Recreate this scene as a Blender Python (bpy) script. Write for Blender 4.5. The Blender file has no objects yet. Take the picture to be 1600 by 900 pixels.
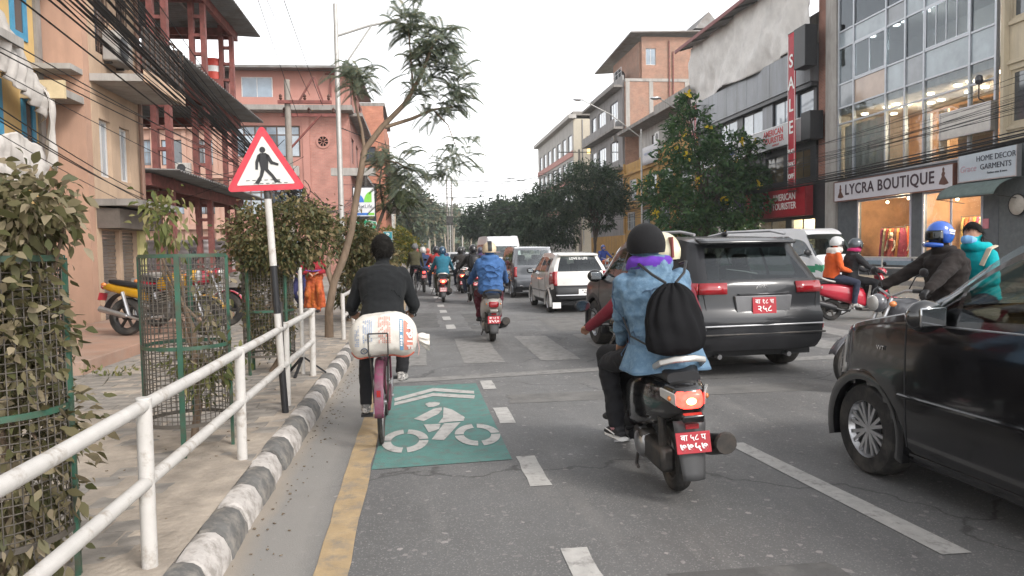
import bpy, bmesh, math, random
import numpy as np
from mathutils import Vector, Matrix, Euler, noise

SC = bpy.context.scene
COL = SC.collection
R = math.radians
rnd = random.Random(7)

# ------------------------------------------------------------------ camera
CAM_H = 1.55
def make_camera():
    yaw, pitch, roll = R(7.19), R(2.97), 0.018
    f = Vector((math.sin(yaw)*math.cos(pitch), math.cos(yaw)*math.cos(pitch), -math.sin(pitch)))
    r = Vector((math.cos(yaw), -math.sin(yaw), 0))
    u = r.cross(f)
    c, s = math.cos(roll), math.sin(roll)
    r2, u2 = r*c - u*s, u*c + r*s
    cam = bpy.data.cameras.new('camera'); ob = bpy.data.objects.new('camera', cam)
    COL.objects.link(ob)
    m = Matrix((r2, u2, -f)).transposed().to_4x4()
    m.translation = (0, 0, CAM_H)
    ob.matrix_world = m
    cam.sensor_width = 36; cam.lens = 36*1150/1600
    cam.clip_start = 0.05; cam.clip_end = 6000
    SC.camera = ob
make_camera()

# ------------------------------------------------------------------ sky, sun, exposure
SUN_EL, SUN_AZ = R(38), R(140)          # hazy light from behind and right of the camera
world = bpy.data.worlds.new('World'); SC.world = world; world.use_nodes = True
nt = world.node_tree; nt.nodes.clear()
wo = nt.nodes.new('ShaderNodeOutputWorld'); bg = nt.nodes.new('ShaderNodeBackground')
sk = nt.nodes.new('ShaderNodeTexSky'); sk.sky_type = 'NISHITA'; sk.sun_disc = False
sk.sun_elevation = SUN_EL; sk.sun_rotation = SUN_AZ
sk.air_density = 1.0; sk.dust_density = 1.0; sk.ozone_density = 1.0
hs = nt.nodes.new('ShaderNodeHueSaturation'); hs.inputs['Saturation'].default_value = 0.10
tint = nt.nodes.new('ShaderNodeMix'); tint.data_type = 'RGBA'; tint.blend_type = 'MULTIPLY'
tint.inputs[0].default_value = 1.0; tint.inputs[7].default_value = (1.0, 0.988, 0.98, 1)
nt.links.new(sk.outputs[0], hs.inputs['Color']); nt.links.new(hs.outputs[0], tint.inputs[6])
nt.links.new(tint.outputs[2], bg.inputs['Color']); bg.inputs['Strength'].default_value = 0.15
nt.links.new(bg.outputs[0], wo.inputs['Surface'])

sl = bpy.data.lights.new('sun', 'SUN'); sl.energy = 1.0; sl.angle = R(14); sl.color = (1.0, 0.95, 0.89)
so = bpy.data.objects.new('sun', sl); COL.objects.link(so)
sd = Vector((math.sin(SUN_AZ)*math.cos(SUN_EL), math.cos(SUN_AZ)*math.cos(SUN_EL), math.sin(SUN_EL)))
so.rotation_euler = sd.to_track_quat('Z', 'Y').to_euler()
SC.view_settings.view_transform = 'Standard'; SC.view_settings.look = 'None'
SC.view_settings.gamma = 1; SC.view_settings.use_curve_mapping = False
SC.view_settings.exposure = 1.38
SC.cycles.max_bounces = 8; SC.cycles.transparent_max_bounces = 24
SC.cycles.use_denoising = True

# ------------------------------------------------------------------ helpers: objects
def tag(o, label=None, cat=None, group=None, kind=None):
    if label: o['label'] = label
    if cat: o['category'] = cat
    if group: o['group'] = group
    if kind: o['kind'] = kind
    return o

def thing(name, label, cat, loc=(0, 0, 0), rz=0, group=None, rot=None):
    o = bpy.data.objects.new(name, None); COL.objects.link(o)
    o.location = loc; o.rotation_euler = rot if rot else (0, 0, rz)
    o.empty_display_size = 0.1
    return tag(o, label, cat, group)

def copy_tree(o, parent=None):
    c = o.copy(); COL.objects.link(c)
    if parent is not None:
        c.parent = parent
    for ch in list(o.children):
        copy_tree(ch, c)
    return c

def linkmesh(name, me, parent=None):
    o = bpy.data.objects.new(name, me); COL.objects.link(o)
    if parent is not None: o.parent = parent
    return o

def V(*a): return Vector(a)

class MB:
    """collects shapes; build() links them as ONE mesh object"""
    def __init__(s): s.v = []; s.f = []; s.m = []
    def add(s, vs, fs, mi=0):
        k = len(s.v)
        s.v.extend(tuple(p) for p in vs)
        for f in fs:
            s.f.append([i+k for i in f]); s.m.append(mi)
        return s
    def box(s, c, size, rz=0, rx=0, ry=0, mi=0, taper=1.0):
        hx, hy, hz = size[0]/2, size[1]/2, size[2]/2
        e = Euler((rx, ry, rz)).to_matrix() if (rz or rx or ry) else None
        vs = []
        for z in (-1, 1):
            t = taper if z > 0 else 1
            for x, y in ((-1, -1), (1, -1), (1, 1), (-1, 1)):
                p = Vector((x*hx*t, y*hy*t, z*hz))
                if e: p = e @ p
                vs.append((p.x+c[0], p.y+c[1], p.z+c[2]))
        return s.add(vs, [(3, 2, 1, 0), (4, 5, 6, 7), (0, 1, 5, 4), (1, 2, 6, 5), (2, 3, 7, 6), (3, 0, 4, 7)], mi)
    def b2(s, x0, x1, y0, y1, z0, z1, mi=0):
        return s.box(((x0+x1)/2, (y0+y1)/2, (z0+z1)/2), (abs(x1-x0), abs(y1-y0), abs(z1-z0)), mi=mi)
    def bar(s, p, q, w, h=None, mi=0, up=(0, 0, 1)):
        p, q = Vector(p), Vector(q); h = h or w
        d = (q-p).normalized(); u = Vector(up)
        if abs(d.dot(u)) > 0.98: u = Vector((0, 1, 0))
        a = d.cross(u).normalized(); b = a.cross(d)
        vs = []
        for o in (p, q):
            for i, j in ((-1, -1), (1, -1), (1, 1), (-1, 1)):
                vs.append(o + a*(i*w/2) + b*(j*h/2))
        return s.add(vs, [(0, 1, 2, 3), (7, 6, 5, 4), (1, 0, 4, 5), (2, 1, 5, 6), (3, 2, 6, 7), (0, 3, 7, 4)], mi)
    def tube(s, pts, r, n=8, cap=True, mi=0, flat=1.0, up=None):
        pts = [Vector(p) for p in pts]
        rs = r if isinstance(r, (list, tuple)) else [r]*len(pts)
        t0 = (pts[1]-pts[0]).normalized()
        a = Vector(up) if up else (Vector((0, 0, 1)) if abs(t0.z) < 0.9 else Vector((1, 0, 0)))
        a = (a - t0*a.dot(t0)).normalized()
        rings = []
        for i, p in enumerate(pts):
            if i == 0: t = t0
            elif i == len(pts)-1: t = (pts[i]-pts[i-1]).normalized()
            else: t = ((pts[i+1]-pts[i]).normalized() + (pts[i]-pts[i-1]).normalized()).normalized()
            a = (a - t*a.dot(t)).normalized(); b = t.cross(a)
            rr = rs[i]; r1, r2 = rr if isinstance(rr, tuple) else (rr, rr*flat)
            rings.append([p + a*(r1*math.cos(k*2*math.pi/n)) + b*(r2*math.sin(k*2*math.pi/n)) for k in range(n)])
        return s.loft(rings, cap, mi=mi)
    def loft(s, rings, cap=True, closed=True, mi=0):
        n = len(rings[0]); vs = [p for r in rings for p in r]; fs = []
        for i in range(len(rings)-1):
            for k in range(n if closed else n-1):
                a, b = i*n+k, i*n+(k+1) % n
                fs.append((a, b, b+n, a+n))
        if cap:
            fs.append(tuple(range(n-1, -1, -1))); k = (len(rings)-1)*n
            fs.append(tuple(range(k, k+n)))
        return s.add(vs, fs, mi)
    def ell(s, c, rad, nu=14, nv=9, rot=None, mi=0, zmin=-1.0):
        rings = []; m = Euler(rot).to_matrix() if rot else None
        if not isinstance(rad, (tuple, list)): rad = (rad,)*3
        t0 = math.asin(max(-1, zmin))
        for j in range(nv+1):
            th = t0 + (math.pi/2-t0)*j/nv
            cr, z = max(1e-4, math.cos(th)), math.sin(th)
            ring = []
            for k in range(nu):
                a = 2*math.pi*k/nu
                p = Vector((rad[0]*cr*math.cos(a), rad[1]*cr*math.sin(a), rad[2]*z))
                if m: p = m @ p
                ring.append(p + Vector(c))
            rings.append(ring)
        return s.loft(rings, True, mi=mi)
    def lathe(s, prof, c=(0, 0, 0), axis='z', n=24, cap=True, mi=0):
        rings = []
        for r, h in prof:
            ring = []
            for k in range(n):
                a = 2*math.pi*k/n; x, y = r*math.cos(a), r*math.sin(a)
                p = {'z': (x, y, h), 'x': (h, x, y), 'y': (y, h, x)}[axis]
                ring.append((p[0]+c[0], p[1]+c[1], p[2]+c[2]))
            rings.append(ring)
        return s.loft(rings, cap, mi=mi)
    def prism(s, poly, axis, a, b, mi=0):
        """poly (2d) in the plane normal to axis, extruded from a to b along it. x:(y,z) y:(x,z) z:(x,y)"""
        def mk(p, h): return {'x': (h, p[0], p[1]), 'y': (p[0], h, p[1]), 'z': (p[0], p[1], h)}[axis]
        n = len(poly); vs = [mk(p, a) for p in poly] + [mk(p, b) for p in poly]
        fs = [tuple(range(n-1, -1, -1)), tuple(range(n, 2*n))]
        for k in range(n): fs.append((k, (k+1) % n, (k+1) % n+n, k+n))
        return s.add(vs, fs, mi)
    def quad(s, *ps, mi=0): return s.add(ps, [tuple(range(len(ps)))], mi)
    def grid(s, fn, nu, nv, mi=0):
        vs = [fn(i/nu, j/nv) for i in range(nu+1) for j in range(nv+1)]
        fs = [(i*(nv+1)+j, (i+1)*(nv+1)+j, (i+1)*(nv+1)+j+1, i*(nv+1)+j+1) for i in range(nu) for j in range(nv)]
        return s.add(vs, fs, mi)
    def mesh(s, name, mats, smooth=True, ang=38):
        me = bpy.data.meshes.new(name)
        me.from_pydata(s.v, [], s.f)
        for m in (mats if isinstance(mats, (list, tuple)) else [mats]): me.materials.append(m)
        if any(s.m): me.polygons.foreach_set('material_index', s.m)
        bm = bmesh.new(); bm.from_mesh(me); bmesh.ops.recalc_face_normals(bm, faces=bm.faces); bm.to_mesh(me); bm.free()
        if smooth:
            me.shade_smooth(); me.set_sharp_from_angle(angle=R(ang))
        me.update()
        return me
    def build(s, name, mats, parent=None, smooth=True, bevel=0, solid=0, ang=38, sub=0):
        o = linkmesh(name, s.mesh(name, mats, smooth, ang), parent)
        if solid:
            md = o.modifiers.new('s', 'SOLIDIFY'); md.thickness = solid; md.offset = 0
        if bevel:
            md = o.modifiers.new('b', 'BEVEL'); md.width = bevel; md.segments = 2; md.limit_method = 'ANGLE'; md.angle_limit = R(40)
        if sub:
            md = o.modifiers.new('d', 'SUBSURF'); md.levels = sub; md.render_levels = sub
        return o

def text(body, size, loc, rot, m, parent=None, name='lettering', align='CENTER', sx=1.0, ex=0.004, bold=0.0, sp=1.0, shear=0):
    c = bpy.data.curves.new(name, 'FONT'); c.body = body; c.size = size; c.align_x = align; c.align_y = 'CENTER'
    c.extrude = ex; c.offset = bold; c.resolution_u = 3; c.space_character = sp; c.shear = shear
    c.materials.append(m)
    o = bpy.data.objects.new(name, c); COL.objects.link(o)
    o.location = loc; o.rotation_euler = rot; o.scale = (sx, 1, 1)
    if parent is not None: o.parent = parent
    return o
ROT_R = (R(90), 0, R(-90))     # reads from the street on a facade that looks to -X
ROT_L = (R(90), 0, R(90))
ROT_B = (R(90), 0, 0)          # reads from behind (faces -Y)

# ------------------------------------------------------------------ helpers: materials
def _n(t, kind, **kw):
    n = t.nodes.new(kind)
    for k, v in kw.items():
        if k in n.inputs: n.inputs[k].default_value = v
        else: setattr(n, k, v)
    return n
def rgb(c): return (c[0], c[1], c[2], 1)
def shade(c, k): return tuple(max(0, min(1, x*k)) for x in c)
MATS = {}
def M(name, col, rough=0.6, metal=0.0, var=0.12, scale=6.0, bump=0.0, bscale=60.0, spec=0.4, dirt=None, dscale=2.5,
      emit=0.0, coat=0.0, alpha=1.0, trans=0.0, sheen=0.0, dist=0.01, stretch=None, sss=0.0, damt=(0.45, 0.7)):
    """procedural material: noisy base colour, optional dirt patches, bump"""
    if name in MATS: return MATS[name]
    m = bpy.data.materials.new(name); m.use_nodes = True; MATS[name] = m
    t = m.node_tree; b = t.nodes['Principled BSDF']; L = t.links.new
    b.inputs['Roughness'].default_value = rough; b.inputs['Metallic'].default_value = metal
    b.inputs['Specular IOR Level'].default_value = spec
    b.inputs['Coat Weight'].default_value = coat; b.inputs['Coat Roughness'].default_value = 0.06
    b.inputs['Transmission Weight'].default_value = trans; b.inputs['Alpha'].default_value = alpha
    b.inputs['Sheen Weight'].default_value = sheen
    if emit:
        b.inputs['Emission Color'].default_value = rgb(col); b.inputs['Emission Strength'].default_value = emit
    tc = _n(t, 'ShaderNodeTexCoord'); vec = tc.outputs['Object']
    if stretch:
        mp = _n(t, 'ShaderNodeMapping'); mp.inputs['Scale'].default_value = stretch; L(vec, mp.inputs[0]); vec = mp.outputs[0]
    nz = _n(t, 'ShaderNodeTexNoise', Scale=scale, Detail=6.0, Roughness=0.62); L(vec, nz.inputs['Vector'])
    rp = _n(t, 'ShaderNodeValToRGB')
    rp.color_ramp.elements[0].position = 0.3; rp.color_ramp.elements[0].color = rgb(shade(col, 1-var))
    rp.color_ramp.elements[1].position = 0.7; rp.color_ramp.elements[1].color = rgb(shade(col, 1+var))
    L(nz.outputs[0], rp.inputs[0]); out = rp.outputs[0]
    if dirt:
        n2 = _n(t, 'ShaderNodeTexNoise', Scale=dscale, Detail=8.0, Roughness=0.68)
        if dscale <= 1.0:      # rain streaks on walls
            m2 = _n(t, 'ShaderNodeMapping'); m2.inputs['Scale'].default_value = (3.0, 3.0, .45); L(vec, m2.inputs[0]); L(m2.outputs[0], n2.inputs['Vector'])
        else: L(vec, n2.inputs['Vector'])
        mr = _n(t, 'ShaderNodeMapRange'); mr.inputs[1].default_value = damt[0]; mr.inputs[2].default_value = damt[1]
        mr.inputs[4].default_value = 0.85
        L(n2.outputs[0], mr.inputs[0])
        mx = _n(t, 'ShaderNodeMix', data_type='RGBA'); mx.inputs[7].default_value = rgb(dirt)
        L(mr.outputs[0], mx.inputs[0]); L(out, mx.inputs[6]); out = mx.outputs[2]
    L(out, b.inputs['Base Color'])
    if emit: L(out, b.inputs['Emission Color'])
    if bump:
        n3 = _n(t, 'ShaderNodeTexNoise', Scale=bscale, Detail=4.0); L(vec, n3.inputs['Vector'])
        bp = _n(t, 'ShaderNodeBump', Strength=bump, Distance=dist); L(n3.outputs[0], bp.inputs['Height'])
        L(bp.outputs[0], b.inputs['Normal'])
    return m

def glass_mat(name, tintc=(0.75, 0.82, 0.82), through=0.6, rough=0.02, refl=(0.9, 0.95, 1.0), k=1.5):
    """a thin pane: part of the light goes straight through, the rest mirrors"""
    if name in MATS: return MATS[name]
    m = bpy.data.materials.new(name); m.use_nodes = True; MATS[name] = m
    t = m.node_tree; t.nodes.clear(); L = t.links.new
    o = _n(t, 'ShaderNodeOutputMaterial'); tr = _n(t, 'ShaderNodeBsdfTransparent'); tr.inputs[0].default_value = rgb(shade(tintc, through))
    gl = _n(t, 'ShaderNodeBsdfGlossy'); gl.inputs['Roughness'].default_value = rough; gl.inputs[0].default_value = rgb(refl)
    fr = _n(t, 'ShaderNodeLayerWeight'); pw = _n(t, 'ShaderNodeMath', operation='POWER'); pw.inputs[1].default_value = 5.0; L(fr.outputs['Facing'], pw.inputs[0])
    tc = _n(t, 'ShaderNodeTexCoord'); nz = _n(t, 'ShaderNodeTexNoise', Scale=1.3, Detail=2.0); L(tc.outputs['Object'], nz.inputs['Vector'])
    bp = _n(t, 'ShaderNodeBump', Strength=0.12, Distance=0.05); L(nz.outputs[0], bp.inputs['Height'])
    L(bp.outputs[0], gl.inputs['Normal']); L(bp.outputs[0], fr.inputs['Normal'])
    ad = _n(t, 'ShaderNodeMath', operation='MULTIPLY_ADD'); ad.inputs[1].default_value = min(.95, k*.65); ad.inputs[2].default_value = 0.045*k
    L(pw.outputs[0], ad.inputs[0])
    mx = _n(t, 'ShaderNodeMixShader'); L(ad.outputs[0], mx.inputs[0]); L(tr.outputs[0], mx.inputs[1]); L(gl.outputs[0], mx.inputs[2])
    L(mx.outputs[0], o.inputs['Surface'])
    return m

def brick_mat(name, c1, c2, mortar, bw=0.23, bh=0.075, rough=0.85, bump=0.5, dirt=None, dscale=0.6, msize=0.012):
    if name in MATS: return MATS[name]
    m = bpy.data.materials.new(name); m.use_nodes = True; MATS[name] = m
    t = m.node_tree; b = t.nodes['Principled BSDF']; L = t.links.new
    b.inputs['Roughness'].default_value = rough
    tc = _n(t, 'ShaderNodeTexCoord'); sp = _n(t, 'ShaderNodeSeparateXYZ'); L(tc.outputs['Object'], sp.inputs[0])
    ad = _n(t, 'ShaderNodeMath', operation='ADD'); L(sp.outputs[0], ad.inputs[0]); L(sp.outputs[1], ad.inputs[1])
    cb = _n(t, 'ShaderNodeCombineXYZ'); L(ad.outputs[0], cb.inputs[0]); L(sp.outputs[2], cb.inputs[1])
    bt = _n(t, 'ShaderNodeTexBrick', Scale=1.0); bt.inputs['Brick Width'].default_value = bw; bt.inputs['Row Height'].default_value = bh
    bt.inputs['Mortar Size'].default_value = msize; bt.inputs['Mortar Smooth'].default_value = 0.3
    bt.inputs['Color1'].default_value = rgb(c1); bt.inputs['Color2'].default_value = rgb(c2); bt.inputs['Mortar'].default_value = rgb(mortar)
    L(cb.outputs[0], bt.inputs['Vector'])
    nz = _n(t, 'ShaderNodeTexNoise', Scale=1.7, Detail=7.0); L(tc.outputs['Object'], nz.inputs['Vector'])
    mr = _n(t, 'ShaderNodeMapRange'); mr.inputs[3].default_value = 0.6; mr.inputs[4].default_value = 1.35; L(nz.outputs[0], mr.inputs[0])
    mx = _n(t, 'ShaderNodeMix', data_type='RGBA', blend_type='MULTIPLY'); mx.inputs[0].default_value = 1.0
    L(bt.outputs[0], mx.inputs[6]); L(mr.outputs[0], mx.inputs[7]); out = mx.outputs[2]
    if dirt:
        n2 = _n(t, 'ShaderNodeTexNoise', Scale=dscale, Detail=8.0, Roughness=0.7); L(tc.outputs['Object'], n2.inputs['Vector'])
        m2 = _n(t, 'ShaderNodeMapRange'); m2.inputs[1].default_value = 0.5; m2.inputs[2].default_value = 0.75; L(n2.outputs[0], m2.inputs[0])
        mx2 = _n(t, 'ShaderNodeMix', data_type='RGBA'); mx2.inputs[7].default_value = rgb(dirt)
        L(m2.outputs[0], mx2.inputs[0]); L(out, mx2.inputs[6]); out = mx2.outputs[2]
    L(out, b.inputs['Base Color'])
    bp = _n(t, 'ShaderNodeBump', Strength=bump, Distance=0.01); bp.invert = True; L(bt.outputs['Fac'], bp.inputs['Height']); L(bp.outputs[0], b.inputs['Normal'])
    return m

def leaf_mat(name, c1, c2, c3, trans=0.35, rough=0.55):
    """leaf colour picked per leaf (random per island)"""
    if name in MATS: return MATS[name]
    m = bpy.data.materials.new(name); m.use_nodes = True; MATS[name] = m
    t = m.node_tree; t.nodes.clear(); L = t.links.new
    o = _n(t, 'ShaderNodeOutputMaterial'); g = _n(t, 'ShaderNodeNewGeometry')
    rp = _n(t, 'ShaderNodeValToRGB'); e = rp.color_ramp.elements
    e[0].position = 0.0; e[0].color = rgb(c1); e[1].position = 1.0; e[1].color = rgb(c3)
    k = e.new(0.55); k.color = rgb(c2)
    L(g.outputs['Random Per Island'], rp.inputs[0])
    d = _n(t, 'ShaderNodeBsdfPrincipled', Roughness=rough); d.inputs['Specular IOR Level'].default_value = 0.35
    L(rp.outputs[0], d.inputs['Base Color'])
    tl = _n(t, 'ShaderNodeBsdfTranslucent'); L(rp.outputs[0], tl.inputs[0])
    mx = _n(t, 'ShaderNodeMixShader'); mx.inputs[0].default_value = trans
    L(d.outputs[0], mx.inputs[1]); L(tl.outputs[0], mx.inputs[2]); L(mx.outputs[0], o.inputs['Surface'])
    return m

# common materials
m_black = M('black_plastic', (0.018, 0.018, 0.02), 0.45, var=0.2)
m_blackgloss = M('black_gloss', (0.012, 0.012, 0.014), 0.18, coat=0.6, var=0.2)
m_rubber = M('tyre_rubber', (0.022, 0.021, 0.02), 0.8, var=0.3, scale=14, dirt=(0.09, 0.08, 0.07), dscale=5, bump=0.3, bscale=80)
m_steel = M('steel', (0.45, 0.45, 0.46), 0.32, metal=0.9, var=0.15)
m_alu = M('alloy', (0.55, 0.55, 0.56), 0.3, metal=0.85, var=0.1)
m_darkmetal = M('dark_metal', (0.06, 0.058, 0.056), 0.45, metal=0.6, var=0.25, dirt=(0.12, 0.1, 0.085), dscale=6)
m_chrome = M('chrome', (0.75, 0.75, 0.76), 0.1, metal=1.0, var=0.03)
m_white = M('white_paint', (0.72, 0.71, 0.69), 0.5, var=0.06)
m_platered = M('plate_red', (0.40, 0.025, 0.038), 0.5, var=0.15, dirt=(0.28, 0.04, 0.045), dscale=14)
m_platewhite = M('plate_lettering', (0.8, 0.78, 0.76), 0.5, var=0.03)
m_tail = M('red_lens', (0.25, 0.010, 0.015), 0.12, coat=0.8, var=0.2)
m_taillit = M('lit_red_lens', (1.0, 0.05, 0.035), 0.2, var=0.25, scale=30, emit=2.2)
m_tailcore = M('lit_bulb', (1.0, 0.55, 0.12), 0.3, var=0.1, emit=9.0)
m_clear = M('clear_lens', (0.36, 0.35, 0.335), 0.12, coat=0.8, var=0.15)
m_amber = M('amber_lens', (0.6, 0.2, 0.06), 0.15, coat=0.6, var=0.15)
m_carglass = glass_mat('car_glass', (0.75, 0.85, 0.82), 0.85)
m_mirror = M('mirror_silver', (0.35, 0.36, 0.37), 0.06, metal=1.0, var=0.05)
m_cargdark = glass_mat('dark_car_glass', (0.4, 0.46, 0.46), 0.3)
m_winglass = glass_mat('window_glass', (0.6, 0.7, 0.75), 0.45)
m_shopglass = glass_mat('shop_glass', (0.97, 0.97, 0.95), 0.97, k=.6)
m_interior = M('car_interior', (0.035, 0.034, 0.034), 0.8, var=0.2)

# ================================================================== SETTING: ground, road, pavements
def asphalt_mat():
    m = bpy.data.materials.new('asphalt'); m.use_nodes = True; t = m.node_tree; L = t.links.new
    b = t.nodes['Principled BSDF']; b.inputs['Specular IOR Level'].default_value = 0.35
    tc = _n(t, 'ShaderNodeTexCoord'); v = tc.outputs['Object']
    def nz(sc, de=6.0, st=None, ro=0.6):
        vv = v
        if st:
            mp = _n(t, 'ShaderNodeMapping'); mp.inputs['Scale'].default_value = st; L(v, mp.inputs[0]); vv = mp.outputs[0]
        n = _n(t, 'ShaderNodeTexNoise', Scale=sc, Detail=de, Roughness=ro); L(vv, n.inputs['Vector']); return n.outputs[0]
    def rng(x, a, bb, c, d):
        r = _n(t, 'ShaderNodeMapRange'); r.inputs[1].default_value = a; r.inputs[2].default_value = bb
        r.inputs[3].default_value = c; r.inputs[4].default_value = d; L(x, r.inputs[0]); return r.outputs[0]
    def mix(f, a, c, bt='MIX'):
        x = _n(t, 'ShaderNodeMix', data_type='RGBA', blend_type=bt)
        for s, val in ((0, f), (6, a), (7, c)):
            if isinstance(val, (int, float)): x.inputs[s].default_value = val
            elif isinstance(val, tuple): x.inputs[s].default_value = rgb(val)
            else: L(val, x.inputs[s])
        return x.outputs[2]
    c = mix(rng(nz(0.5, 8, (1, 0.25, 1)), 0.35, 0.68, 0, 1), (0.095, 0.094, 0.093), (0.162, 0.160, 0.157))
    c = mix(rng(nz(1.7, 8, (1.4, 0.2, 1), 0.7), 0.52, 0.72, 0, 0.65), c, (0.185, 0.178, 0.17))     # dusty wheel tracks
    c = mix(rng(nz(5.0, 4), 0.60, 0.70, 0, 0.35), c, (0.072, 0.07, 0.069))                       # damp or oily spots
    vo = _n(t, 'ShaderNodeTexVoronoi', Scale=150.0); L(v, vo.inputs['Vector'])
    c = mix(rng(vo.outputs['Color'], 0.72, 0.95, 0, 0.55), c, (0.34, 0.33, 0.32))                # aggregate
    vo2 = _n(t, 'ShaderNodeTexVoronoi', Scale=38.0); L(v, vo2.inputs['Vector'])
    c = mix(rng(vo2.outputs['Color'], 0.87, 0.96, 0, 0.7), c, (0.34, 0.31, 0.30))
    # cracks / tar seams
    vc = _n(t, 'ShaderNodeTexVoronoi', Scale=0.32, feature='DISTANCE_TO_EDGE')
    nw = _n(t, 'ShaderNodeTexNoise', Scale=1.6, Detail=6.0); L(v, nw.inputs['Vector'])
    va = _n(t, 'ShaderNodeVectorMath', operation='ADD'); L(v, va.inputs[0]); L(nw.outputs[1], va.inputs[1]); L(va.outputs[0], vc.inputs['Vector'])
    c = mix(rng(vc.outputs[0], 0.0, 0.008, 0.75, 0), c, (0.045, 0.043, 0.042))
    # dust lying along the left kerb
    sp = _n(t, 'ShaderNodeSeparateXYZ'); L(v, sp.inputs[0])
    ad = _n(t, 'ShaderNodeMath', operation='MULTIPLY_ADD'); ad.inputs[1].default_value = 0.22; L(nz(4.0, 8, (1, 0.3, 1)), ad.inputs[0]); L(sp.outputs[0], ad.inputs[2])
    c = mix(rng(ad.outputs[0], -0.55, -0.32, 0.85, 0), c, (0.245, 0.232, 0.215))
    c = mix(rng(ad.outputs[0], -0.86, -0.75, 0.85, 0), c, (0.29, 0.25, 0.205))
    L(c, b.inputs['Base Color'])
    L(rng(nz(1.2, 6), 0.3, 0.7, 0.55, 0.85), b.inputs['Roughness'])
    bp = _n(t, 'ShaderNodeBump', Strength=0.5, Distance=0.006); L(nz(110.0, 3), bp.inputs['Height']); L(bp.outputs[0], b.inputs['Normal'])
    return m
m_asphalt = asphalt_mat()
m_sand = M('dusty_sand', (0.325, 0.28, 0.232), 0.95, var=0.3, scale=5.0, bump=1.0, bscale=28, dirt=(0.23, 0.2, 0.17), dscale=1.3, damt=(0.5, 0.72))
m_pavebase = M('pavement_dust', (0.285, 0.258, 0.228), 0.95, var=0.22, scale=1.6, bump=0.5, bscale=30, dirt=(0.2, 0.175, 0.15), dscale=0.8)
m_paver = M('concrete_paver', (0.22, 0.202, 0.182), 0.9, var=0.3, scale=5, bump=0.4, bscale=50, dirt=(0.30, 0.272, 0.24), dscale=2.2)
m_paint = M('worn_white_paint', (0.40, 0.388, 0.368), 0.75, var=0.14, scale=10, dirt=(0.15, 0.143, 0.137), dscale=9, damt=(0.52, 0.7), bump=0.3, bscale=90)
m_paintworn = M('very_worn_paint', (0.225, 0.218, 0.208), 0.78, var=0.15, scale=12, dirt=(0.12, 0.115, 0.11), dscale=7, damt=(0.46, 0.68), bump=0.3, bscale=90)
m_yellow = M('worn_yellow_paint', (0.35, 0.255, 0.145), 0.8, var=0.16, scale=8, dirt=(0.19, 0.17, 0.145), dscale=7, damt=(0.46, 0.68), bump=0.3, bscale=90)
m_green = M('cycle_green_paint', (0.082, 0.19, 0.17), 0.75, var=0.12, scale=5, dirt=(0.12, 0.135, 0.125), dscale=9, damt=(0.48, 0.66), bump=0.3, bscale=90)
m_kw = M('kerb_white', (0.44, 0.41, 0.385), 0.85, var=0.16, scale=12, dirt=(0.22, 0.2, 0.178), dscale=11, damt=(0.46, 0.62), bump=0.5, bscale=40)
m_kb = M('kerb_black', (0.12, 0.117, 0.112), 0.85, var=0.25, scale=9, dirt=(0.25, 0.228, 0.2), dscale=11, damt=(0.46, 0.66), bump=0.5, bscale=40)

o = MB().quad((-900, -200, -0.05), (900, -200, -0.05), (900, 2500, -0.05), (-900, 2500, -0.05)).build('ground', M('bare_ground', (0.16, 0.145, 0.115), 0.95, scale=0.1, var=0.3), smooth=False)
tag(o, kind='structure')
o = MB().quad((-1.05, -30, 0), (17.6, -30, 0), (17.6, 330, 0), (-1.05, 330, 0)).build('road', m_asphalt, smooth=False)
tag(o, kind='structure')
pav = MB().b2(-40, -1.14, -30, 330, -0.2, 0.132).build('pavement', m_pavebase, smooth=False); tag(pav, kind='structure')
pavR = MB().b2(17.75, 60, -30, 330, -0.2, 0.15).build('pavement', m_pavebase, smooth=False); tag(pavR, kind='structure')

# pavers, laid in a running bond and worn uneven; the 300 that show largest are objects, the rest one part
def paver_mesh(k):
    mb = MB(); r = random.Random(k)
    mb.box((0, 0, 0), (0.232, 0.192, 0.05))
    me = mb.mesh('paver', m_paver, smooth=False)
    return me
pm = [paver_mesh(k) for k in range(3)]
cells = []
nrow = 0
y = 2.4
while y < 17:
    x = -1.27 - (0.12 if nrow % 2 else 0)
    while x > -5.6:
        cells.append((x + rnd.uniform(-.004, .004), y + rnd.uniform(-.004, .004)))
        x -= 0.24
    y += 0.2; nrow += 1
cells.sort(key=lambda c: -1/(c[1]**2) if (c[1] > 3.3 and -1.15 - 0.42*c[1]*1.0 < c[0]) else 1)
rest = MB()
for i, (x, y) in enumerate(cells):
    z = 0.127 + rnd.uniform(-0.006, 0.004)
    rx, ry = rnd.gauss(0, 0.014), rnd.gauss(0, 0.014)
    if i < 300:
        p = linkmesh('paver', pm[i % 3], pav); p.location = (x, y, z); p.rotation_euler = (rx, ry, rnd.gauss(0, 0.02))
    else:
        rest.box((x, y, z), (0.232, 0.192, 0.05), rx=rx, ry=ry)
tag(rest.build('paver_field', m_paver, pav, smooth=False), kind='stuff')
# drifted sand over the pavers
def sandz(x, y):
    n = noise.fractal(Vector((x*0.8, y*0.55, 3.1)), 1.0, 2.0, 5)
    n2 = noise.noise(Vector((x*9, y*9, 1.7)))
    near = max(0.0, min(1.0, (6.3-y)/3.0))
    rub = max(0.0, min(1.0, (x+1.75)/0.5))*0.004
    return 0.1475 + 0.012*n + 0.003*n2 + 0.008*near + rub
sb = MB().grid(lambda a, b: (lambda x, y: (x, y, sandz(x, y)))(-5.7 + 4.56*a, 1.2 + 16.3*b), 90, 320)
tag(sb.build('sand', m_sand, smooth=True, ang=180), 'pale dusty sand drifted over the left pavement', kind='stuff')

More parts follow.
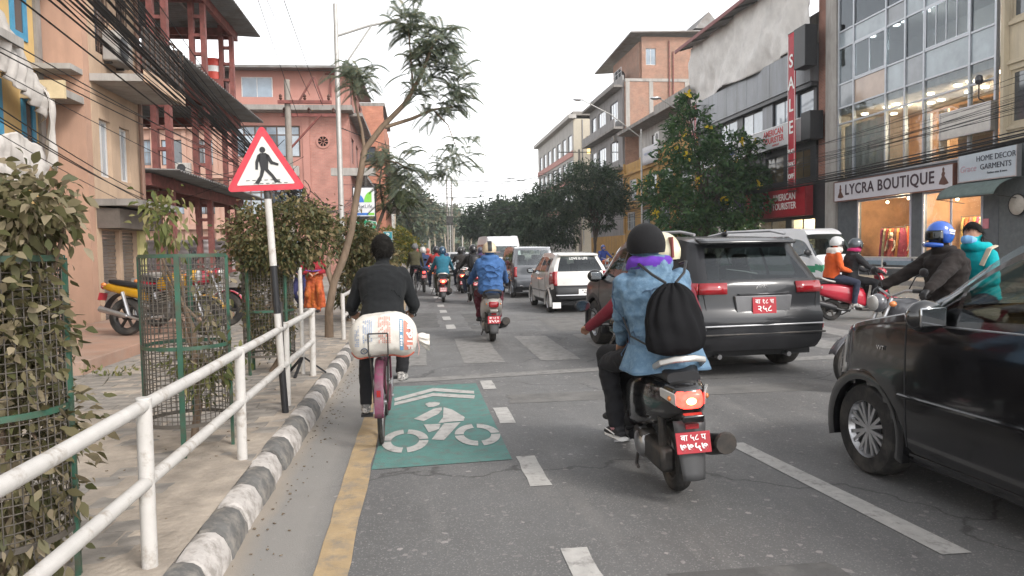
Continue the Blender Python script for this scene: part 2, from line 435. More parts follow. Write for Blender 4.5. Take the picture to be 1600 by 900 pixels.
# left kerb of painted blocks
kerb = thing('kerb', 'black and white painted kerb along the left pavement', 'kerb')
del kerb['category']; tag(kerb, kind='structure')
def kerb_block(seed, L_):
    r = random.Random(seed); mb = MB(); prof = [(-1.145, -0.1), (-1.145, 0.150), (-1.10, 0.158), (-1.055, 0.153), (-1.02, 0.13), (-0.985, 0.06), (-0.972, -0.1)]
    rings = []
    ys = [0, 0.02, L_*0.33, L_*0.66, L_-0.02, L_]
    for i, yy in enumerate(ys):
        e = 0.010 if i in (0, 5) else 0
        rings.append([(px + r.uniform(-.006, .006), yy, pz - (e if pz > 0 else 0) + (r.uniform(-.006, .006) if pz > 0.1 else 0)) for px, pz in prof])
    mb.loft(rings, cap=True)
    return mb
y = 0.8; k = 0
kmeshes = {}
while y < 62:
    ln = 0.38
    key = (k % 2, k % 5)
    if key not in kmeshes:
        kmeshes[key] = kerb_block(k*7+3, ln-0.012).mesh('kerb_block', m_kw if k % 2 else m_kb, smooth=True, ang=50)
    p = linkmesh('kerb_block', kmeshes[key], kerb)
    p.location = (rnd.uniform(-.006, .006), y, rnd.uniform(-.006, .004)); p.rotation_euler = (0, 0, rnd.gauss(0, .008))
    y += ln; k += 1
o = MB().b2(-1.15, -0.95, 62, 330, -0.1, 0.16).build('kerb_strip', m_kb, kerb, smooth=False)
o = MB().b2(-1.15, -0.95, -20, 0.8, -0.1, 0.16).build('kerb_strip', m_kw, kerb, smooth=False)
# right kerb
kr = MB()
for i in range(60):
    kr.box((17.66, -4+i*2.0+1.0, 0.05), (0.17, 1.98, 0.24))
tag(kr.build('kerb', M('kerb_concrete', (0.28, 0.26, 0.24), 0.9, var=0.2, scale=3), smooth=False, bevel=0.015), kind='structure')

# painted markings: each a sheet 4 mm above what it lies on
def mark(name, polys, m, z=0.004, parent=None):
    mb = MB()
    for p in polys: mb.add([(x, y, z) for x, y in p], [tuple(range(len(p)))])
    o = mb.build(name, m, parent, smooth=False)
    if parent is None: tag(o, kind='structure')
    return o
def ragged(x0, x1, y0, y1, n=18, j=0.008):
    a = [(x0 + rnd.uniform(-j, j), y0 + (y1-y0)*i/n) for i in range(n+1)]
    b = [(x1 + rnd.uniform(-j, j), y0 + (y1-y0)*i/n) for i in range(n+1)]
    return b + a[::-1]
mark('yellow_line', [ragged(-0.545, -0.375, -3, 8.62, 40), ragged(-0.545, -0.39, 13.6, 60, 60)], m_yellow)
dash = [(2.0, 2.6), (3.1, 3.67), (4.69, 5.4), (6.47, 7.13), (8.12, 8.66)]
for y0, y1 in dash: mark('lane_dash', [ragged(0.69, 0.83, y0, y1, 4)], m_paint)
for k in range(20):
    y0 = 14.6 + k*1.95; xs = 0.62 - 0.005*(y0-14)
    mark('lane_dash', [ragged(xs-.09, xs+.09, y0, y0+0.85, 3)], m_paint)
mark('lane_line', [[(2.36, 5.45), (2.50, 5.45), (2.70, 3.28), (2.54, 3.28)]], m_paint)
for k in range(12):
    mark('lane_line', [ragged(4.9, 5.05, 15+k*5.5, 17.6+k*5.5, 4)], m_paintworn)
mark('stop_line', [[(-0.4, 8.72), (2.6, 9.06), (9.5, 9.5), (9.5, 9.85), (2.6, 9.33), (-0.4, 8.98)]], m_paintworn)
x = -0.48
for k in range(15):
    mark('zebra_stripe', [ragged(x, x+0.56, 10.0+0.03*k, 12.9+0.04*k, 8)], m_paintworn); x += 1.07
box = mark('cycle_box', [[(-0.37, 5.26), (0.65, 5.33), (0.63, 8.5), (-0.31, 8.5)]], m_green)
sym = [[(-0.29, 7.79), (0.13, 8.3), (0.57, 8.02), (0.56, 7.86), (0.13, 8.11), (-0.28, 7.63)],
       [(-0.28, 7.58), (0.12, 8.0), (0.56, 7.77), (0.54, 7.6), (0.12, 7.83), (-0.28, 7.42)],
       [(0.03, 7.43), (0.07, 7.51), (0.13, 7.52), (0.18, 7.46), (0.17, 7.36), (0.11, 7.28), (0.06, 7.28)],
       [(-0.08, 6.79), (0.11, 7.19), (0.19, 7.24), (0.19, 7.12), (0.15, 6.95), (0.01, 6.68)],
       [(0.21, 7.24), (0.29, 7.11), (0.39, 6.76), (0.37, 6.62), (0.27, 6.61), (0.14, 6.57), (0.19, 6.8)],
       [(0.01, 6.55), (0.16, 6.54), (0.14, 6.35), (0.05, 6.25)],
       [(0.19, 6.55), (0.34, 6.57), (0.17, 5.97), (0.07, 6.01)]]
def ring_seg(cx, cy, rx, ry, w, a0, a1):
    n = 10; A = [a0+(a1-a0)*i/n for i in range(n+1)]
    return [(cx+rx*math.cos(a), cy+ry*math.sin(a)) for a in A] + [(cx+rx*w*math.cos(a), cy+ry*w*math.sin(a)) for a in A[::-1]]
for cx, cy in ((-0.145, 6.02), (0.455, 6.11)):
    for a0, a1 in ((0.06, 1.45), (1.69, 3.08), (3.2, 4.6), (4.84, 6.22)):
        sym.append(ring_seg(cx, cy, 0.19, 0.37, 0.6, R(0)+a0, a1))
for p in sym: mark('cycle_symbol', [p], m_paint, 0.008, box)

# repaired patches, tyre-dark smears
m_patch = M('asphalt_patch', (.088, .086, .084), .85, var=.18, scale=3, bump=.5, bscale=90, dirt=(.16, .155, .148), dscale=3.5)
m_patch2 = M('asphalt_pale_patch', (.155, .15, .143), .85, var=.18, scale=3, bump=.5, bscale=90, dirt=(.10, .098, .095), dscale=3.5)
for k, (x0, x1, y0, y1) in enumerate(((1.15, 1.95, 2.2, 3.3), (.9, 4.2, 7.3, 7.75), (5.4, 7.2, 11.4, 14.2), (1.0, 1.7, 14.4, 18), (2.6, 3.4, 13.6, 16.4), (-.3, .4, 15, 18.5), (6.2, 9.5, 8.0, 8.35))):
    mark('road_patch', [ragged(x0, x1, y0, y1, 14, .03)], m_patch2 if k % 3 == 1 else m_patch, .0025)
# small litter and fallen leaves along the kerb and on the pavement
lit = MB()
for k in range(420):
    if k < 230: x, y, z = rnd.gauss(-0.86, 0.06), rnd.uniform(3, 14), 0.006
    else:
        x, y = rnd.uniform(-4.5, -1.2), rnd.uniform(3, 14); z = sandz(x, y)+0.004
    s_ = rnd.uniform(0.005, 0.018); a = rnd.uniform(0, 6.28)
    lit.box((x, y, z), (s_, s_*rnd.uniform(.4, 1), 0.004), rz=a, rx=rnd.uniform(-.4, .4))
tag(lit.build('litter', M('dead_leaf', (0.17, 0.13, 0.09), 0.9, var=0.5, scale=3), smooth=False), 'crumbs of dead leaves and grit along the kerb', kind='stuff')

# ================================================================== BUILDINGS
class Fac:
    """facade coordinates: a along the wall, d depth into the building (negative is proud), z up"""
    def __init__(s, side, pos): s.side, s.pos = side, pos
    def P(s, a, d, z):
        if s.side == 'R': return (s.pos+d, a, z)      # faces -X
        if s.side == 'L': return (s.pos-d, a, z)      # faces +X
        return (a, s.pos+d, z)                        # 'F' faces -Y
    def box(s, mb, a0, a1, d0, d1, z0, z1):
        p, q = s.P(a0, d0, z0), s.P(a1, d1, z1)
        mb.b2(p[0], q[0], p[1], q[1], z0, z1); return mb
    def part(s, name, m, parent, a0, a1, d0, d1, z0, z1, bevel=0):
        return s.box(MB(), a0, a1, d0, d1, z0, z1).build(name, m, parent, smooth=False, bevel=bevel)
    def wall(s, m, parent, a0, a1, z0, z1, openings=(), th=0.25, name='wall'):
        az = sorted({a0, a1, *[v for o in openings for v in o[:2]]}); zz = sorted({z0, z1, *[v for o in openings for v in o[2:4]]})
        mb = MB()
        for j in range(len(zz)-1):
            run = None
            for i in range(len(az)):
                solid = False
                if i < len(az)-1:
                    ca, cz = (az[i]+az[i+1])/2, (zz[j]+zz[j+1])/2
                    solid = not any(o[0] < ca < o[1] and o[2] < cz < o[3] for o in openings) and a0 <= ca <= a1
                if solid and run is None: run = az[i]
                if not solid and run is not None:
                    s.box(mb, run, az[i], 0, th, zz[j], zz[j+1]); run = None
        return mb.build(name, m, parent, smooth=False)
    def window(s, parent, a0, a1, z0, z1, na=2, nz=1, fm=None, gm=None, fw=0.05, inset=0.08, bars=0, barm=None, zt=None, name='window'):
        """frame as the part, each pane a sub-part; optional security bars as one sub-part"""
        fm = fm or m_winframe; gm = gm or m_pane
        mb = MB(); g = 0.003
        d0, d1 = inset, inset+0.05
        a0 += g; a1 -= g; z0 += g; z1 -= g
        s.box(mb, a0, a0+fw, d0, d1, z0, z1); s.box(mb, a1-fw, a1, d0, d1, z0, z1)
        s.box(mb, a0+fw, a1-fw, d0, d1, z0, z0+fw); s.box(mb, a0+fw, a1-fw, d0, d1, z1-fw, z1)
        zs = [z0+fw] + ([zt] if zt else [z0+fw+(z1-z0-2*fw)*k/nz for k in range(1, nz)]) + [z1-fw]
        as_ = [a0+fw+(a1-a0-2*fw)*k/na for k in range(na+1)]
        for a in as_[1:-1]: s.box(mb, a-fw*.4, a+fw*.4, d0+.004, d1-.004, z0+fw, z1-fw)
        for z in zs[1:-1]: s.box(mb, a0+fw, a1-fw, d0+.008, d1-.008, z-fw*.4, z+fw*.4)
        w = mb.build(name, fm, parent, smooth=False)
        for i in range(na):
            for j in range(len(zs)-1):
                pm_ = gm[(i+j) % len(gm)] if isinstance(gm, list) else gm
                s.box(MB(), as_[i]+.001, as_[i+1]-.001, d0+.02, d0+.03, zs[j]+.001, zs[j+1]-.001).build('pane', pm_, w, smooth=False)
        if bars:
            bb = MB(); n = bars
            for k in range(1, n):
                a = a0+(a1-a0)*k/n; s.box(bb, a-.008, a+.008, -.03, -.014, z0, z1)
            for k in (0.08, 0.5, 0.92):
                z = z0+(z1-z0)*k; s.box(bb, a0, a1, -.014, -.0, z-.01, z+.01)
            bb.build('security_bars', barm or m_white, w, smooth=False)
        return w

m_winframe = M('window_frame_brown', (0.09, 0.055, 0.04), 0.6, var=0.2)
m_whiteframe = M('window_frame_white', (0.55, 0.54, 0.53), 0.5, var=0.1)
m_bluegrey = M('window_frame_blue_grey', (0.12, 0.14, 0.17), 0.55, var=0.15)
def pane_mat(name, c, rough=0.06):
    return M(name, c, rough, var=0.35, scale=0.9, spec=0.9, coat=0.5)
m_pane = pane_mat('pane_dark', (0.05, 0.06, 0.07))
m_pane2 = pane_mat('pane_blue', (0.16, 0.21, 0.26))
m_pane3 = pane_mat('pane_pale', (0.30, 0.34, 0.38))
m_panelit = M('pane_lit', (0.95, 0.68, 0.25), 0.3, var=0.12, emit=0.75)
PANES = [m_pane, m_pane2, m_pane, m_pane3]
m_concrete = M('concrete', (0.27, 0.25, 0.23), 0.9, var=0.18, scale=2, bump=0.3, bscale=20, dirt=(0.13, 0.12, 0.11), dscale=0.9)
m_concrete2 = M('pale_concrete', (0.36, 0.34, 0.315), 0.9, var=0.12, scale=2, bump=0.2, bscale=20, dirt=(0.22, 0.2, 0.185), dscale=0.8)
m_lamp = M('spot_lamp', (1.0, 0.86, 0.62), 0.4, var=0.02, emit=7.0)
m_lampc = M('spot_lamp_cool', (1.0, 0.95, 0.88), 0.4, var=0.02, emit=7.0)
m_rust = M('rust_red_steel', (0.215, 0.072, 0.062), 0.65, var=0.3, scale=5, dirt=(0.11, 0.05, 0.04), dscale=3)
def corr_mat(name, c, dirt=None): return M(name, c, 0.55, metal=0.3, var=0.22, scale=1.5, dirt=dirt, dscale=1.2)
m_corr = corr_mat('corrugated_grey', (0.20, 0.195, 0.19), (0.12, 0.09, 0.07))

def point(loc, e, col=(1, 0.8, 0.55), r=0.15):
    l = bpy.data.lights.new('lamp_light', 'POINT'); l.energy = e; l.color = col; l.shadow_soft_size = r
    o = bpy.data.objects.new('lamp_light', l); COL.objects.link(o); o.location = loc; return o

def corrugated(name, m, parent, p0, du, dv, waves, amp=0.03, solid=0.006):
    """sheet spanned by du (across the waves) and dv (along them)"""
    p0, du, dv = Vector(p0), Vector(du), Vector(dv); n = du.cross(dv).normalized()
    mb = MB(); N = waves*4
    mb.grid(lambda a, b: p0+du*a+dv*b+n*amp*math.sin(a*waves*2*math.pi), N, 1)
    return mb.build(name, m, parent, smooth=True, solid=solid, ang=80)

# ---------------------------------------------------------------- right: glass-fronted shop building
def b_glass():
    F = Fac('R', 20.0)
    t = thing('shop_building', 'tall glass fronted building above the boutique, with aluminium grid facade', 'building', (0, 0, 0))
    alu = M('aluminium_grid', (0.42, 0.44, 0.47), 0.4, metal=0.5, var=0.1)
    warm = M('shop_interior_warm', (0.36, 0.2, 0.11), 0.8, var=0.3, scale=1.5)
    pale = M('interior_pale', (0.45, 0.42, 0.38), 0.8, var=0.1)
    F.part('column', m_concrete2, t, 33.2, 34.1, -0.12, 0.6, 0.15, 16)
    ys = [33.1, 31.9, 29.55, 28.3, 27.15, 24.72, 23.5]; zs = [4.62, 7.2, 7.95, 9.06, 10.73, 11.5, 13.3, 14.2, 16]
    for y in ys: F.part('mullion', alu, t, y-.045, y+.045, -.06, .08, 4.62, 16)
    for z in zs: F.part('transom', alu, t, 23.545, 33.055, -.045, .07, z-.035, z+.035)
    g_clear = glass_mat('shopfront_clear', (0.9, 0.93, 0.93), 0.9, k=1.1)
    g_mid = glass_mat('shopfront_tinted', (0.62, 0.70, 0.74), 0.6)
    op1 = M('spandrel_pale_blue', (0.30, 0.35, 0.38), 0.12, var=0.2, scale=1.1, coat=0.4)
    op2 = M('spandrel_grey', (0.24, 0.26, 0.28), 0.14, var=0.25, scale=0.8, coat=0.4)
    op3 = M('spandrel_peach', (0.40, 0.29, 0.22), 0.15, var=0.2, scale=0.9, coat=0.4)
    for i in range(6):
        for j in range(8):
            y1, y0 = ys[i]-.046, ys[i+1]+.046; z0, z1 = zs[j]+.036, zs[j+1]-.036
            if j == 0: m = g_clear
            elif j == 1: m = g_clear
            elif j == 2: m = [op2, op3, op1, op2, op1, op1][i]
            elif j == 3: m = g_mid
            elif j == 4: m = [op1, op1, op2, op1, op1, op2][i]
            elif j == 5: m = g_mid
            else: m = op1
            if j == 3 and i in (1, 4):        # opening sashes
                w = F.window(t, y0, y1, z0, z1, na=2 if i == 1 else 4, fm=alu, gm=g_mid, fw=.06, inset=-0.05)
                continue
            F.part('pane', m, t, y0, y1, 0.0, 0.012, z0, z1)
    # floors, ceilings and back walls behind the glass
    for z in (4.3, 7.62, 11.2, 14.5): F.part('floor_slab', m_concrete, t, 23.3, 33.2, 0.1, 9, z, z+.3)
    F.part('partition', warm, t, 23.35, 33.1, 3.6, 3.7, 4.6, 7.62)
    F.part('partition', pale, t, 23.35, 33.1, 3.4, 3.5, 7.92, 11.2)
    F.part('partition', pale, t, 23.35, 33.1, 3.4, 3.5, 11.5, 14.5)
    F.part('side_wall', m_concrete, t, 23.1, 23.3, 0.12, 9, 4.6, 16)
    F.part('side_wall', m_concrete, t, 33.2, 33.4, 0.62, 9, 0.15, 16)
    F.part('roof', m_concrete, t, 23.1, 34.1, -0.3, 9, 16.0, 16.3)
    curt = M('curtain_white', (0.5, 0.48, 0.45), 0.9, var=0.1)
    cl = MB().grid(lambda a, b: (20.25+0.05*math.sin(a*40), 33.0-3.3*a if a < .72 else 33-3.3*a, 4.7+2.4*b), 40, 1)
    cl.build('curtain', curt, t, solid=0.01)
    for a0, a1, c in ((27.4, 27.9, (0.5, 0.36, 0.24)), (28.4, 28.8, (0.55, 0.52, 0.5)), (25.0, 26.8, (0.3, 0.18, 0.1))):
        F.part('display_panel', M('display_%d' % int(a0*10), c, 0.7), t, a0, a1, 1.2, 1.3, 4.62, 6.9)
    k = 0
    for y in (32.3, 30.8, 29.9, 28.9, 27.7, 26.5, 25.6, 24.2):
        for d, z in ((0.8, 7.58), (2.2, 7.58), (1.2, 11.16)):
            k += 1
            if (k*7) % 5 == 0: continue
            MB().lathe([(0.001, -0.03), (0.14, -0.03), (0.15, 0.02)], F.P(y+0.2*math.sin(k*3), d, z), n=12).build('ceiling_lamp', m_lamp if z < 8 else m_lampc, t)
    point((21.6, 26.5, 6.6), 130); point((21.6, 30.5, 6.6), 130); point((21.4, 28.5, 10.2), 110, (1, .93, .85))
    # ground floor: two shop openings
    grey = M('shop_pier_grey', (0.09, 0.1, 0.11), 0.5, var=0.25, scale=3)
    ops = [(27.85, 31.6, 0.8, 3.55), (24.0, 27.2, 0.3, 3.55)]
    F.wall(grey, t, 23.3, 33.18, 0.15, 4.6, ops, th=0.2)
    lt = M('shop_frame_lilac', (0.42, 0.42, 0.48), 0.5, var=0.12)
    F.window(t, 27.85, 31.6, 0.8, 3.55, na=1, fm=lt, gm=m_shopglass, fw=0.11, inset=-.02)
    F.window(t, 24.0, 27.2, 0.3, 3.55, na=2, fm=lt, gm=m_shopglass, fw=0.1, inset=-.02)
    sw = F.part('window_sill', M('sill_blue', (0.2, 0.27, 0.33), 0.6), t, 27.7, 31.75, -.12, -.003, 0.62, 0.8)
    for (a0, a1, d) in ((23.4, 33.0, 4.2),):
        F.part('partition', warm, t, a0, a1, d, d+.1, 0.16, 4.3)
    F.part('partition', warm, t, 27.45, 27.55, 0.25, 4.1, 0.16, 4.3); F.part('partition', warm, t, 32.6, 32.7, 0.25, 4.1, 0.16, 4.3)
    F.part('shop_floor', M('shop_floor', (0.3, 0.24, 0.18), 0.4), t, 23.4, 33, 0.22, 4.2, 0.155, 0.3)
    # lamps hanging in the window
    for (y, z, d) in ((30.3, 3.35, .6), (29.3, 3.45, .9), (28.8, 3.4, .7), (28.4, 3.5, 1.0), (28.95, 3.15, .8), (28.3, 3.3, .6), (26.3, 3.2, .8), (26.0, 3.4, .6), (25.2, 3.6, .8)):
        pl = MB().tube([F.P(y, d, 4.28), F.P(y, d, z+.07)], 0.01, 5).build('pendant_cord', m_black, t)
        MB().ell(F.P(y, d, z), 0.06, 10, 7).build('bulb', m_lamp, pl)
    point((20.9, 29.5, 3.1), 190, r=.3); point((21.0, 25.6, 3.1), 170, r=.3)
    # clothes on rails behind the glass
    cols = [(0.35, 0.05, 0.04), (0.5, 0.22, 0.06), (0.42, 0.3, 0.12), (0.25, 0.04, 0.08), (0.5, 0.1, 0.03), (0.4, 0.34, 0.2), (0.16, 0.08, 0.06)]
    k = 0
    for (ya, yb, d, zt, h) in ((27.9, 31.3, 2.2, 2.3, 1.6), (24.2, 27.0, 1.6, 2.5, 1.5), (29.8, 31.2, 1.0, 2.2, 1.4)):
        rl = MB().tube([F.P(ya-.1, d, zt+.06), F.P(yb+.1, d, zt+.06)], .015, 6)
        for a in (ya-.05, yb+.05): rl.tube([F.P(a, d, .3), F.P(a, d, zt+.06)], .015, 6)
        rk = rl.build('clothes_rail', m_steel); tag(rk, ['metal clothes rail at the back of the left shop window', 'metal clothes rail in the right shop window', 'short clothes rail near the front of the left shop window'][k // 100], 'clothes rail', 'clothes rails in the boutique')
        k += 100; a = ya
        gi = 0
        while a < yb:
            c = cols[(gi*5+k//100) % 7]; w = 0.16
            gm = MB(); x0, yy, _ = F.P(a, d, 0)
            n = 9
            gm.loft([[(x0+(0.16+0.1*(1-q))*math.cos(2*math.pi*i/n)*(1 if q < 1 else .8), yy+(.06+.03*(1-q))*math.sin(2*math.pi*i/n)+.02*math.sin(7*q+gi), zt-h*(1-q)) for i in range(n)] for q in (0, .3, .6, .85, 1)])
            gm.build('garment', M('garment_%d' % (gi % 7 + 10*(k//100)), c, 0.8, var=0.4, scale=9), rk)
            a += w+.03; gi += 1
    return t
b_glass()

def mannequin(loc, rz, c, label, h=1.6):
    t = thing('mannequin', label, 'mannequin', loc, rz, 'mannequins in the boutique window')
    MB().lathe([(0.2, 0), (0.2, .02), (0.03, .05), (0.02, .6)], n=14).build('stand', m_steel, t)
    d = MB()
    prof = [(0.36, .08), (0.33, .3), (0.26, .65), (0.17, .95), (0.125, 1.08), (0.16, 1.25), (0.17, 1.36), (0.07, 1.44)]
    d.loft([[(r*(1+.08*math.sin(8*a*1.0+zz*3)*(1 if zz < 1 else .1))*math.cos(a), .75*r*(1+.08*math.sin(8*a+zz*3)*(1 if zz < 1 else .1))*math.sin(a), zz*h/1.6) for a in [2*math.pi*i/40 for i in range(40)]] for r, zz in prof])
    d.build('dress', M('dress_'+str(c), c, 0.7, var=0.35, scale=12), t)
    MB().tube([(0, 0, 1.42), (0, 0, 1.5)], .05, 8).ell((0, 0, 1.6), (.085, .1, .125)).tube([(.17, 0, 1.36), (.24, -.03, 1.1), (.2, -.15, .9)], [.05, .04, .03]).tube([(-.17, 0, 1.36), (-.24, -.03, 1.1), (-.2, -.15, .9)], [.05, .04, .03]).build('torso', M('mannequin_cream', (0.5, 0.42, 0.32), 0.5), t)
mannequin((20.75, 28.75, 0.3), R(-90), (0.44, 0.36, 0.16), 'mannequin in a pale gold dress in the boutique window', 1.65)
mannequin((20.8, 30.3, 0.3), R(-80), (0.26, 0.05, 0.04), 'mannequin in a dark red dress in the boutique window')
mannequin((20.8, 24.9, 0.3), R(-95), (0.36, 0.12, 0.03), 'mannequin in an orange brown dress in the right shop window')

def sign_board(name, label, y0, y1, z0, z1, m, frame_m, x=19.62, depth=0.16, tilt=0):
    """box sign on the right-hand facades; returns its Empty"""
    t = thing(name, label, 'shop sign', (x, (y0+y1)/2, z0), 0)
    w, h = y1-y0, z1-z0
    MB().b2(0, depth, -w/2, w/2, 0, h).build('board', m, t, smooth=False, bevel=.01)
    f = MB()
    for a, b, c, d in ((-w/2-.03, w/2+.03, -.04, -.002), (-w/2-.03, w/2+.03, h+.002, h+.04)): f.b2(-.02, depth, a, b, c, d)
    for a, b in ((-w/2-.04, -w/2-.002), (w/2+.002, w/2+.04)): f.b2(-.018, depth, a, b, -.04, h+.04)
    f.build('rim', frame_m, t, smooth=False)
    MB().bar((depth, -w/2+.3, h*.5), (20.02-x, -w/2+.3, h*.5), .05).bar((depth, w/2-.3, h*.5), (20.02-x, w/2-.3, h*.5), .05).build('bracket', m_darkmetal, t)
    return t
def gown(mb, y, z, s):
    """small gown silhouette in the sign plane"""
    P_ = [(0, 1), (.1, .92), (.08, .72), (.16, .66), (.1, .5), (.3, .25), (.45, .05), (.1, -.02), (-.35, .05), (-.3, .2), (-.12, .45), (-.14, .62), (-.06, .75), (-.08, .92)]
    mb.prism([(y-p[0]*s, z+p[1]*s) for p in P_], 'x', -.006, -.001)
m_signtext = M('lettering_maroon', (0.055, 0.03, 0.04), 0.5, var=0.1)
s1 = sign_board('shop_sign', 'long white shop sign with dark LYCRA BOUTIQUE letters', 25.05, 32.85, 3.56, 4.42, M('sign_white', (0.62, 0.60, 0.64), 0.45, var=0.05, scale=1), M('sign_rim_brown', (0.16, 0.07, 0.05), 0.5))
text('LYCRA BOUTIQUE', 0.66, (-.008, 0.05, 0.45), ROT_R, m_signtext, s1, sx=1.02, bold=.012, sp=1.08)
g = MB(); gown(g, 3.4, .12, .62); g.build('gown_emblem', M('gown_brown', (0.12, 0.055, 0.04), 0.5), s1)
g = MB(); gown(g, -3.4, .14, .66); g.build('gown_emblem', MATS['gown_brown'], s1)
s2 = sign_board('shop_sign', 'pale blue white sign reading HOME DECOR GARMENTS at the upper right', 22.15, 24.75, 3.72, 4.75, M('sign_pale_blue', (0.52, 0.57, 0.62), 0.45, var=0.06, scale=1), m_alu)
text('HOME DECOR', 0.27, (-.008, -0.42, 0.72), ROT_R, M('lettering_dark', (0.03, 0.035, 0.05), 0.5), s2)
text('GARMENTS', 0.27, (-.008, -0.42, 0.42), ROT_R, MATS['lettering_dark'], s2)
text('Fashion wear & more', 0.1, (-.008, -0.5, 0.2), ROT_R, MATS['lettering_dark'], s2)
text('Grace', 0.32, (-.008, 0.85, 0.42), ROT_R, M('lettering_pink', (0.55, 0.36, 0.42), 0.5), s2, shear=.25)
s3 = sign_board('blank_sign', 'blank off-white board bolted across the glass facade above the boutique', 23.4, 25.85, 5.42, 6.35, M('board_offwhite', (0.60, 0.57, 0.53), 0.6, var=0.08), m_alu, x=19.7)
aw = thing('awning', 'grey green canvas awning under the garments sign', 'awning', (19.98, 23.6, 3.05))
MB().grid(lambda a, b: (-1.1*math.sin(b*1.45), -1.35+2.7*a, 0.62*math.cos(b*1.5)), 10, 8).build('canvas', M('awning_canvas', (0.13, 0.17, 0.16), 0.8, var=0.15), aw, solid=.012)
MB().tube([(-1.09, -1.35, .05), (-1.09, 1.35, .05)], .02, 6).bar((-1.08, -1.3, .05), (0, -1.3, -.1), .025).bar((-1.08, 1.3, .05), (0, 1.3, -.1), .025).build('arm', m_darkmetal, aw)
dish = thing('dish', 'round pale dish with black frame hung beside the awning', 'wall dish', (19.85, 22.35, 2.75))
MB().lathe([(0.001, -.1), (.25, -.07), (.34, 0), (.34, .02)], axis='x', n=20).build('plate', M('dish_pale', (.42, .38, .33), .6), dish)
MB().tube([(0, .36*math.cos(a), .36*math.sin(a)) for a in [k*2*math.pi/24 for k in range(25)]], .018, 6).bar((.02, 0, 0), (.16, 0, 0), .05).build('rim', m_black, dish)
pn = MB().b2(19.965, 19.995, 23.72, 23.99, 2.0, 2.35).build('notice', M('notice_pink', (.55, .2, .24), .7)); tag(pn, 'small pink notice stuck on the pier right of the shop window', 'notice')
# cylinder-shaped lamp on the facade
wl = thing('wall_lamp', 'dark globe lamp on a bracket in front of the glass facade', 'lamp', (19.8, 24.05, 6.5))
MB().tube([(.22, 0, .0), (0, 0, .1), (0, 0, .6)], .025, 6).build('bracket', m_black, wl)
MB().ell((0, 0, .75), (.14, .14, .18)).build('globe', M('globe_smoked', (.04, .04, .045), .15, coat=.5), wl)

# ---------------------------------------------------------------- right: cream neighbour at the picture edge
def b_cream():
    F = Fac('R', 20.0)
    t = thing('cream_building', 'cream rendered building at the right edge beside the glass front', 'building')
    cr = M('cream_render', (0.52, 0.45, 0.33), 0.85, var=0.1, scale=1.5, dirt=(0.36, 0.31, 0.24), dscale=.8)
    ops = [(21.2, 22.9, 5.5, 7.3), (18.7, 20.6, 5.5, 7.3), (21.2, 22.9, 9.0, 10.9), (18.7, 20.6, 9, 10.9)]
    F.wall(cr, t, 15, 23.08, 4.9, 16, ops)
    for o in ops: F.window(t, *o, na=3, fm=MATS['cream_render'], gm=PANES, fw=.09)
    for z in (5.3, 7.5, 8.8, 11.1): F.part('string_course', cr, t, 15, 23.06, -.08, -.002, z, z+.12)
    F.part('pier', cr, t, 22.95, 23.09, -.2, -.003, 4.9, 16)
    F.wall(M('dark_shopfront', (0.11, 0.12, 0.125), 0.7, var=.2), t, 15, 23.28, .15, 4.88, [(20.2, 22.2, .2, 2.6)])
    F.window(t, 20.2, 22.2, .2, 2.6, na=2, gm=m_pane)
    F.part('roof', cr, t, 15, 23.08, -.2, 8, 16.02, 16.3)
b_cream()

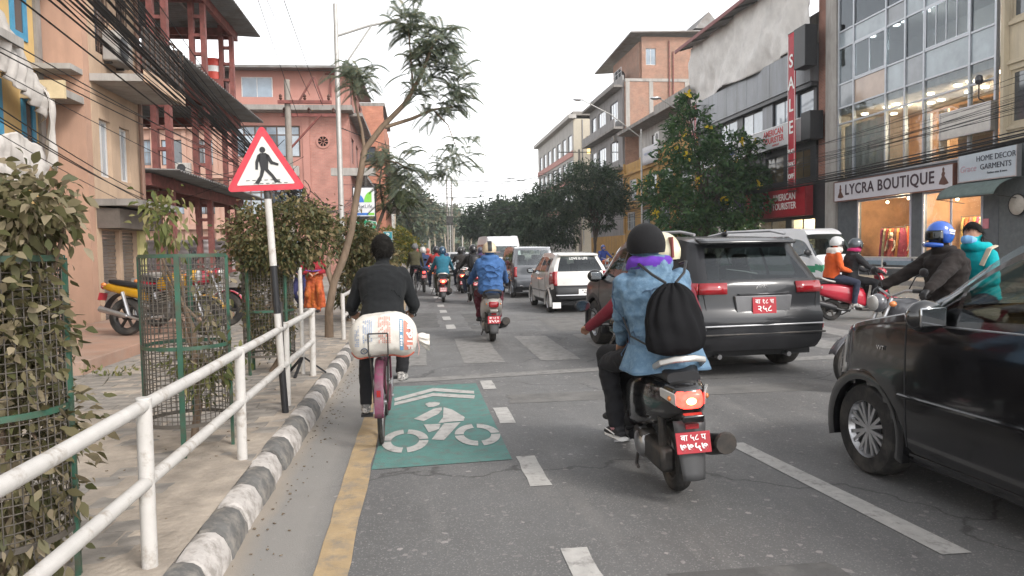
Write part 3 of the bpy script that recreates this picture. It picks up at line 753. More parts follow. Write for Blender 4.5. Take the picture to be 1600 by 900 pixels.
# ---------------------------------------------------------------- right: clad building with the red sign
def b_clad():
    F = Fac('R', 20.0)
    t = thing('clad_building', 'dark clad commercial building with tarpaulin covered top floor and red shop sign', 'building')
    bk = brick_mat('brick_dark_red', (0.24, 0.085, 0.055), (0.31, 0.12, 0.075), (0.25, 0.21, 0.18))
    dark = M('clad_black', (0.03, 0.031, 0.034), 0.4, var=0.2)
    F.part('brick_pier', bk, t, 34.12, 35.1, 0.1, 1.0, .15, 15)
    # grey metal cladding panels, each its own
    gp = M('clad_panel_grey', (0.17, 0.18, 0.195), 0.38, metal=0.35, var=0.12, scale=.8, dirt=(.1, .1, .1), dscale=.5)
    y = 35.12; n = 11; w = (50.9-35.12)/n
    for k in range(n): F.part('panel', gp, t, y+k*w+.006, y+(k+1)*w-.006, -.35-.004*(k % 2), .2, 9.72, 11.6, bevel=.01)
    F.part('soffit', dark, t, 35.12, 50.9, -.28, .2, 9.5, 9.71)
    # strip of windows under the panels
    F.wall(dark, t, 35.12, 50.9, 8.02, 9.49, [(35.4, 36.9, 8.12, 9.42), (37.3, 39.6, 8.1, 9.45), (40.9, 43.6, 8.1, 9.45), (44.4, 47, 8.1, 9.45)])
    for a0, a1 in ((35.4, 36.9), (37.3, 39.6), (40.9, 43.6), (44.4, 47)): F.window(t, a0, a1, 8.12, 9.42, na=2 if a1-a0 > 2 else 1, fm=dark, gm=[m_pane2, m_pane3], inset=.05)
    F.part('panel', gp, t, 39.65, 40.85, -.06, -.003, 8.05, 9.47)
    F.part('panel', gp, t, 36.93, 37.27, -.05, -.003, 8.05, 9.47)
    # louvred dark storey
    F.wall(dark, t, 35.12, 50.9, 4.75, 6.85, [(35.7, 37.4, 5.0, 6.5), (38.5, 40.6, 5.0, 6.5)])
    for a0, a1 in ((35.7, 37.4), (38.5, 40.6)): F.window(t, a0, a1, 5.0, 6.5, na=2, fm=dark, gm=M('pane_brownish', (.12, .09, .05), .12, coat=.4))
    # ground floor
    ops = [(35.2, 37.7, .3, 2.95), (38.2, 41.6, .3, 2.95), (42.2, 45.4, .3, 2.95), (46, 50, .3, 2.95)]
    F.wall(dark, t, 34.13, 50.9, .15, 4.74, ops, th=.2)
    for k, o in enumerate(ops): F.window(t, *o, na=2, fm=dark, gm=m_shopglass, fw=.08, inset=.02)
    inter = M('luggage_shop_wall', (.42, .36, .26), .8, var=.12)
    F.part('partition', inter, t, 35.1, 50.8, 3.5, 3.6, .2, 3.3); F.part('partition', inter, t, 37.9, 38.0, .25, 3.4, .2, 3.3)
    F.part('ceiling', inter, t, 35.1, 50.8, .22, 3.5, 3.3, 3.4)
    for k in range(26):
        yy = 35.4+(k % 9)*.62; d = .6+.8*(k//9)
        MB().lathe([(0.001, -.02), (.08, -.02), (.09, .01)], F.P(yy, d, 3.28), n=10).build('ceiling_lamp', m_lampc, t)
    point((21.5, 36.6, 2.9), 200, (1, .88, .68)); point((21.5, 40, 2.9), 200, (1, .88, .68))
    F.part('back_mass', m_concrete, t, 34.2, 50.9, 4.0, 12, .2, 15.4)
    # upper storey frame behind the tarpaulin
    F.part('parapet', m_concrete, t, 35.12, 50.9, .1, 3.9, 11.65, 12.2)
    # roof with red edge, sloping out over the street
    rf = thing('roof', None, None); rf.parent = t
    rb = MB(); rb.add([(18.7, 34.3, 15.55), (18.7, 51.8, 15.55), (26, 51.8, 17.8), (26, 34.3, 17.8)], [(0, 1, 2, 3)])
    rb.build('roof_sheet', m_corr, rf, smooth=False, solid=.05)
    MB().b2(18.62, 18.70, 34.3, 51.8, 15.4, 15.62).build('fascia', M('fascia_red', (.2, .06, .055), .6), rf, smooth=False)
    for k in range(8): MB().bar((18.75, 35+k*2.3, 15.45), (21.5, 35+k*2.3, 16.25), .07, .12).build('rafter', m_darkmetal, rf)
    # black box sign high on the pier
    return t
b_clad()
bx = MB().b2(18.95, 19.6, 34.35, 35.45, 10.3, 12.3).build('sign_box', m_black, bevel=.03); tag(bx, 'big black sign box high on the clad building beside the sale banner', 'sign box')
bx = MB().b2(19.25, 19.95, 34.4, 35.3, 6.75, 8.15).build('sign_box', m_black, bevel=.03); tag(bx, 'black box closing the end of the white sign band', 'sign box')
# tarpaulin
def tarp_fn(a, b):
    y = 35.2+15.9*a; z = 11.55+4.0*b
    f = noise.noise(Vector((a*9, b*2.0+a*4, 0)))+.35*noise.noise(Vector((a*26, b*5-a*9, 3)))
    return (19.55+0.34*f*(1-.4*b)+.22*math.sin(a*9+b*2.5)*(1-b)+.05*math.sin(a*44+9*b+4*f), y, z - .5*a*(1-b)*0 + .12*math.sin(a*12)*(1-b))
tp = MB().grid(tarp_fn, 110, 36).build('tarpaulin', M('tarp_white', (.66, .64, .61), .6, var=.10, scale=1.2, dirt=(.5, .48, .46), dscale=1.3), smooth=True, solid=.01, ang=180)
tag(tp, 'crumpled off-white tarpaulin covering the top floor of the clad building', 'tarpaulin')
s = sign_board('shop_sign', 'red shop sign with white AMERICAN TOURISTER letters and round emblem', 35.2, 42.0, 3.08, 4.62, M('sign_red', (.33, .012, .022), .4, var=.12, scale=1), M('rim_red', (.2, .01, .015), .5), x=19.45, depth=.4)
text('AMERICAN', .5, (-.008, -1.2, 1.0), ROT_R, m_platewhite, s, bold=.008); text('TOURISTER', .5, (-.008, -1.2, .52), ROT_R, m_platewhite, s, bold=.008)
MB().lathe([(0.001, -.012), (.42, -.012), (.42, -.002)], (0, 1.55, .76), axis='x', n=28).build('emblem', m_white, s)
MB().lathe([(0.001, -.02), (.35, -.02), (.35, -.013)], (0, 1.55, .76), axis='x', n=28).build('emblem_disc', M('emblem_teal', (.1, .22, .26), .5, var=.2, scale=4), s)
em = MB()
for k in range(4): em.bar((-.026, 1.55-.27+.05*k, .62+.09*k), (-.026, 1.55+.27-.05*(3-k), .62+.09*k), .035, .008)
em.build('emblem_stripe', m_white, s)
s = sign_board('shop_sign', 'dark purple shop sign with white lettering beside the red sign', 42.2, 46.6, 3.1, 4.6, M('sign_purple', (.07, .03, .12), .4), m_black, x=19.45, depth=.4)
text('polite', .9, (-.008, 0, .75), ROT_R, m_platewhite, s, bold=.01)
s = sign_board('shop_sign', 'long white sign band with red letters across the clad building', 35.5, 50.7, 6.9, 8.0, M('sign_white2', (.55, .55, .56), .45, var=.06), m_alu, x=19.55, depth=.3)
red = M('lettering_red', (.5, .03, .03), .5)
text('AMERICAN', .46, (-.008, -4.3, .82), ROT_R, red, s, bold=.01); text('TOURISTER', .46, (-.008, -4.3, .42), ROT_R, red, s, bold=.01)
text('HARMONY', .16, (-.008, -4.6, .12), ROT_R, red, s); text('polite', .7, (-.008, 1.5, .52), ROT_R, M('lettering_blue', (.06, .1, .4), .5), s, bold=.01)
# sale banner
def banner(label, y, z0, z1, w, lines):
    t = thing('sale_banner', label, 'banner', (19.2, y, z0), 0, 'vertical red sale banners')
    h = z1-z0
    MB().grid(lambda a, b: (.02*math.sin(b*9), -w/2+w*a, h*b), 3, 24).build('cloth', M('banner_red', (.42, .02, .035), .55, var=.12, scale=2), t, solid=.012)
    f = MB()
    f.tube([(.02, -w/2-.03, h+.03), (.02, w/2+.03, h+.03)], .025, 6).tube([(.02, -w/2-.03, -.03), (.02, w/2+.03, -.03)], .025, 6)
    f.bar((.02, 0, h+.03), (.6, 0, h+.03), .04).bar((.02, 0, -.03), (.6, 0, -.03), .04); f.build('hanger', m_darkmetal, t)
    e = MB()
    for sgn in (-1, 1): e.b2(-.035, -.03, sgn*(w/2-.06)-.02, sgn*(w/2-.06)+.02, .1, h-.1)
    e.build('border', m_platewhite, t, smooth=False)
    for tx, sz, fz in lines: text(tx, sz, (-.04, 0, fz*h), ROT_R, m_platewhite, t, bold=.014)
    return t
banner('tall red SALE banner hanging down the front of the clad building', 36.1, 4.35, 12.35, .78, [('S', .92, .82), ('A', .92, .68), ('L', .92, .54), ('E', .92, .40), ('FLAT', .26, .25), ('25%', .32, .165), ('OFF', .32, .09)])
banner('smaller red sale banner at the far end of the clad building', 49.6, 7.9, 11.3, .8, [('S', .7, .84), ('A', .7, .62), ('L', .7, .4), ('E', .7, .18)])

# ---------------------------------------------------------------- right: yellow house row
def b_yellow():
    F = Fac('R', 20.0); G_ = Fac('R', 20.9)
    t = thing('yellow_building', 'yellow ochre terrace of shops and flats with white barred windows', 'building')
    ye = M('ochre_render', (0.46, 0.27, 0.08), 0.85, var=0.14, scale=1.2, dirt=(0.3, 0.2, 0.1), dscale=.7)
    wh = M('offwhite_render', (0.5, 0.49, 0.47), 0.85, var=0.12, scale=1.2, dirt=(.33, .31, .3), dscale=.7)
    ops = [(52.2, 54.6, 6.1, 7.9), (56.2, 58.8, 6.0, 7.9), (60.2, 62.8, 5.9, 7.9), (66, 68.2, 5.9, 7.9), (52.5, 55, 3.2, 4.9), (57, 60, 3.2, 4.9), (62, 65, 3.2, 4.9), (66.5, 69, 3.2, 4.9)]
    F.wall(ye, t, 51.0, 70, 2.9, 8.9, ops)
    for o in ops: F.window(t, *o, na=3, gm=[m_pane2, m_pane3, m_pane], fm=m_whiteframe, bars=9)
    for a in (51.2, 55.6, 59.5, 64.3, 69.7): F.part('pilaster', ye, t, a-.2, a+.2, -.14, -.003, 2.9, 9.6)
    for z in (5.2, 8.4): F.part('string_course', ye, t, 51, 70, -.25, -.145, z, z+.18)
    # parapet steps down to the right
    F.part('parapet', ye, t, 51, 58.5, 0, .2, 8.91, 9.95); F.part('parapet', ye, t, 58.5, 70, 0, .2, 8.91, 9.5)
    o2 = [(53, 54.2, 10.2, 11.6), (58.5, 59.7, 10.3, 11.5), (63, 64.2, 10.2, 11.5)]
    G_.wall(wh, t, 51, 68, 9.6, 12.3, o2)
    for o in o2: G_.window(t, *o, na=2, gm=m_pane)
    bk = brick_mat('brick_salmon', (0.29, 0.135, 0.085), (0.38, 0.18, 0.115), (0.34, 0.28, 0.23), dirt=(.25, .18, .14))
    G_.part('brick_infill', bk, t, 54.6, 57.6, -.05, -.002, 9.7, 12.2)
    F.part('roof_slab', m_concrete, t, 50.5, 70, -.7, 9, 12.31, 12.6)
    F.part('roof_edge', m_concrete2, t, 50.5, 58.2, -.85, -.705, 12.2, 12.9)
    # shops at street level
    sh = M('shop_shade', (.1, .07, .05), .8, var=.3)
    ops2 = [(51.6, 54.4, .2, 2.6), (55.6, 58.6, .2, 2.6), (60, 63, .2, 2.6), (65, 68.6, .2, 2.6)]
    F.wall(ye, t, 51, 70, .15, 2.89, ops2)
    for i, o in enumerate(ops2):
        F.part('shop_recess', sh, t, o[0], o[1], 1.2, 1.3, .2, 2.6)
        F.window(t, *o, na=4, nz=2, gm=[m_pane, M('pane_warm', (.4, .2, .07), .2, coat=.4), M('pane_white', (.45, .42, .4), .3)], fm=m_winframe, bars=0)
    F.part('shop_fascia', M('fascia_maroon', (.3, .05, .05), .6), t, 51, 56, -.4, -.003, 2.6, 3.15)
    F.part('shop_fascia', M('fascia_blue', (.16, .2, .3), .6), t, 60, 65.5, -.4, -.003, 2.6, 3.15)
    ac = MB().b2(20.25, 20.85, 60.3, 61.4, 10.4, 11.3).build('air_conditioner', m_white, t, bevel=.04)
    MB().lathe([(0.001, -.02), (.32, -.02), (.32, 0)], (20.25, 60.8, 10.85), axis='x', n=20).build('fan_grille', m_darkmetal, ac)
    return t
b_yellow()
bn = MB().grid(lambda a, b: (19.6+.05*math.sin(a*8), 58.6+4.6*a, 8.7+1.5*b-.08*math.sin(a*3.14)), 12, 4).build('banner', M('banner_white', (.58, .57, .58), .7, var=.06), solid=.012)
tag(bn, 'white cloth banner on the terrace of the yellow building', 'banner')
text('PUBLIC NOTICE', .3, (-.0, 0, 0), ROT_R, M('faint_blue', (.3, .35, .5), .6), bn).location = (19.5, 60.9, 9.5)

def b_brick():
    F = Fac('R', 20.0); S = Fac('F', 70.05)
    t = thing('brick_building', 'tall grey fronted building with bare brick side wall', 'building')
    bk = MATS['brick_salmon']
    S.wall(bk, t, 20.2, 34, 8, 17.6, [(28.0, 29.2, 15, 16.6)], th=.3, name='brick_wall')
    S.wall(bk, t, 21.9, 34, 17.9, 21.9, [(22.3, 23.3, 19.2, 20.8)], th=.3, name='brick_wall')
    S.window(t, 22.3, 23.3, 19.2, 20.8, na=2, fm=m_whiteframe, gm=m_pane2); S.window(t, 28, 29.2, 15, 16.6, na=1, gm=m_pane)
    S.part('concrete_band', m_concrete2, t, 20.2, 34, -.06, .34, 17.61, 17.89)
    for a in (20.25, 22.6, 26.2): S.part('concrete_post', m_concrete2, t, a, a+.4, -.05, -.002, 12.3, 17.6)
    pp = MB()
    for a, z0, z1 in ((24.6, 13, 21.5), (25.0, 13, 20.5), (27.6, 14, 22)): pp.tube([(a, 69.93, z0), (a, 69.93, z1)], .06, 6)
    pp.build('drain_pipe', m_rust, t)
    gr = M('grey_render', (0.27, 0.26, 0.255), 0.85, var=.12, scale=1, dirt=(.18, .17, .165), dscale=.6)
    ops = []
    for z0 in (6.4, 10.3, 14.2):
        ops += [(72.0, 75.0, z0, z0+2), (76.8, 80, z0, z0+2), (81, 83.2, z0, z0+2)]
    F.wall(gr, t, 70.4, 84, 2.8, 17.4, ops)
    for i, o in enumerate(ops): F.window(t, *o, na=3, gm=PANES[i % 3:]+PANES[:i % 3], fm=m_whiteframe if i % 2 else m_bluegrey)
    for z in (9.2, 13.1, 17.1): F.part('balcony_slab', m_concrete, t, 70.2, 84.3, -.9, -.003, z, z+.22)
    for z in (13.32,): F.part('balcony_parapet', gr, t, 70.2, 84.3, -.9, -.78, z, z+.75)
    F.part('parapet', gr, t, 70.4, 84, 0, .2, 17.41, 18.3)
    F.part('ochre_storey', MATS['ochre_render'], t, 70.35, 84.02, -.05, -.002, 8.4, 9.1)
    F.part('base', MATS['ochre_render'], t, 70.4, 84, 0, .3, .15, 2.79)
    rl = MB()
    for k in range(12): rl.tube([(20.1, 71+k*1.15, 18.3), (20.1, 71+k*1.15, 19.2)], .02, 5)
    rl.tube([(20.1, 71, 19.2), (20.1, 83.8, 19.2)], .02, 5).tube([(20.1, 71, 18.8), (20.1, 83.8, 18.8)], .02, 5); rl.build('roof_railing', m_steel, t)
    MB().add([(20.6, 69.3, 22.1), (35, 69.3, 22.6), (35, 84, 22.6), (20.6, 84, 21.6)], [(0, 1, 2, 3)]).build('roof', m_corr, t, smooth=False, solid=.12)
    MB().prism([(27, 22.6), (29.8, 22.6), (28.4, 24.2)], 'y', 69.4, 75).build('gable', m_corr, t, smooth=False)
    F.part('upper_wall', bk, t, 70.4, 80, 1.75, 1.95, 18.0, 21.5)
    MB().b2(22, 34, 80, 84, 3, 17).build('back_mass', gr, t, smooth=False)
    return t
b_brick()
tk = thing('water_tank', 'black water tank on the roof of the brick building', 'water tank', (20.9, 74.5, 18.3))
MB().lathe([(0.001, 0), (.55, 0), (.57, .1), (.55, .2), (.57, .5), (.55, .8), (.57, 1.0), (.45, 1.25), (.2, 1.38), (0.001, 1.4)], n=20).build('tank', m_black, tk)
MB().lathe([(.2, 1.38), (.2, 1.45), (0.001, 1.46)], n=14).build('lid', m_black, tk)

def b_pale():
    F = Fac('R', 20.0); S = Fac('F', 93)
    t = thing('pale_building', 'pale grey building with pink bands behind the trees on the right', 'building')
    gr = M('pale_render', (0.44, 0.42, 0.395), 0.85, var=.08, scale=.8, dirt=(.33, .31, .29), dscale=.5)
    cr = M('cream_side', (0.52, 0.47, 0.38), 0.85, var=.08, scale=.8)
    pk = M('pink_band', (.48, .24, .21), .8, var=.1)
    ops = []
    for z0 in (3.6, 7.2, 10.9, 14.2):
        for k in range(7): ops.append((94+k*3.8, 96.6+k*3.8, z0, z0+2.1))
    F.wall(gr, t, 93.3, 121, .15, 18.1, ops)
    for i, o in enumerate(ops): F.window(t, *o, na=3, gm=[m_pane, m_pane2], fm=m_bluegrey)
    for z in (6.4, 10.0, 13.4): F.part('pink_band', pk, t, 93.32, 121, -.12, -.003, z, z+.75)
    F.part('cornice', gr, t, 92.6, 121.4, -.7, .3, 18.11, 18.6)
    S.wall(cr, t, 20.02, 34, .15, 18.1, [(21.7, 23.1, 13.6, 15.9)], th=.28); S.window(t, 21.7, 23.1, 13.6, 15.9, na=2, nz=2, gm=m_panelit, fm=m_winframe)
    S.part('drain_pipe', m_steel, t, 21.1, 21.2, -.1, -.003, 2, 18)
    S.part('red_awning', M('awning_red', (.45, .07, .06), .7), t, 22.4, 24.2, -.7, -.003, 11.6, 12.3)
    MB().b2(20.5, 34, 94, 121, .2, 18).build('core', gr, t, smooth=False)
    MB().b2(20, 34, 93.3, 121, 18.6, 19.1).build('roof', m_concrete, t, smooth=False)
    MB().prism([(23, 19.1), (27, 19.1), (27, 20.4), (25, 20.9)], 'y', 95, 99).build('roof_hut', m_concrete, t, smooth=False)
    return t
b_pale()

# ---------------------------------------------------------------- left: yellow building with blue windows
def b_blue():
    F = Fac('L', -6.95)
    t = thing('painted_building', 'yellow building with blue window frames at the far left behind the tarpaulin', 'building')
    ye = M('pale_yellow_render', (0.55, 0.38, 0.16), 0.85, var=0.1, scale=1.4, dirt=(.42, .3, .15), dscale=.9)
    bl = M('window_blue', (0.06, 0.26, 0.42), 0.5, var=0.15)
    ops = [(13.0, 13.6, 3.4, 4.6), (14.22, 14.68, 3.45, 4.5), (14.0, 14.55, 5.45, 6.6), (12.9, 13.5, 5.45, 6.6), (10.0, 11.6, 3.3, 4.9)]
    F.wall(ye, t, 4, 15, .13, 8.5, ops)
    for o in ops: F.window(t, *o, na=2 if o[1]-o[0] > .6 else 1, fm=bl, gm=[m_pane, m_pane2], fw=.12, inset=-.03)
    F.part('balcony_slab', m_concrete2, t, 8, 13.2, -.6, -.003, 5.0, 5.15)
    F.part('ceiling_slab', m_concrete2, t, 8, 14.98, -.6, -.003, 6.9, 7.1)
    F.part('corner_pier', m_concrete, t, 14.8, 14.98, -.06, -.003, .2, 8)
    F.part('roof', m_concrete, t, 4, 15, -.5, 8, 8.51, 8.8)
    F.part('shop_front', M('shop_front_dark', (.06, .055, .05), .8), t, 9, 14.6, -.04, -.003, .2, 2.5)
    return t
b_blue()
def drape(y0, y1, zt, zb, x, sd):
    def fn(a, b):
        y = y0+(y1-y0)*a; f = noise.noise(Vector((a*3*(y1-y0)+sd, b*2.5, sd)))+.3*noise.noise(Vector((a*8*(y1-y0)+sd, b*6, sd))); rg = noise.noise(Vector((a*9+sd, 7, 1)))
        z = zt(y)-(zt(y)-zb(y)+.3*rg)*b
        return (x+.2*b*(1-b)+.07*f+.06*math.sin(a*26*(y1-y0)+b*3+2*f)*(.3+b), y+.08*f, z+.05*f)
    return fn
tm = M('tarp_grey_white', (.50, .47, .44), .75, var=.15, scale=2.5, dirt=(.34, .31, .28), dscale=1.6)
for (y0, y1, zt, zb, x, lab) in ((9.0, 14.15, lambda y: 5.5-.68*(y-12.8), lambda y: 4.55-.42*(y-12.8), -6.5, 'pale tarpaulin sloping across the yellow building at the far left'), (14.0, 14.3, lambda y: 4.5, lambda y: 3.1, -6.48, 'narrow strip of torn tarpaulin hanging beside the blue window'), (9, 13.75, lambda y: 3.5+.1*math.sin(y*3), lambda y: 2.75, -6.42, 'lower sheet of torn tarpaulin just above the near shrub')):
    tp = MB().grid(drape(y0, y1, zt, zb, x, y1), 60 if y1-y0 > 1 else 12, 24).build('tarpaulin', tm, smooth=True, solid=.012, ang=180); tag(tp, lab, 'tarpaulin', 'torn tarpaulins at the far left')

# ---------------------------------------------------------------- left: peach building with shutters and balconies
def b_peach():
    F = Fac('L', -6.2); S = Fac('F', 15.03)
    t = thing('peach_building', 'narrow peach plaster building with concrete balconies and a rolled shutter shop', 'building')
    pe = M('peach_plaster', (0.43, 0.265, 0.19), 0.88, var=0.1, scale=1.2, bump=.15, bscale=15, dirt=(.33, .205, .15), dscale=.8)
    be = M('beige_plaster', (0.47, 0.34, 0.24), 0.88, var=0.1, scale=1.5, dirt=(.36, .26, .19), dscale=1)
    S.wall(pe, t, -6.93, -6.21, .13, 10.4, [], th=.25)
    S.part('side_canopy', m_concrete2, t, -6.93, -6.22, -.75, -.003, 4.45, 4.58); S.part('canopy_edge', M('edge_yellow', (.52, .42, .26), .8), t, -6.96, -6.2, -.82, -.752, 4.4, 4.72); S.part('side_canopy', m_concrete2, t, -6.93, -6.22, -.5, -.003, 5.0, 5.1)
    ops = [(15.6, 16.15, 3.15, 4.3), (16.6, 17.15, 3.15, 4.3), (15.6, 16.3, 5.6, 7.1), (16.7, 17.3, 5.6, 7.1), (15.6, 17.2, 8.4, 9.6)]
    F.wall(be, t, 15.29, 17.7, 2.55, 10.4, ops)
    for i, o in enumerate(ops): F.window(t, *o, na=2, fm=m_whiteframe if i < 2 else m_winframe, gm=[m_pane2, m_pane3] if i < 2 else m_pane, bars=5 if i > 1 else 0, barm=m_winframe)
    # balconies: thick slabs with brown edges
    for k, (z, a0, a1, d) in enumerate(((4.95, 15.25, 17.6, -1.0), (7.65, 15.2, 18.4, -1.35))):
        F.part('balcony_slab', m_concrete2, t, a0, a1, d, -.003, z, z+.14)
        F.part('balcony_edge', be, t, a0-.03, a1+.03, d-.06, d-.002, z-.03, z+.22)
        F.part('balcony_panel', M('balcony_sheet', (.5, .47, .43), .7, var=.12) if k else M('balcony_dark', (.07, .06, .055), .7, var=.3), t, a0, a1, d-.02, d+.02, z+.24, z+1.05)
        rl = MB()
        for j in range(9):
            a = a0+(a1-a0)*j/8; p = F.P(a, d-.04, z+.22); rl.tube([p, (p[0], p[1], z+1.15)], .015, 5)
        rl.tube([F.P(a0, d-.04, z+1.15), F.P(a1, d-.04, z+1.15)], .02, 5); rl.build('railing', m_winframe, t)
    pp = MB().tube([F.P(17.62, -.08, 2.4), F.P(17.62, -.08, 10.2)], .05, 8); pp.build('drain_pipe', M('pipe_brown', (.2, .12, .09), .6), t)
    # ground floor with two shutters
    F.wall(be, t, 15.29, 17.7, .13, 2.54, [(15.5, 16.35, .16, 2.1), (16.5, 17.3, .16, 2.1)])
    shm = M('shutter_metal', (.24, .2, .175), .5, metal=.4, var=.15, scale=3, dirt=(.15, .12, .1), dscale=2)
    for a0, a1 in ((15.5, 16.35), (16.5, 17.3)):
        mb = MB(); n = 26
        for j in range(n):
            z = .17+(1.92)*j/n; F.box(mb, a0+.003, a1-.003, .08+.012*(j % 2), .12, z, z+1.92/n-.012)
        mb.build('shutter', shm, t, smooth=False)
    F.part('jamb', M('jamb_yellow', (.55, .5, .22), .7, var=.1), t, 17.31, 17.69, -.06, -.003, .16, 2.12)
    F.part('shutter_box', M('shutter_box', (.12, .1, .085), .6, var=.2), t, 15.3, 17.68, -.42, -.003, 2.12, 2.5)
    F.part('canopy', m_concrete, t, 15.2, 17.9, -.75, -.003, 2.55, 2.68)
    F.part('roof', m_concrete, t, 15.1, 17.9, -1.2, 6, 10.41, 10.65)
    return t
b_peach()

# ---------------------------------------------------------------- left: steel frame with corrugated roofs
def lattice(mb, x, y, z0, z1, w=.34):
    for sx in (-1, 1):
        mb.b2(x+sx*w/2-.07, x+sx*w/2+.07, y-.1, y+.1, z0, z1)
    z = z0+.25
    while z < z1:
        mb.b2(x-w/2+.07, x+w/2-.07, y-.08, y+.08, z, z+.09); z += .55
def b_steel():
    t = thing('steel_frame', 'rust red steel frame building shell with corrugated roofs behind the footpath', 'building')
    X0, X1 = -6.2, -12.5
    for y in (19.9, 23.4, 26.8):
        for x in (X0-.2, X1):
            mb = MB(); lattice(mb, x, y, .13, 12.5 if y > 20 else 11); mb.build('column', m_rust, t, smooth=False)
    lv = [(3.55, 18.2), (6.35, 18.5), (9.4, 19.0)]
    for z, ys in lv:
        for x in (X0, X1):
            MB().b2(x-.06, x+.06, ys, 27.4, z-.34, z-.06).build('beam', m_rust, t, smooth=False)
        for y in (ys+.05, 19.9, 23.4, 26.8, 27.3):
            MB().b2(X1+.062, X0-.062, y-.05, y+.05, z-.3, z-.06).build('joist', m_rust, t, smooth=False)
        wv = int((27.6-ys)/.2)
        corrugated('roof_sheet', m_corr, t, (X0+.75, ys-.2, z-.02), (0, 27.9-ys+.2, 0), (X1-X0-.75, 0, .28), wv, .03)
        for k in range(5):
            x = X0-.9-k*1.25
            MB().b2(x-.05, x+.05, ys, 27.3, z-.058, z-.03).build('purlin', m_darkmetal, t, smooth=False)
    # dark back wall under the lowest roof and mid-level clutter
    MB().b2(X1-.3, X1-.1, 18.2, 27.3, 2.2, 3.4).build('back_sheet', m_darkmetal, t, smooth=False)
    MB().b2(X1-.3, X1-.1, 18.5, 27.3, 4.2, 6.2).build('back_sheet', m_corr, t, smooth=False)
    MB().b2(-9.5, -9.3, 18.6, 27.0, 6.6, 7.4).build('back_sheet', m_corr, t, smooth=False)
    st = MB()
    for k in range(9): st.box((-7.6, 21.2+k*.42, 6.75+(k)*.0), (1.3, .4, .05+.0*k), rx=R(18))
    st.build('roof_tile_row', m_corr, t, smooth=False)
    return t
b_steel()
tk = thing('water_tank', 'small red and white water tank high on the steel frame', 'water tank', (-6.9, 27.0, 7.6))
MB().lathe([(0.001, 0), (.36, 0), (.36, .25)], n=18).lathe([(.36, .45), (.36, .62), (.3, .72), (0.001, .74)], n=18).build('tank', M('tank_red', (.5, .06, .04), .5), tk)
MB().lathe([(.355, .25), (.355, .45)], n=18).build('band', m_white, tk)
MB().b2(-.4, .4, -.4, .4, -.9, -.02).build('plinth', m_rust, tk, smooth=False)

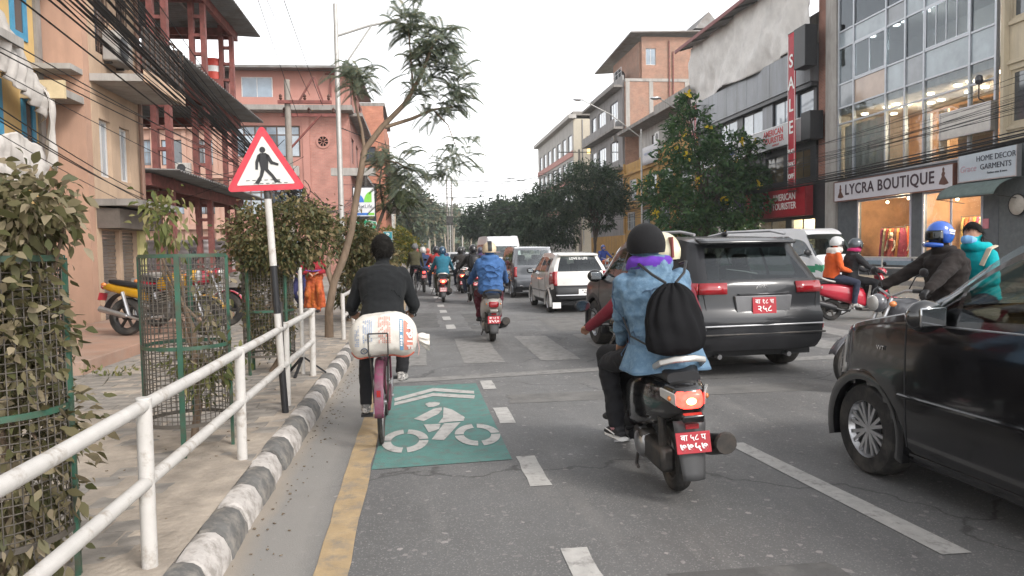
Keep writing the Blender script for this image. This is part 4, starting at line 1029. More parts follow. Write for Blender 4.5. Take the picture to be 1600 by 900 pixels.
# ---------------------------------------------------------------- left: pink building facing down the street
def b_pink():
    S = Fac('F', 46.0); F = Fac('L', -4.0)
    t = thing('pink_building', 'salmon pink four storey building behind the utility pole', 'building')
    pk = M('salmon_render', (0.40, 0.20, 0.165), 0.85, var=0.09, scale=.9, dirt=(.38, .18, .14), dscale=.6)
    pe = M('peach_render', (0.42, 0.265, 0.205), 0.85, var=0.09, scale=.9, dirt=(.37, .22, .17), dscale=.6)
    br = brick_mat('brick_pink', (0.36, 0.16, 0.125), (0.41, 0.19, 0.15), (0.36, 0.21, 0.175), bw=.26, bh=.09)
    # peach wing on the left
    ops = []
    for z0 in (1.0, 4.0, 6.9):
        for k in range(4): ops.append((-18.4+k*1.75, -17.2+k*1.75, z0, z0+1.5))
    S.wall(pe, t, -19.5, -11.22, .13, 9.6, ops)
    for i, o in enumerate(ops): S.window(t, *o, na=2, nz=1, gm=PANES[i % 3:]+PANES[:i % 3], fm=m_winframe, bars=7 if i % 2 else 0, barm=m_winframe)
    for z in (3.1, 6.1, 9.0): S.part('cornice', pe, t, -19.5, -11.22, -.35, -.003, z, z+.3)
    for k in range(5): S.part('pilaster', pe, t, -18.95+k*1.75, -18.7+k*1.75, -.12, -.003, .13, 9.0)
    S.part('roof_wall', pe, t, -19.5, -12.0, .8, 1.0, 9.61, 11.5)
    # salmon tower
    o2 = [(-10.9, -6.9, 7.35, 9.25), (-10.6, -6.8, 3.9, 5.7), (-10.6, -6.8, .8, 2.4)]
    S.wall(pk, t, -9.0-2.2, -6.7, .13, 10.0, o2, th=.3)
    for o in o2: S.window(t, *o, na=6, zt=o[2]+1.35, gm=[m_pane2, m_pane3, m_pane2, m_pane], fm=m_winframe, fw=.09)
    S.wall(br, t, -6.68, -4.02, .13, 10.0, [], th=.3, name='brick_wall')
    S.part('pilaster', pk, t, -6.75, -6.35, -.08, -.002, .13, 10)
    for z in (9.0, 5.0):        # round carved vents
        MB().lathe([(.30, -.06), (.42, -.06), (.42, 0)], (-5.55, 46, z-.7), axis='y', n=24, cap=False).build('round_vent', pk, t)
        MB().lathe([(0.001, -.03), (.3, -.03)], (-5.55, 46, z-.7), axis='y', n=20).build('vent_hole', m_black, t)
        sp = MB()
        for k in range(8):
            a = k*math.pi/4; sp.bar((-5.55, 45.95, z-.7), (-5.55+.3*math.cos(a), 45.95, z-.7+.3*math.sin(a)), .04)
        sp.lathe([(0.001, -.07), (.1, -.07), (.1, -.03)], (-5.55, 46, z-.7), axis='y', n=12); sp.build('vent_spoke', pk, t)
    S.part('eaves_slab', m_concrete, t, -12.2, -3.7, -1.0, .3, 10.01, 10.3)
    # top storey set back behind a parapet
    S.part('parapet', pk, t, -12.1, -3.8, -.9, -.75, 10.31, 10.75)
    S.wall(pk, t, -10.9, -4.2, 10.31, 12.5, [(-10.2, -8.4, 10.7, 12.1)], th=.25)
    S.window(t, -10.2, -8.4, 10.7, 12.1, na=2, gm=m_pane2, fm=m_whiteframe, inset=-.03)
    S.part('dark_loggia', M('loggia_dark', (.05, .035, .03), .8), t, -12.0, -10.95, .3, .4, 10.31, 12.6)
    MB().add([(-12.5, 45.0, 12.5), (-3.3, 45.0, 12.55), (-3.3, 58, 13.1), (-12.5, 58, 13.1)], [(0, 1, 2, 3)]).build('roof', m_corr, t, smooth=False, solid=.14)
    pp = MB().tube([(-5.0, 45.85, 10.4), (-5.0, 45.85, 12.4)], .05, 6).tube([(-5.3, 45.85, 12.3), (-4.3, 45.85, 12.3)], .05, 6); pp.build('drain_pipe', m_rust, t)
    # street side
    o3 = []
    for z0 in (1.2, 4.2, 7.2, 10.6): o3 += [(47.5, 49.5, z0, z0+1.6), (51, 53, z0, z0+1.6), (54.5, 56.5, z0, z0+1.6)]
    F.wall(pk, t, 46.32, 58, .13, 12.45, o3)
    for o in o3: F.window(t, *o, na=2, fm=m_winframe, gm=PANES)
    for z in (3.2, 6.4, 9.9): F.part('balcony_slab', m_concrete, t, 46.4, 58, -.8, -.003, z, z+.2)
    MB().b2(-19, -4.6, 50, 58, .2, 9.9).build('back_mass', pe, t, smooth=False)
    return t
b_pink()
def b_orange():
    S = Fac('F', 66.0); F = Fac('L', -2.75)
    t = thing('orange_building', 'narrow orange brick building just beyond the pink building', 'building')
    orr = brick_mat('brick_orange', (0.40, 0.15, 0.09), (0.46, 0.19, 0.115), (0.38, 0.2, 0.15), bw=.3, bh=.1)
    S.wall(orr, t, -8, -2.76, .13, 14.3, [(-4.6, -3.5, 9.2, 10.8), (-4.6, -3.5, 6, 7.6)], th=.3, name='brick_wall')
    for z in (9.2, 6): S.window(t, -4.6, -3.5, z, z+1.6, na=2)
    ops = [(68+k*3, 70+k*3, z, z+1.7) for k in range(4) for z in (3.6, 6.8, 10)]
    F.wall(orr, t, 66.3, 80, .13, 13.4, ops, name='brick_wall')
    for o in ops: F.window(t, *o, na=2, gm=PANES)
    for z in (5.6, 8.8): F.part('balcony_slab', m_concrete, t, 66.3, 80, -1.0, -.003, z, z+.2)
    MB().b2(-8, -2.6, 66, 80, 14.31, 14.6).build('roof', m_concrete, t, smooth=False)
    MB().b2(-8, -4, 68, 80, .2, 14.2).build('back_mass', orr, t, smooth=False)
b_orange()
def b_whitefar():
    for i, (x0, x1, y0, y1, h, c, lab) in enumerate(((-9, -3.0, 84, 98, 8.2, (.52, .5, .46), 'small white flat roofed house far down the left side'),
            (-12, -3.4, 104, 118, 10.5, (.45, .36, .26), 'tan flat roofed house beyond the white house on the left'))):
        t = thing('far_house', lab, 'house'); S = Fac('F', y0); F = Fac('L', x1)
        m = M('far_render_%d' % i, c, .85, var=.1, scale=.6)
        ops = [(x1-2.3, x1-1, z, z+1.5) for z in (1, 4, 6.4) if z+1.6 < h]
        S.wall(m, t, x0, x1-.01, .13, h, ops); [S.window(t, *o, na=2) for o in ops]
        ops = [(y0+2+k*3.5, y0+4+k*3.5, z, z+1.5) for k in range(3) for z in (1, 4, 6.4) if z+1.6 < h]
        F.wall(m, t, y0+.26, y1, .13, h, ops); [F.window(t, *o, na=2) for o in ops]
        MB().b2(x0, x1+.5, y0-.5, y1, h+.01, h+.3).build('roof', m_concrete, t, smooth=False)
b_whitefar()

for k, (x, y, z, fx) in enumerate(((-7.4, 45.6, 6.2, 0), (-13.6, 45.6, 6.4, 0), (-16.8, 45.6, 3.4, 0), (19.7, 73, 12.2, 1), (19.7, 80.5, 8.4, 1), (-5.9, 16.3, 5.5, 2), (19.65, 43, 5.2, 1))):
    a = thing('air_conditioner', ['air conditioner under the upper windows of the pink building', 'air conditioner on the peach wing of the pink building', 'lower air conditioner on the peach wing', 'air conditioner high on the grey front', 'air conditioner lower on the grey front', 'air conditioner on the peach building balcony', 'air conditioner on the dark clad storey'][k], 'air conditioner', (x, y, z), (0, R(-90), R(90))[fx], 'outdoor air conditioner units')
    MB().b2(-.42, .42, 0, .3, 0, .6).build('case', m_concrete2, a, bevel=.03); MB().lathe([(.24, -.015), (.22, -.02), (0.001, -.02)], (-.08, 0, .3), axis='y', n=18).build('fan_grille', m_black, a); MB().bar((-.3, .15, -.02), (-.3, .4, -.02), .04).bar((.3, .15, -.02), (.3, .4, -.02), .04).build('bracket', m_darkmetal, a)
# low corrugated fence and rubble wall behind the parked motorbikes
fn = thing('sheet_fence', 'pale corrugated sheet fence behind the steel frame columns', 'fence', (0, 0, 0))
for k in range(9):
    corrugated('fence_sheet', M('fence_sheet', (.36, .31, .31), .6, metal=.2, var=.12, scale=2), fn, (-13.2+k*.9, 29.6, 1.0), (0, 0, 1.15), (.88, 0, 0), 5, .03)
for k in range(10): MB().b2(-13.25+k*.9, -13.17+k*.9, 29.62, 29.7, .13, 2.2).build('post', m_darkmetal, fn, smooth=False)
MB().b2(-13.2, -5.1, 29.62, 29.68, .13, .95).build('base_wall', m_concrete, fn, smooth=False)
wl = thing('low_wall', 'broken low concrete wall with a dark hole behind the tree cages', 'wall', (-4.6, 16.9, .13))
Fac('F', 0).wall(m_concrete2, wl, -1.6, 1.5, 0, .95, [(.35, .75, .15, .7)], th=.3)
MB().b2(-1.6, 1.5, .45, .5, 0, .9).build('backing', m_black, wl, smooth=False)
rb = MB()
for k in range(26): rb.box((rnd.uniform(-1.5, 1.5), rnd.uniform(-.5, .25), .95*(rnd.random() < .5)+.05), (rnd.uniform(.08, .3), rnd.uniform(.08, .2), rnd.uniform(.05, .14)), rz=rnd.uniform(0, 3), rx=rnd.uniform(-.3, .3))
rb.build('rubble', m_concrete, wl, smooth=False)
# raised step before the shops
stp = MB().b2(-6.15, -4.0, 9.3, 16.6, .1, .31).build('step', M('step_terracotta', (.33, .2, .145), .85, var=.15, scale=2, dirt=(.3, .24, .2), dscale=1.4), smooth=False, bevel=.015)
tag(stp, kind='structure')

# ================================================================== PEOPLE
m_skin = M('skin', (0.36, 0.195, 0.13), 0.55, var=0.08, scale=10, spec=0.35)
m_hair = M('hair_black', (0.008, 0.007, 0.006), 0.75, spec=0.15, var=0.4, scale=40, stretch=(1, 1, .2))
def cloth(name, c, var=0.14, rough=0.85, bump=0.5, bscale=130, **kw): return M(name, c, rough, var=var, scale=7, bump=bump, bscale=bscale, sheen=0.03, spec=0.25, dist=.004, **kw)

def ik(a, c, l1, l2, pole):
    a, c, pole = Vector(a), Vector(c), Vector(pole)
    d = c-a; L = min(d.length, (l1+l2)*0.999); u = d.normalized()
    x = (l1*l1-l2*l2+L*L)/(2*L); h = math.sqrt(max(0, l1*l1-x*x))
    p = pole-u*pole.dot(u)
    return a+u*x+p.normalized()*h

def bone_tube(mb, p, q, r0, r1, bulge=0.0, n=12):
    p, q = Vector(p), Vector(q); m = (p+q)/2; e = (q-p).normalized()
    mb.tube([p-e*r0*.7, p, p+(q-p)*.3, m, q, q+e*r1*.7], [r0*.55, r0, (r0*.7+r1*.3)*(1+bulge), (r0+r1)/2*(1+bulge*.6), r1, r1*.55], n)

def hand(mb, wr, dr, nrm, s=1.0, curl=0.9, thumb=1):
    """palm and five fingers; dr: wrist to knuckles, nrm: the way the fingers curl"""
    dr = Vector(dr).normalized(); nrm = Vector(nrm); nrm = (nrm-dr*nrm.dot(dr)).normalized(); sd = dr.cross(nrm)*thumb
    wr = Vector(wr)
    mb.tube([wr-dr*.03*s, wr+dr*.02*s, wr+dr*.06*s, wr+dr*.092*s], [(.022*s, .028*s), (.02*s, .032*s), (.018*s, .041*s), (.014*s, .038*s)], 12, up=nrm)
    for k, ln in enumerate((.068, .078, .072, .056)):
        p = wr+dr*.085*s+sd*(.03-.02*k)*s
        pts = [p]; d = dr.copy(); a = 0
        for seg in (.45, .32, .23):
            a += curl*.62
            d = dr*math.cos(a)+nrm*math.sin(a); pts.append(pts[-1]+d*ln*seg*s)
        mb.tube(pts, [.0098*s, .0092*s, .0085*s, .007*s], 7)
    p = wr+dr*.025*s+sd*.028*s
    d1 = (dr*.6+sd*.75+nrm*.25).normalized(); d2 = (dr*.8+nrm*.6*curl+sd*.1).normalized()
    mb.tube([p, p+d1*.035*s, p+d1*.035*s+d2*.028*s, p+d1*.035*s+d2*.05*s], [.013*s, .0115*s, .0105*s, .008*s], 7)

def person(name, label, loc, rz, J, mats, group=None, voxel=0.016, puff=1.0, wide=1.0, head_rot=(0, 0, 0), fold=0.006, skirt=None,
           hood=None, seed=0, fingers=True, sh_m=None):
    """J: joints in the thing's own coordinates (+Y is the way the person faces). mats: dict top, pants, shoe, skin, hand"""
    t = thing(name, label, 'person', loc, rz, group)
    J = {k: Vector(v) for k, v in J.items()}
    mb = MB(); segs = []
    def seg(p, q, r, k): segs.append((Vector(p), Vector(q), r, k))
    pel, ch, nk, hd = J['pel'], J['chest'], J['neck'], J['head']
    rt = (J['shR']-J['shL']).normalized()
    w = wide*puff
    def ring(c, up, hw, hd_, n=20):
        f = up.cross(rt).normalized(); f = f if True else f
        return [c+rt*(hw*math.cos(2*math.pi*i/n)*(1 if abs(math.cos(2*math.pi*i/n)) < .8 else .97))+f*(hd_*math.sin(2*math.pi*i/n)) for i in range(n)]
    sp1 = (ch-pel).normalized(); sp2 = (nk-ch).normalized()
    rings = [ring(pel-sp1*.11, sp1, .12*wide, .10), ring(pel-sp1*.04, sp1, .175*w, .135*w), ring(pel+sp1*.05, sp1, .172*w, .13*w),
             ring(pel.lerp(ch, .5), (sp1+sp2).normalized(), .155*w, .118*w), ring(ch, sp2, .178*w, .13*w), ring(ch.lerp(nk, .45), sp2, .19*w, .125*w),
             ring(ch.lerp(nk, .78), sp2, .165*w, .10*w), ring(ch.lerp(nk, .97), sp2, .085*wide, .075), ring(nk+sp2*.03, sp2, .06, .062)]
    mb.loft(rings)
    hipmat = 'pants'
    seg(pel-sp1*.12, pel-sp1*.03, .16, hipmat); seg(pel+sp1*.03, ch, .15*w, 'top'); seg(ch, ch.lerp(nk, .9), .16*w, 'top')
    # neck, head
    mb.tube([nk-sp2*.03, nk.lerp(hd, .5), hd], [.062, .055, .05], 12)
    seg(nk+sp2*.035, hd, .05, 'skin')
    E_ = Euler(head_rot).to_matrix()
    def H(x, y, z): return hd+E_@Vector((x, y, z))
    hb = [(.118, .02, .035, -.03), (.108, .05, .055, -.022), (.085, .068, .078, -.012), (.04, .077, .095, -.002), (0, .078, .098, .002), (-.04, .073, .092, .012), (-.075, .06, .075, .03), (-.105, .042, .05, .05), (-.118, .02, .025, .06)]
    mb.loft([[H(rx*math.cos(2*math.pi*i/16), oy+ry*math.sin(2*math.pi*i/16), z) for i in range(16)] for z, rx, ry, oy in hb])
    mb.loft([[H(dx*rw, yy+.0, zz+dz*.06) for dx, dz in ((-.5, -.4), (.5, -.4), (.35, .5), (-.35, .5))] for yy, zz, rw in ((.085, -.02, .03), (.115, -.028, .026), (.122, -.03, .016))])
    mb.tube([H(-.025, .09, -.062), H(0, .097, -.06), H(.025, .09, -.062)], [.006, .009, .006], 6)   # lips
    for sx in (-1, 1):
        mb.ell(H(sx*.079, -.005, -.005), (.012, .022, .032), 8, 6); mb.ell(H(sx*.032, .083, .008), (.014, .012, .009), 8, 6)
    seg(H(0, 0, -.1), H(0, 0, .11), .085, 'skin')
    # arms
    for s_, sx in (('L', -1), ('R', 1)):
        sh, wr = J['sh'+s_], J['wr'+s_]
        el = J.get('el'+s_) or ik(sh, wr, .295, .255, J.get('pole'+s_, Vector((sx*.6, -.3, -.8))))
        bone_tube(mb, sh, el, .062*puff, .048*puff, .06); bone_tube(mb, el, wr, .047*puff, .034*puff, .05)
        mb.ell(sh, .060*puff, 12, 8)
        seg(sh, el, .055*puff, 'top'); seg(el, el.lerp(wr, .97), .04*puff, 'sleeve')
        dr = J.get('hd'+s_) or (wr-el)
        seg(wr+Vector(dr).normalized()*.03, wr+Vector(dr).normalized()*.16, .035, 'hand')
        if fingers: hand(mb, wr, dr, J.get('hn'+s_, Vector((0, 0, -1))), 1.0, J.get('curl', Vector((.9, 0, 0))).x, thumb=sx)
        # legs
        hp, an = J['hip'+s_], J['an'+s_]
        kn = J.get('kn'+s_) or ik(hp, an, .43, .42, J.get('kp'+s_, Vector((sx*.25, 1, .3))))
        bone_tube(mb, hp, kn, .092, .064, .05); bone_tube(mb, kn, an, .062, .05 if skirt is None else .045, .1)
        mb.ell(kn, .063, 10, 8)
        seg(hp, kn, .085, 'pants'); seg(kn, kn.lerp(an, .93), .055, 'pants')
        to = J['to'+s_]; fd = (to-an); fd.z *= .6; fd = fd.normalized(); dn = Vector((0, 0, -1))
        heel = an-fd*.06+dn*.055; ball = an+fd*.13+dn*.065
        mb.tube([an+dn*.01-fd*.045, an+dn*.035+fd*.03, an+dn*.05+fd*.11, an+dn*.06+fd*.17, an+dn*.062+fd*.195], [(.045, .038), (.05, .042), (.034, .046), (.026, .043), (.014, .026)], 10, up=(0, 0, 1))
        mb.tube([heel-fd*.02+dn*.0, heel+fd*.08, ball, ball+fd*.065], [(.022, .034), (.022, .038), (.022, .046), (.018, .032)], 10, up=(0, 0, 1))
        seg(an+dn*.045-fd*.05, an+dn*.06+fd*.17, .04, 'shoe'); seg(an+dn*.01, an+dn*.02+fd*.02, .04, 'sock' if 'sock' in mats else 'shoe')
    if skirt:            # long draped cloth from the waist down
        z0, zr, hw = skirt
        n = 40; c0 = pel
        mb.loft([[Vector((c0.x+(hw*(.72+.28*q)+.02*q*math.sin(9*2*math.pi*i/n))*math.cos(2*math.pi*i/n), c0.y+.1*q*0+(hw*.8*(.72+.28*q)+.02*q*math.sin(9*2*math.pi*i/n))*math.sin(2*math.pi*i/n), pel.z+.05-(pel.z+.05-z0)*q)) for i in range(n)] for q in (0, .15, .35, .6, .8, .95, 1)])
        seg((pel.x, pel.y, z0), (pel.x, pel.y, pel.z), hw, 'skirt')
    if hood:             # thick collar or scarf round the neck
        r_, th, key, dz = hood
        c = nk+sp2*dz; up = Vector((0, -.25, 1)).normalized()
        pts = [c+rt*(r_*math.cos(a))+rt.cross(up)*(r_*.95*math.sin(a))+up*(.02*math.sin(a)) for a in [2*math.pi*k/16 for k in range(17)]]
        mb.tube(pts, th, 10); mb.ell(c-Vector((0, .04, .02)), (r_*1.05, r_*1.05, th*1.25)); mb.ell(c-Vector((0, r_*.9, .05)), (r_*1.1, th*1.1, th*1.5)); seg(c-Vector((0, r_*.9, .05)), c-Vector((0, r_*.9, .04)), th*1.6, key)
        for k in range(0, 16, 2): seg(pts[k], pts[k+2], th*2.0, key)
        seg(c, c+up*.001, r_*.9, key)
    # one continuous skin
    me = bpy.data.meshes.new('tmp'); me.from_pydata([tuple(v) for v in mb.v], [], mb.f)
    bm = bmesh.new(); bm.from_mesh(me); bmesh.ops.recalc_face_normals(bm, faces=bm.faces); bm.to_mesh(me); bm.free()
    o = linkmesh('body', me, t)
    md = o.modifiers.new('r', 'REMESH'); md.mode = 'VOXEL'; md.voxel_size = voxel; md.use_smooth_shade = True
    md = o.modifiers.new('s', 'SMOOTH'); md.factor = .5; md.iterations = 3 if voxel < .012 else 2
    PEOPLE.append((o, segs, mats, fold, seed, H))
    t['_'] = 0; del t['_']
    return t, H, J
PEOPLE = []; SEAMS = []

def finish_people():
    dg = bpy.context.evaluated_depsgraph_get(); dg.update()
    for o, segs, mats, fold, seed, H in PEOPLE:
        me = bpy.data.meshes.new_from_object(o.evaluated_get(dg)); old = o.data; o.modifiers.clear()
        n = len(me.vertices); co = np.empty(n*3); me.vertices.foreach_get('co', co); co = co.reshape(-1, 3)
        nf = len(me.polygons); ce = np.empty(nf*3); me.polygons.foreach_get('center', ce); ce = ce.reshape(-1, 3)
        keys = list(dict.fromkeys(s[3] for s in segs))
        def near(P):
            best = np.full(len(P), 1e9); idx = np.zeros(len(P), int)
            for p, q, r, k in segs:
                a = np.array(p); d = np.array(q)-a; L = max(1e-9, d@d)
                tt = np.clip(((P-a)@d)/L, 0, 1); ds = np.linalg.norm(P-a-tt[:, None]*d, axis=1)-r
                b = ds < best; best[b] = ds[b]; idx[b] = keys.index(k)
            return idx
        fi = near(ce)
        fm = lambda k: mats.get(k) or {'hand': mats.get('skin', m_skin), 'sleeve': mats.get('top'), 'skin': m_skin, 'skirt': mats.get('pants'), 'sock': mats.get('shoe'), 'scarf': mats.get('top')}[k]
        me.materials.clear()
        for k in keys: me.materials.append(fm(k))
        me.polygons.foreach_set('material_index', fi.astype(np.int32))
        if fold:
            nm = np.empty(n*3); me.vertices.foreach_get('normal', nm); nm = nm.reshape(-1, 3)
            vi = near(co); cl = np.array([k in ('top', 'pants', 'sleeve', 'skirt', 'scarf') for k in keys])[vi]
            for i in np.nonzero(cl)[0]:
                c = co[i]
                f = noise.fractal(Vector((c[0]*9+seed, c[1]*9, c[2]*14)), .9, 2.1, 3)
                rdg = 1-abs(noise.noise(Vector((c[0]*7+seed*3, c[1]*7+c[2]*4, c[2]*11))))*2
                co[i] += nm[i]*fold*(f*.7+rdg*.8)
            me.vertices.foreach_set('co', co.ravel())
        me.shade_smooth(); me.update()
        o.data = me; bpy.data.meshes.remove(old)
    from mathutils.bvhtree import BVHTree
    for t, pts, r, m in SEAMS:          # stitched seams laid on the finished cloth
        b = [c for c in t.children if c.name.startswith('body')][0].data
        bv = BVHTree.FromPolygons([v.co for v in b.vertices], [p.vertices for p in b.polygons]); q = []
        for p in pts:
            c, n, i, d = bv.find_nearest(Vector(p))
            q.append(c+n*r*.3)
        MB().tube(q, r, 5).build('seam', MATS[m], t)

def hair_cap(t, H, m=None, long=0.0, name='hair', big=1.0):
    """hair over the crown and the back of the head"""
    mb = MB(); n = 22; rows = 12
    rings = []
    for j in range(rows):
        th = math.pi*.5*(1-j/(rows-1)*(1.62 if long else 1.36))
        ring = []
        for i in range(n):
            a = 2*math.pi*i/n; fr = math.sin(a)           # +1 is the face side
            lim = th
            if fr > .3: lim = max(th, .5)
            elif fr > -.35: lim = max(th, .10)
            rr = (1+.035*math.sin(i*5.3+j*2.1))*big
            ring.append(H(.086*rr*math.cos(lim)*math.cos(a), -.004+.107*rr*math.cos(lim)*math.sin(a), .012+.118*rr*math.sin(lim)))
        rings.append(ring)
    mb.loft(rings, cap=True)
    if long: mb.tube([H(0, -.07, -.02), H(0, -.1, -.12), H(0, -.11, -.12-long)], [(.05, .06), (.04, .055), (.02, .03)], 10)
    return mb.build(name, m or m_hair, t, ang=180)

def strands(t, H, n=1500, big=1.06, ln=.035):
    """short hairs over the back and crown"""
    r = random.Random(n); mb = MB()
    for _ in range(n):
        a = r.uniform(0, 6.283); e = r.uniform(-.5 if math.sin(a) < .1 else .45, 1.5); c, s = math.cos(e), math.sin(e)
        p = Vector((.087*big*c*math.cos(a), -.004+.108*big*c*math.sin(a), .012+.118*big*s)); nrm = p.normalized()
        d = (Vector((r.gauss(0, .4), r.gauss(0, .4), -.9))+nrm*.55).normalized(); w = d.cross(nrm).normalized()*.0022; q = p+d*ln*r.uniform(.5, 1.2)
        mb.quad(H(*(p-w-nrm*.004)), H(*(p+w-nrm*.004)), H(*q))
    tag(mb.build('hair_strands', m_hair, t, smooth=False), kind='stuff')
def helmet(t, H, m, visor=True, kind='full', stripe=None, vm=None):
    h = MB(); n = 24; rings = []
    for j in range(14):
        th = math.pi*.5-j/13*(2.30 if kind == 'full' else 1.95)
        ring = []
        for i in range(n):
            a = 2*math.pi*i/n; fr = math.sin(a)
            lo = .28 if fr > .45 else (-.25 if fr > -.1 and kind != 'full' else -9)
            l = max(th, lo)
            ring.append(H(.122*math.cos(l)*math.cos(a), -.008+.145*math.cos(l)*math.sin(a), .018+.14*math.sin(l)))
        rings.append(ring)
    h.loft(rings, cap=True)
    if kind == 'full':
        h.tube([H(-.1, .04, -.1), H(-.07, .115, -.095), H(0, .138, -.092), H(.07, .115, -.095), H(.1, .04, -.1)], [.02, .026, .028, .026, .02], 8)
    o = h.build('helmet', m, t, ang=60)
    if visor:
        v = MB().grid(lambda a, b: H(.117*math.sin((a-.5)*2.5), .134*math.cos((a-.5)*2.5)+.004, .055-.105*b+.0), 12, 4)
        v.build('visor', vm or m_cargdark, o, solid=.004)
    if stripe:
        s = MB().tube([H(0, .1*math.cos(a)*1.46-.008, .018+.143*math.sin(a)) for a in [R(35+k*13) for k in range(13)]], (.008), 6, flat=5.0, up=(0, 0, 1))
        s.build('helmet_stripe', stripe, o)
    return o

def rider_joints(seat, hands, feet, lean=.12, h=1.0, kneeout=.16, head_f=.02, shw=.168, look=0, tilt=0):
    """seated rider; seat: pelvis contact (x, y, z); hands/feet: (L, R) points"""
    x, y, z = seat; s = h
    pel = Vector((x, y, z+.10*s)); ch = pel+Vector((0, math.sin(lean)*.30*s, math.cos(lean)*.30*s))
    nk = ch+Vector((0, math.sin(lean*1.25)*.21*s, math.cos(lean*1.25)*.21*s))
    hd = nk+Vector((look*.02, .035+head_f, .145*s))
    ch.x += tilt*.45; nk.x += tilt*.8; hd.x += tilt
    sh = ch.lerp(nk, .66)
    J = dict(pel=pel, chest=ch, neck=nk, head=hd, shL=sh+Vector((-shw, 0, 0)), shR=sh+Vector((shw, 0, 0)),
             wrL=hands[0], wrR=hands[1], hipL=pel+Vector((-.09, .03, -.03)), hipR=pel+Vector((.09, .03, -.03)),
             anL=feet[0], anR=feet[1], toL=Vector(feet[0])+Vector((-.02, .2, -.03)), toR=Vector(feet[1])+Vector((.02, .2, -.03)),
             kpL=Vector((-kneeout*2, 1, .5)), kpR=Vector((kneeout*2, 1, .5)))
    return J

# ================================================================== VEHICLES
def pchip(pts):
    xs = [p[0] for p in pts]; ys = [p[1] for p in pts]; n = len(xs)
    d = [(ys[i+1]-ys[i])/(xs[i+1]-xs[i]) for i in range(n-1)]
    m = [d[0]]+[0 if d[i-1]*d[i] <= 0 else 2*d[i-1]*d[i]/(d[i-1]+d[i]) for i in range(1, n-1)]+[d[-1]]
    def f(x):
        if x <= xs[0]: return ys[0]
        if x >= xs[-1]: return ys[-1]
        i = max(k for k in range(n-1) if xs[k] <= x)
        h = xs[i+1]-xs[i]; t = (x-xs[i])/h
        return (2*t**3-3*t*t+1)*ys[i]+(t**3-2*t*t+t)*h*m[i]+(-2*t**3+3*t*t)*ys[i+1]+(t**3-t*t)*h*m[i+1]
    return f

def wheel(parent, x, y, r, w, side, spokes=5, rimm=None, rr=.62, name='wheel'):
    """tyre as the part; rim and spokes below it. side: +1 faces +X"""
    e = thing(name, None, None, (x, y, r)); e.parent = parent
    MB().lathe([(r*rr, -w/2), (r*.93, -w/2), (r*.985, -w*.40), (r, -w*.25), (r, w*.25), (r*.985, w*.40), (r*.93, w/2), (r*rr, w/2)], axis='x', n=32, cap=False).build('tyre', m_rubber, e)
    rm = MB(); q = r*rr
    rm.lathe([(q*1.02, -w*.46), (q*.97, -w*.3), (q*.93, -w*.25), (q*.93, w*.25), (q*.97, w*.3), (q*1.02, w*.46)], axis='x', n=32, cap=False)
    rm.lathe([(0.001, side*w*.36), (q*.2, side*w*.36), (q*.24, side*w*.2), (q*.24, 0)], axis='x', n=16)
    for k in range(spokes):
        a = 2*math.pi*k/spokes+.3
        for da in (-.17, .17):
            rm.bar((side*w*.32, q*.15*math.cos(a), q*.15*math.sin(a)), (side*w*.36, q*.95*math.cos(a+da), q*.95*math.sin(a+da)), q*.12, w*.1, up=(1, 0, 0))
    rm.build('rim', rimm or m_alu, e)
    MB().lathe([(0.001, side*w*.02), (q*.9, side*w*.02)], axis='x', n=24).build('brake_disc', m_darkmetal, e)
    return e

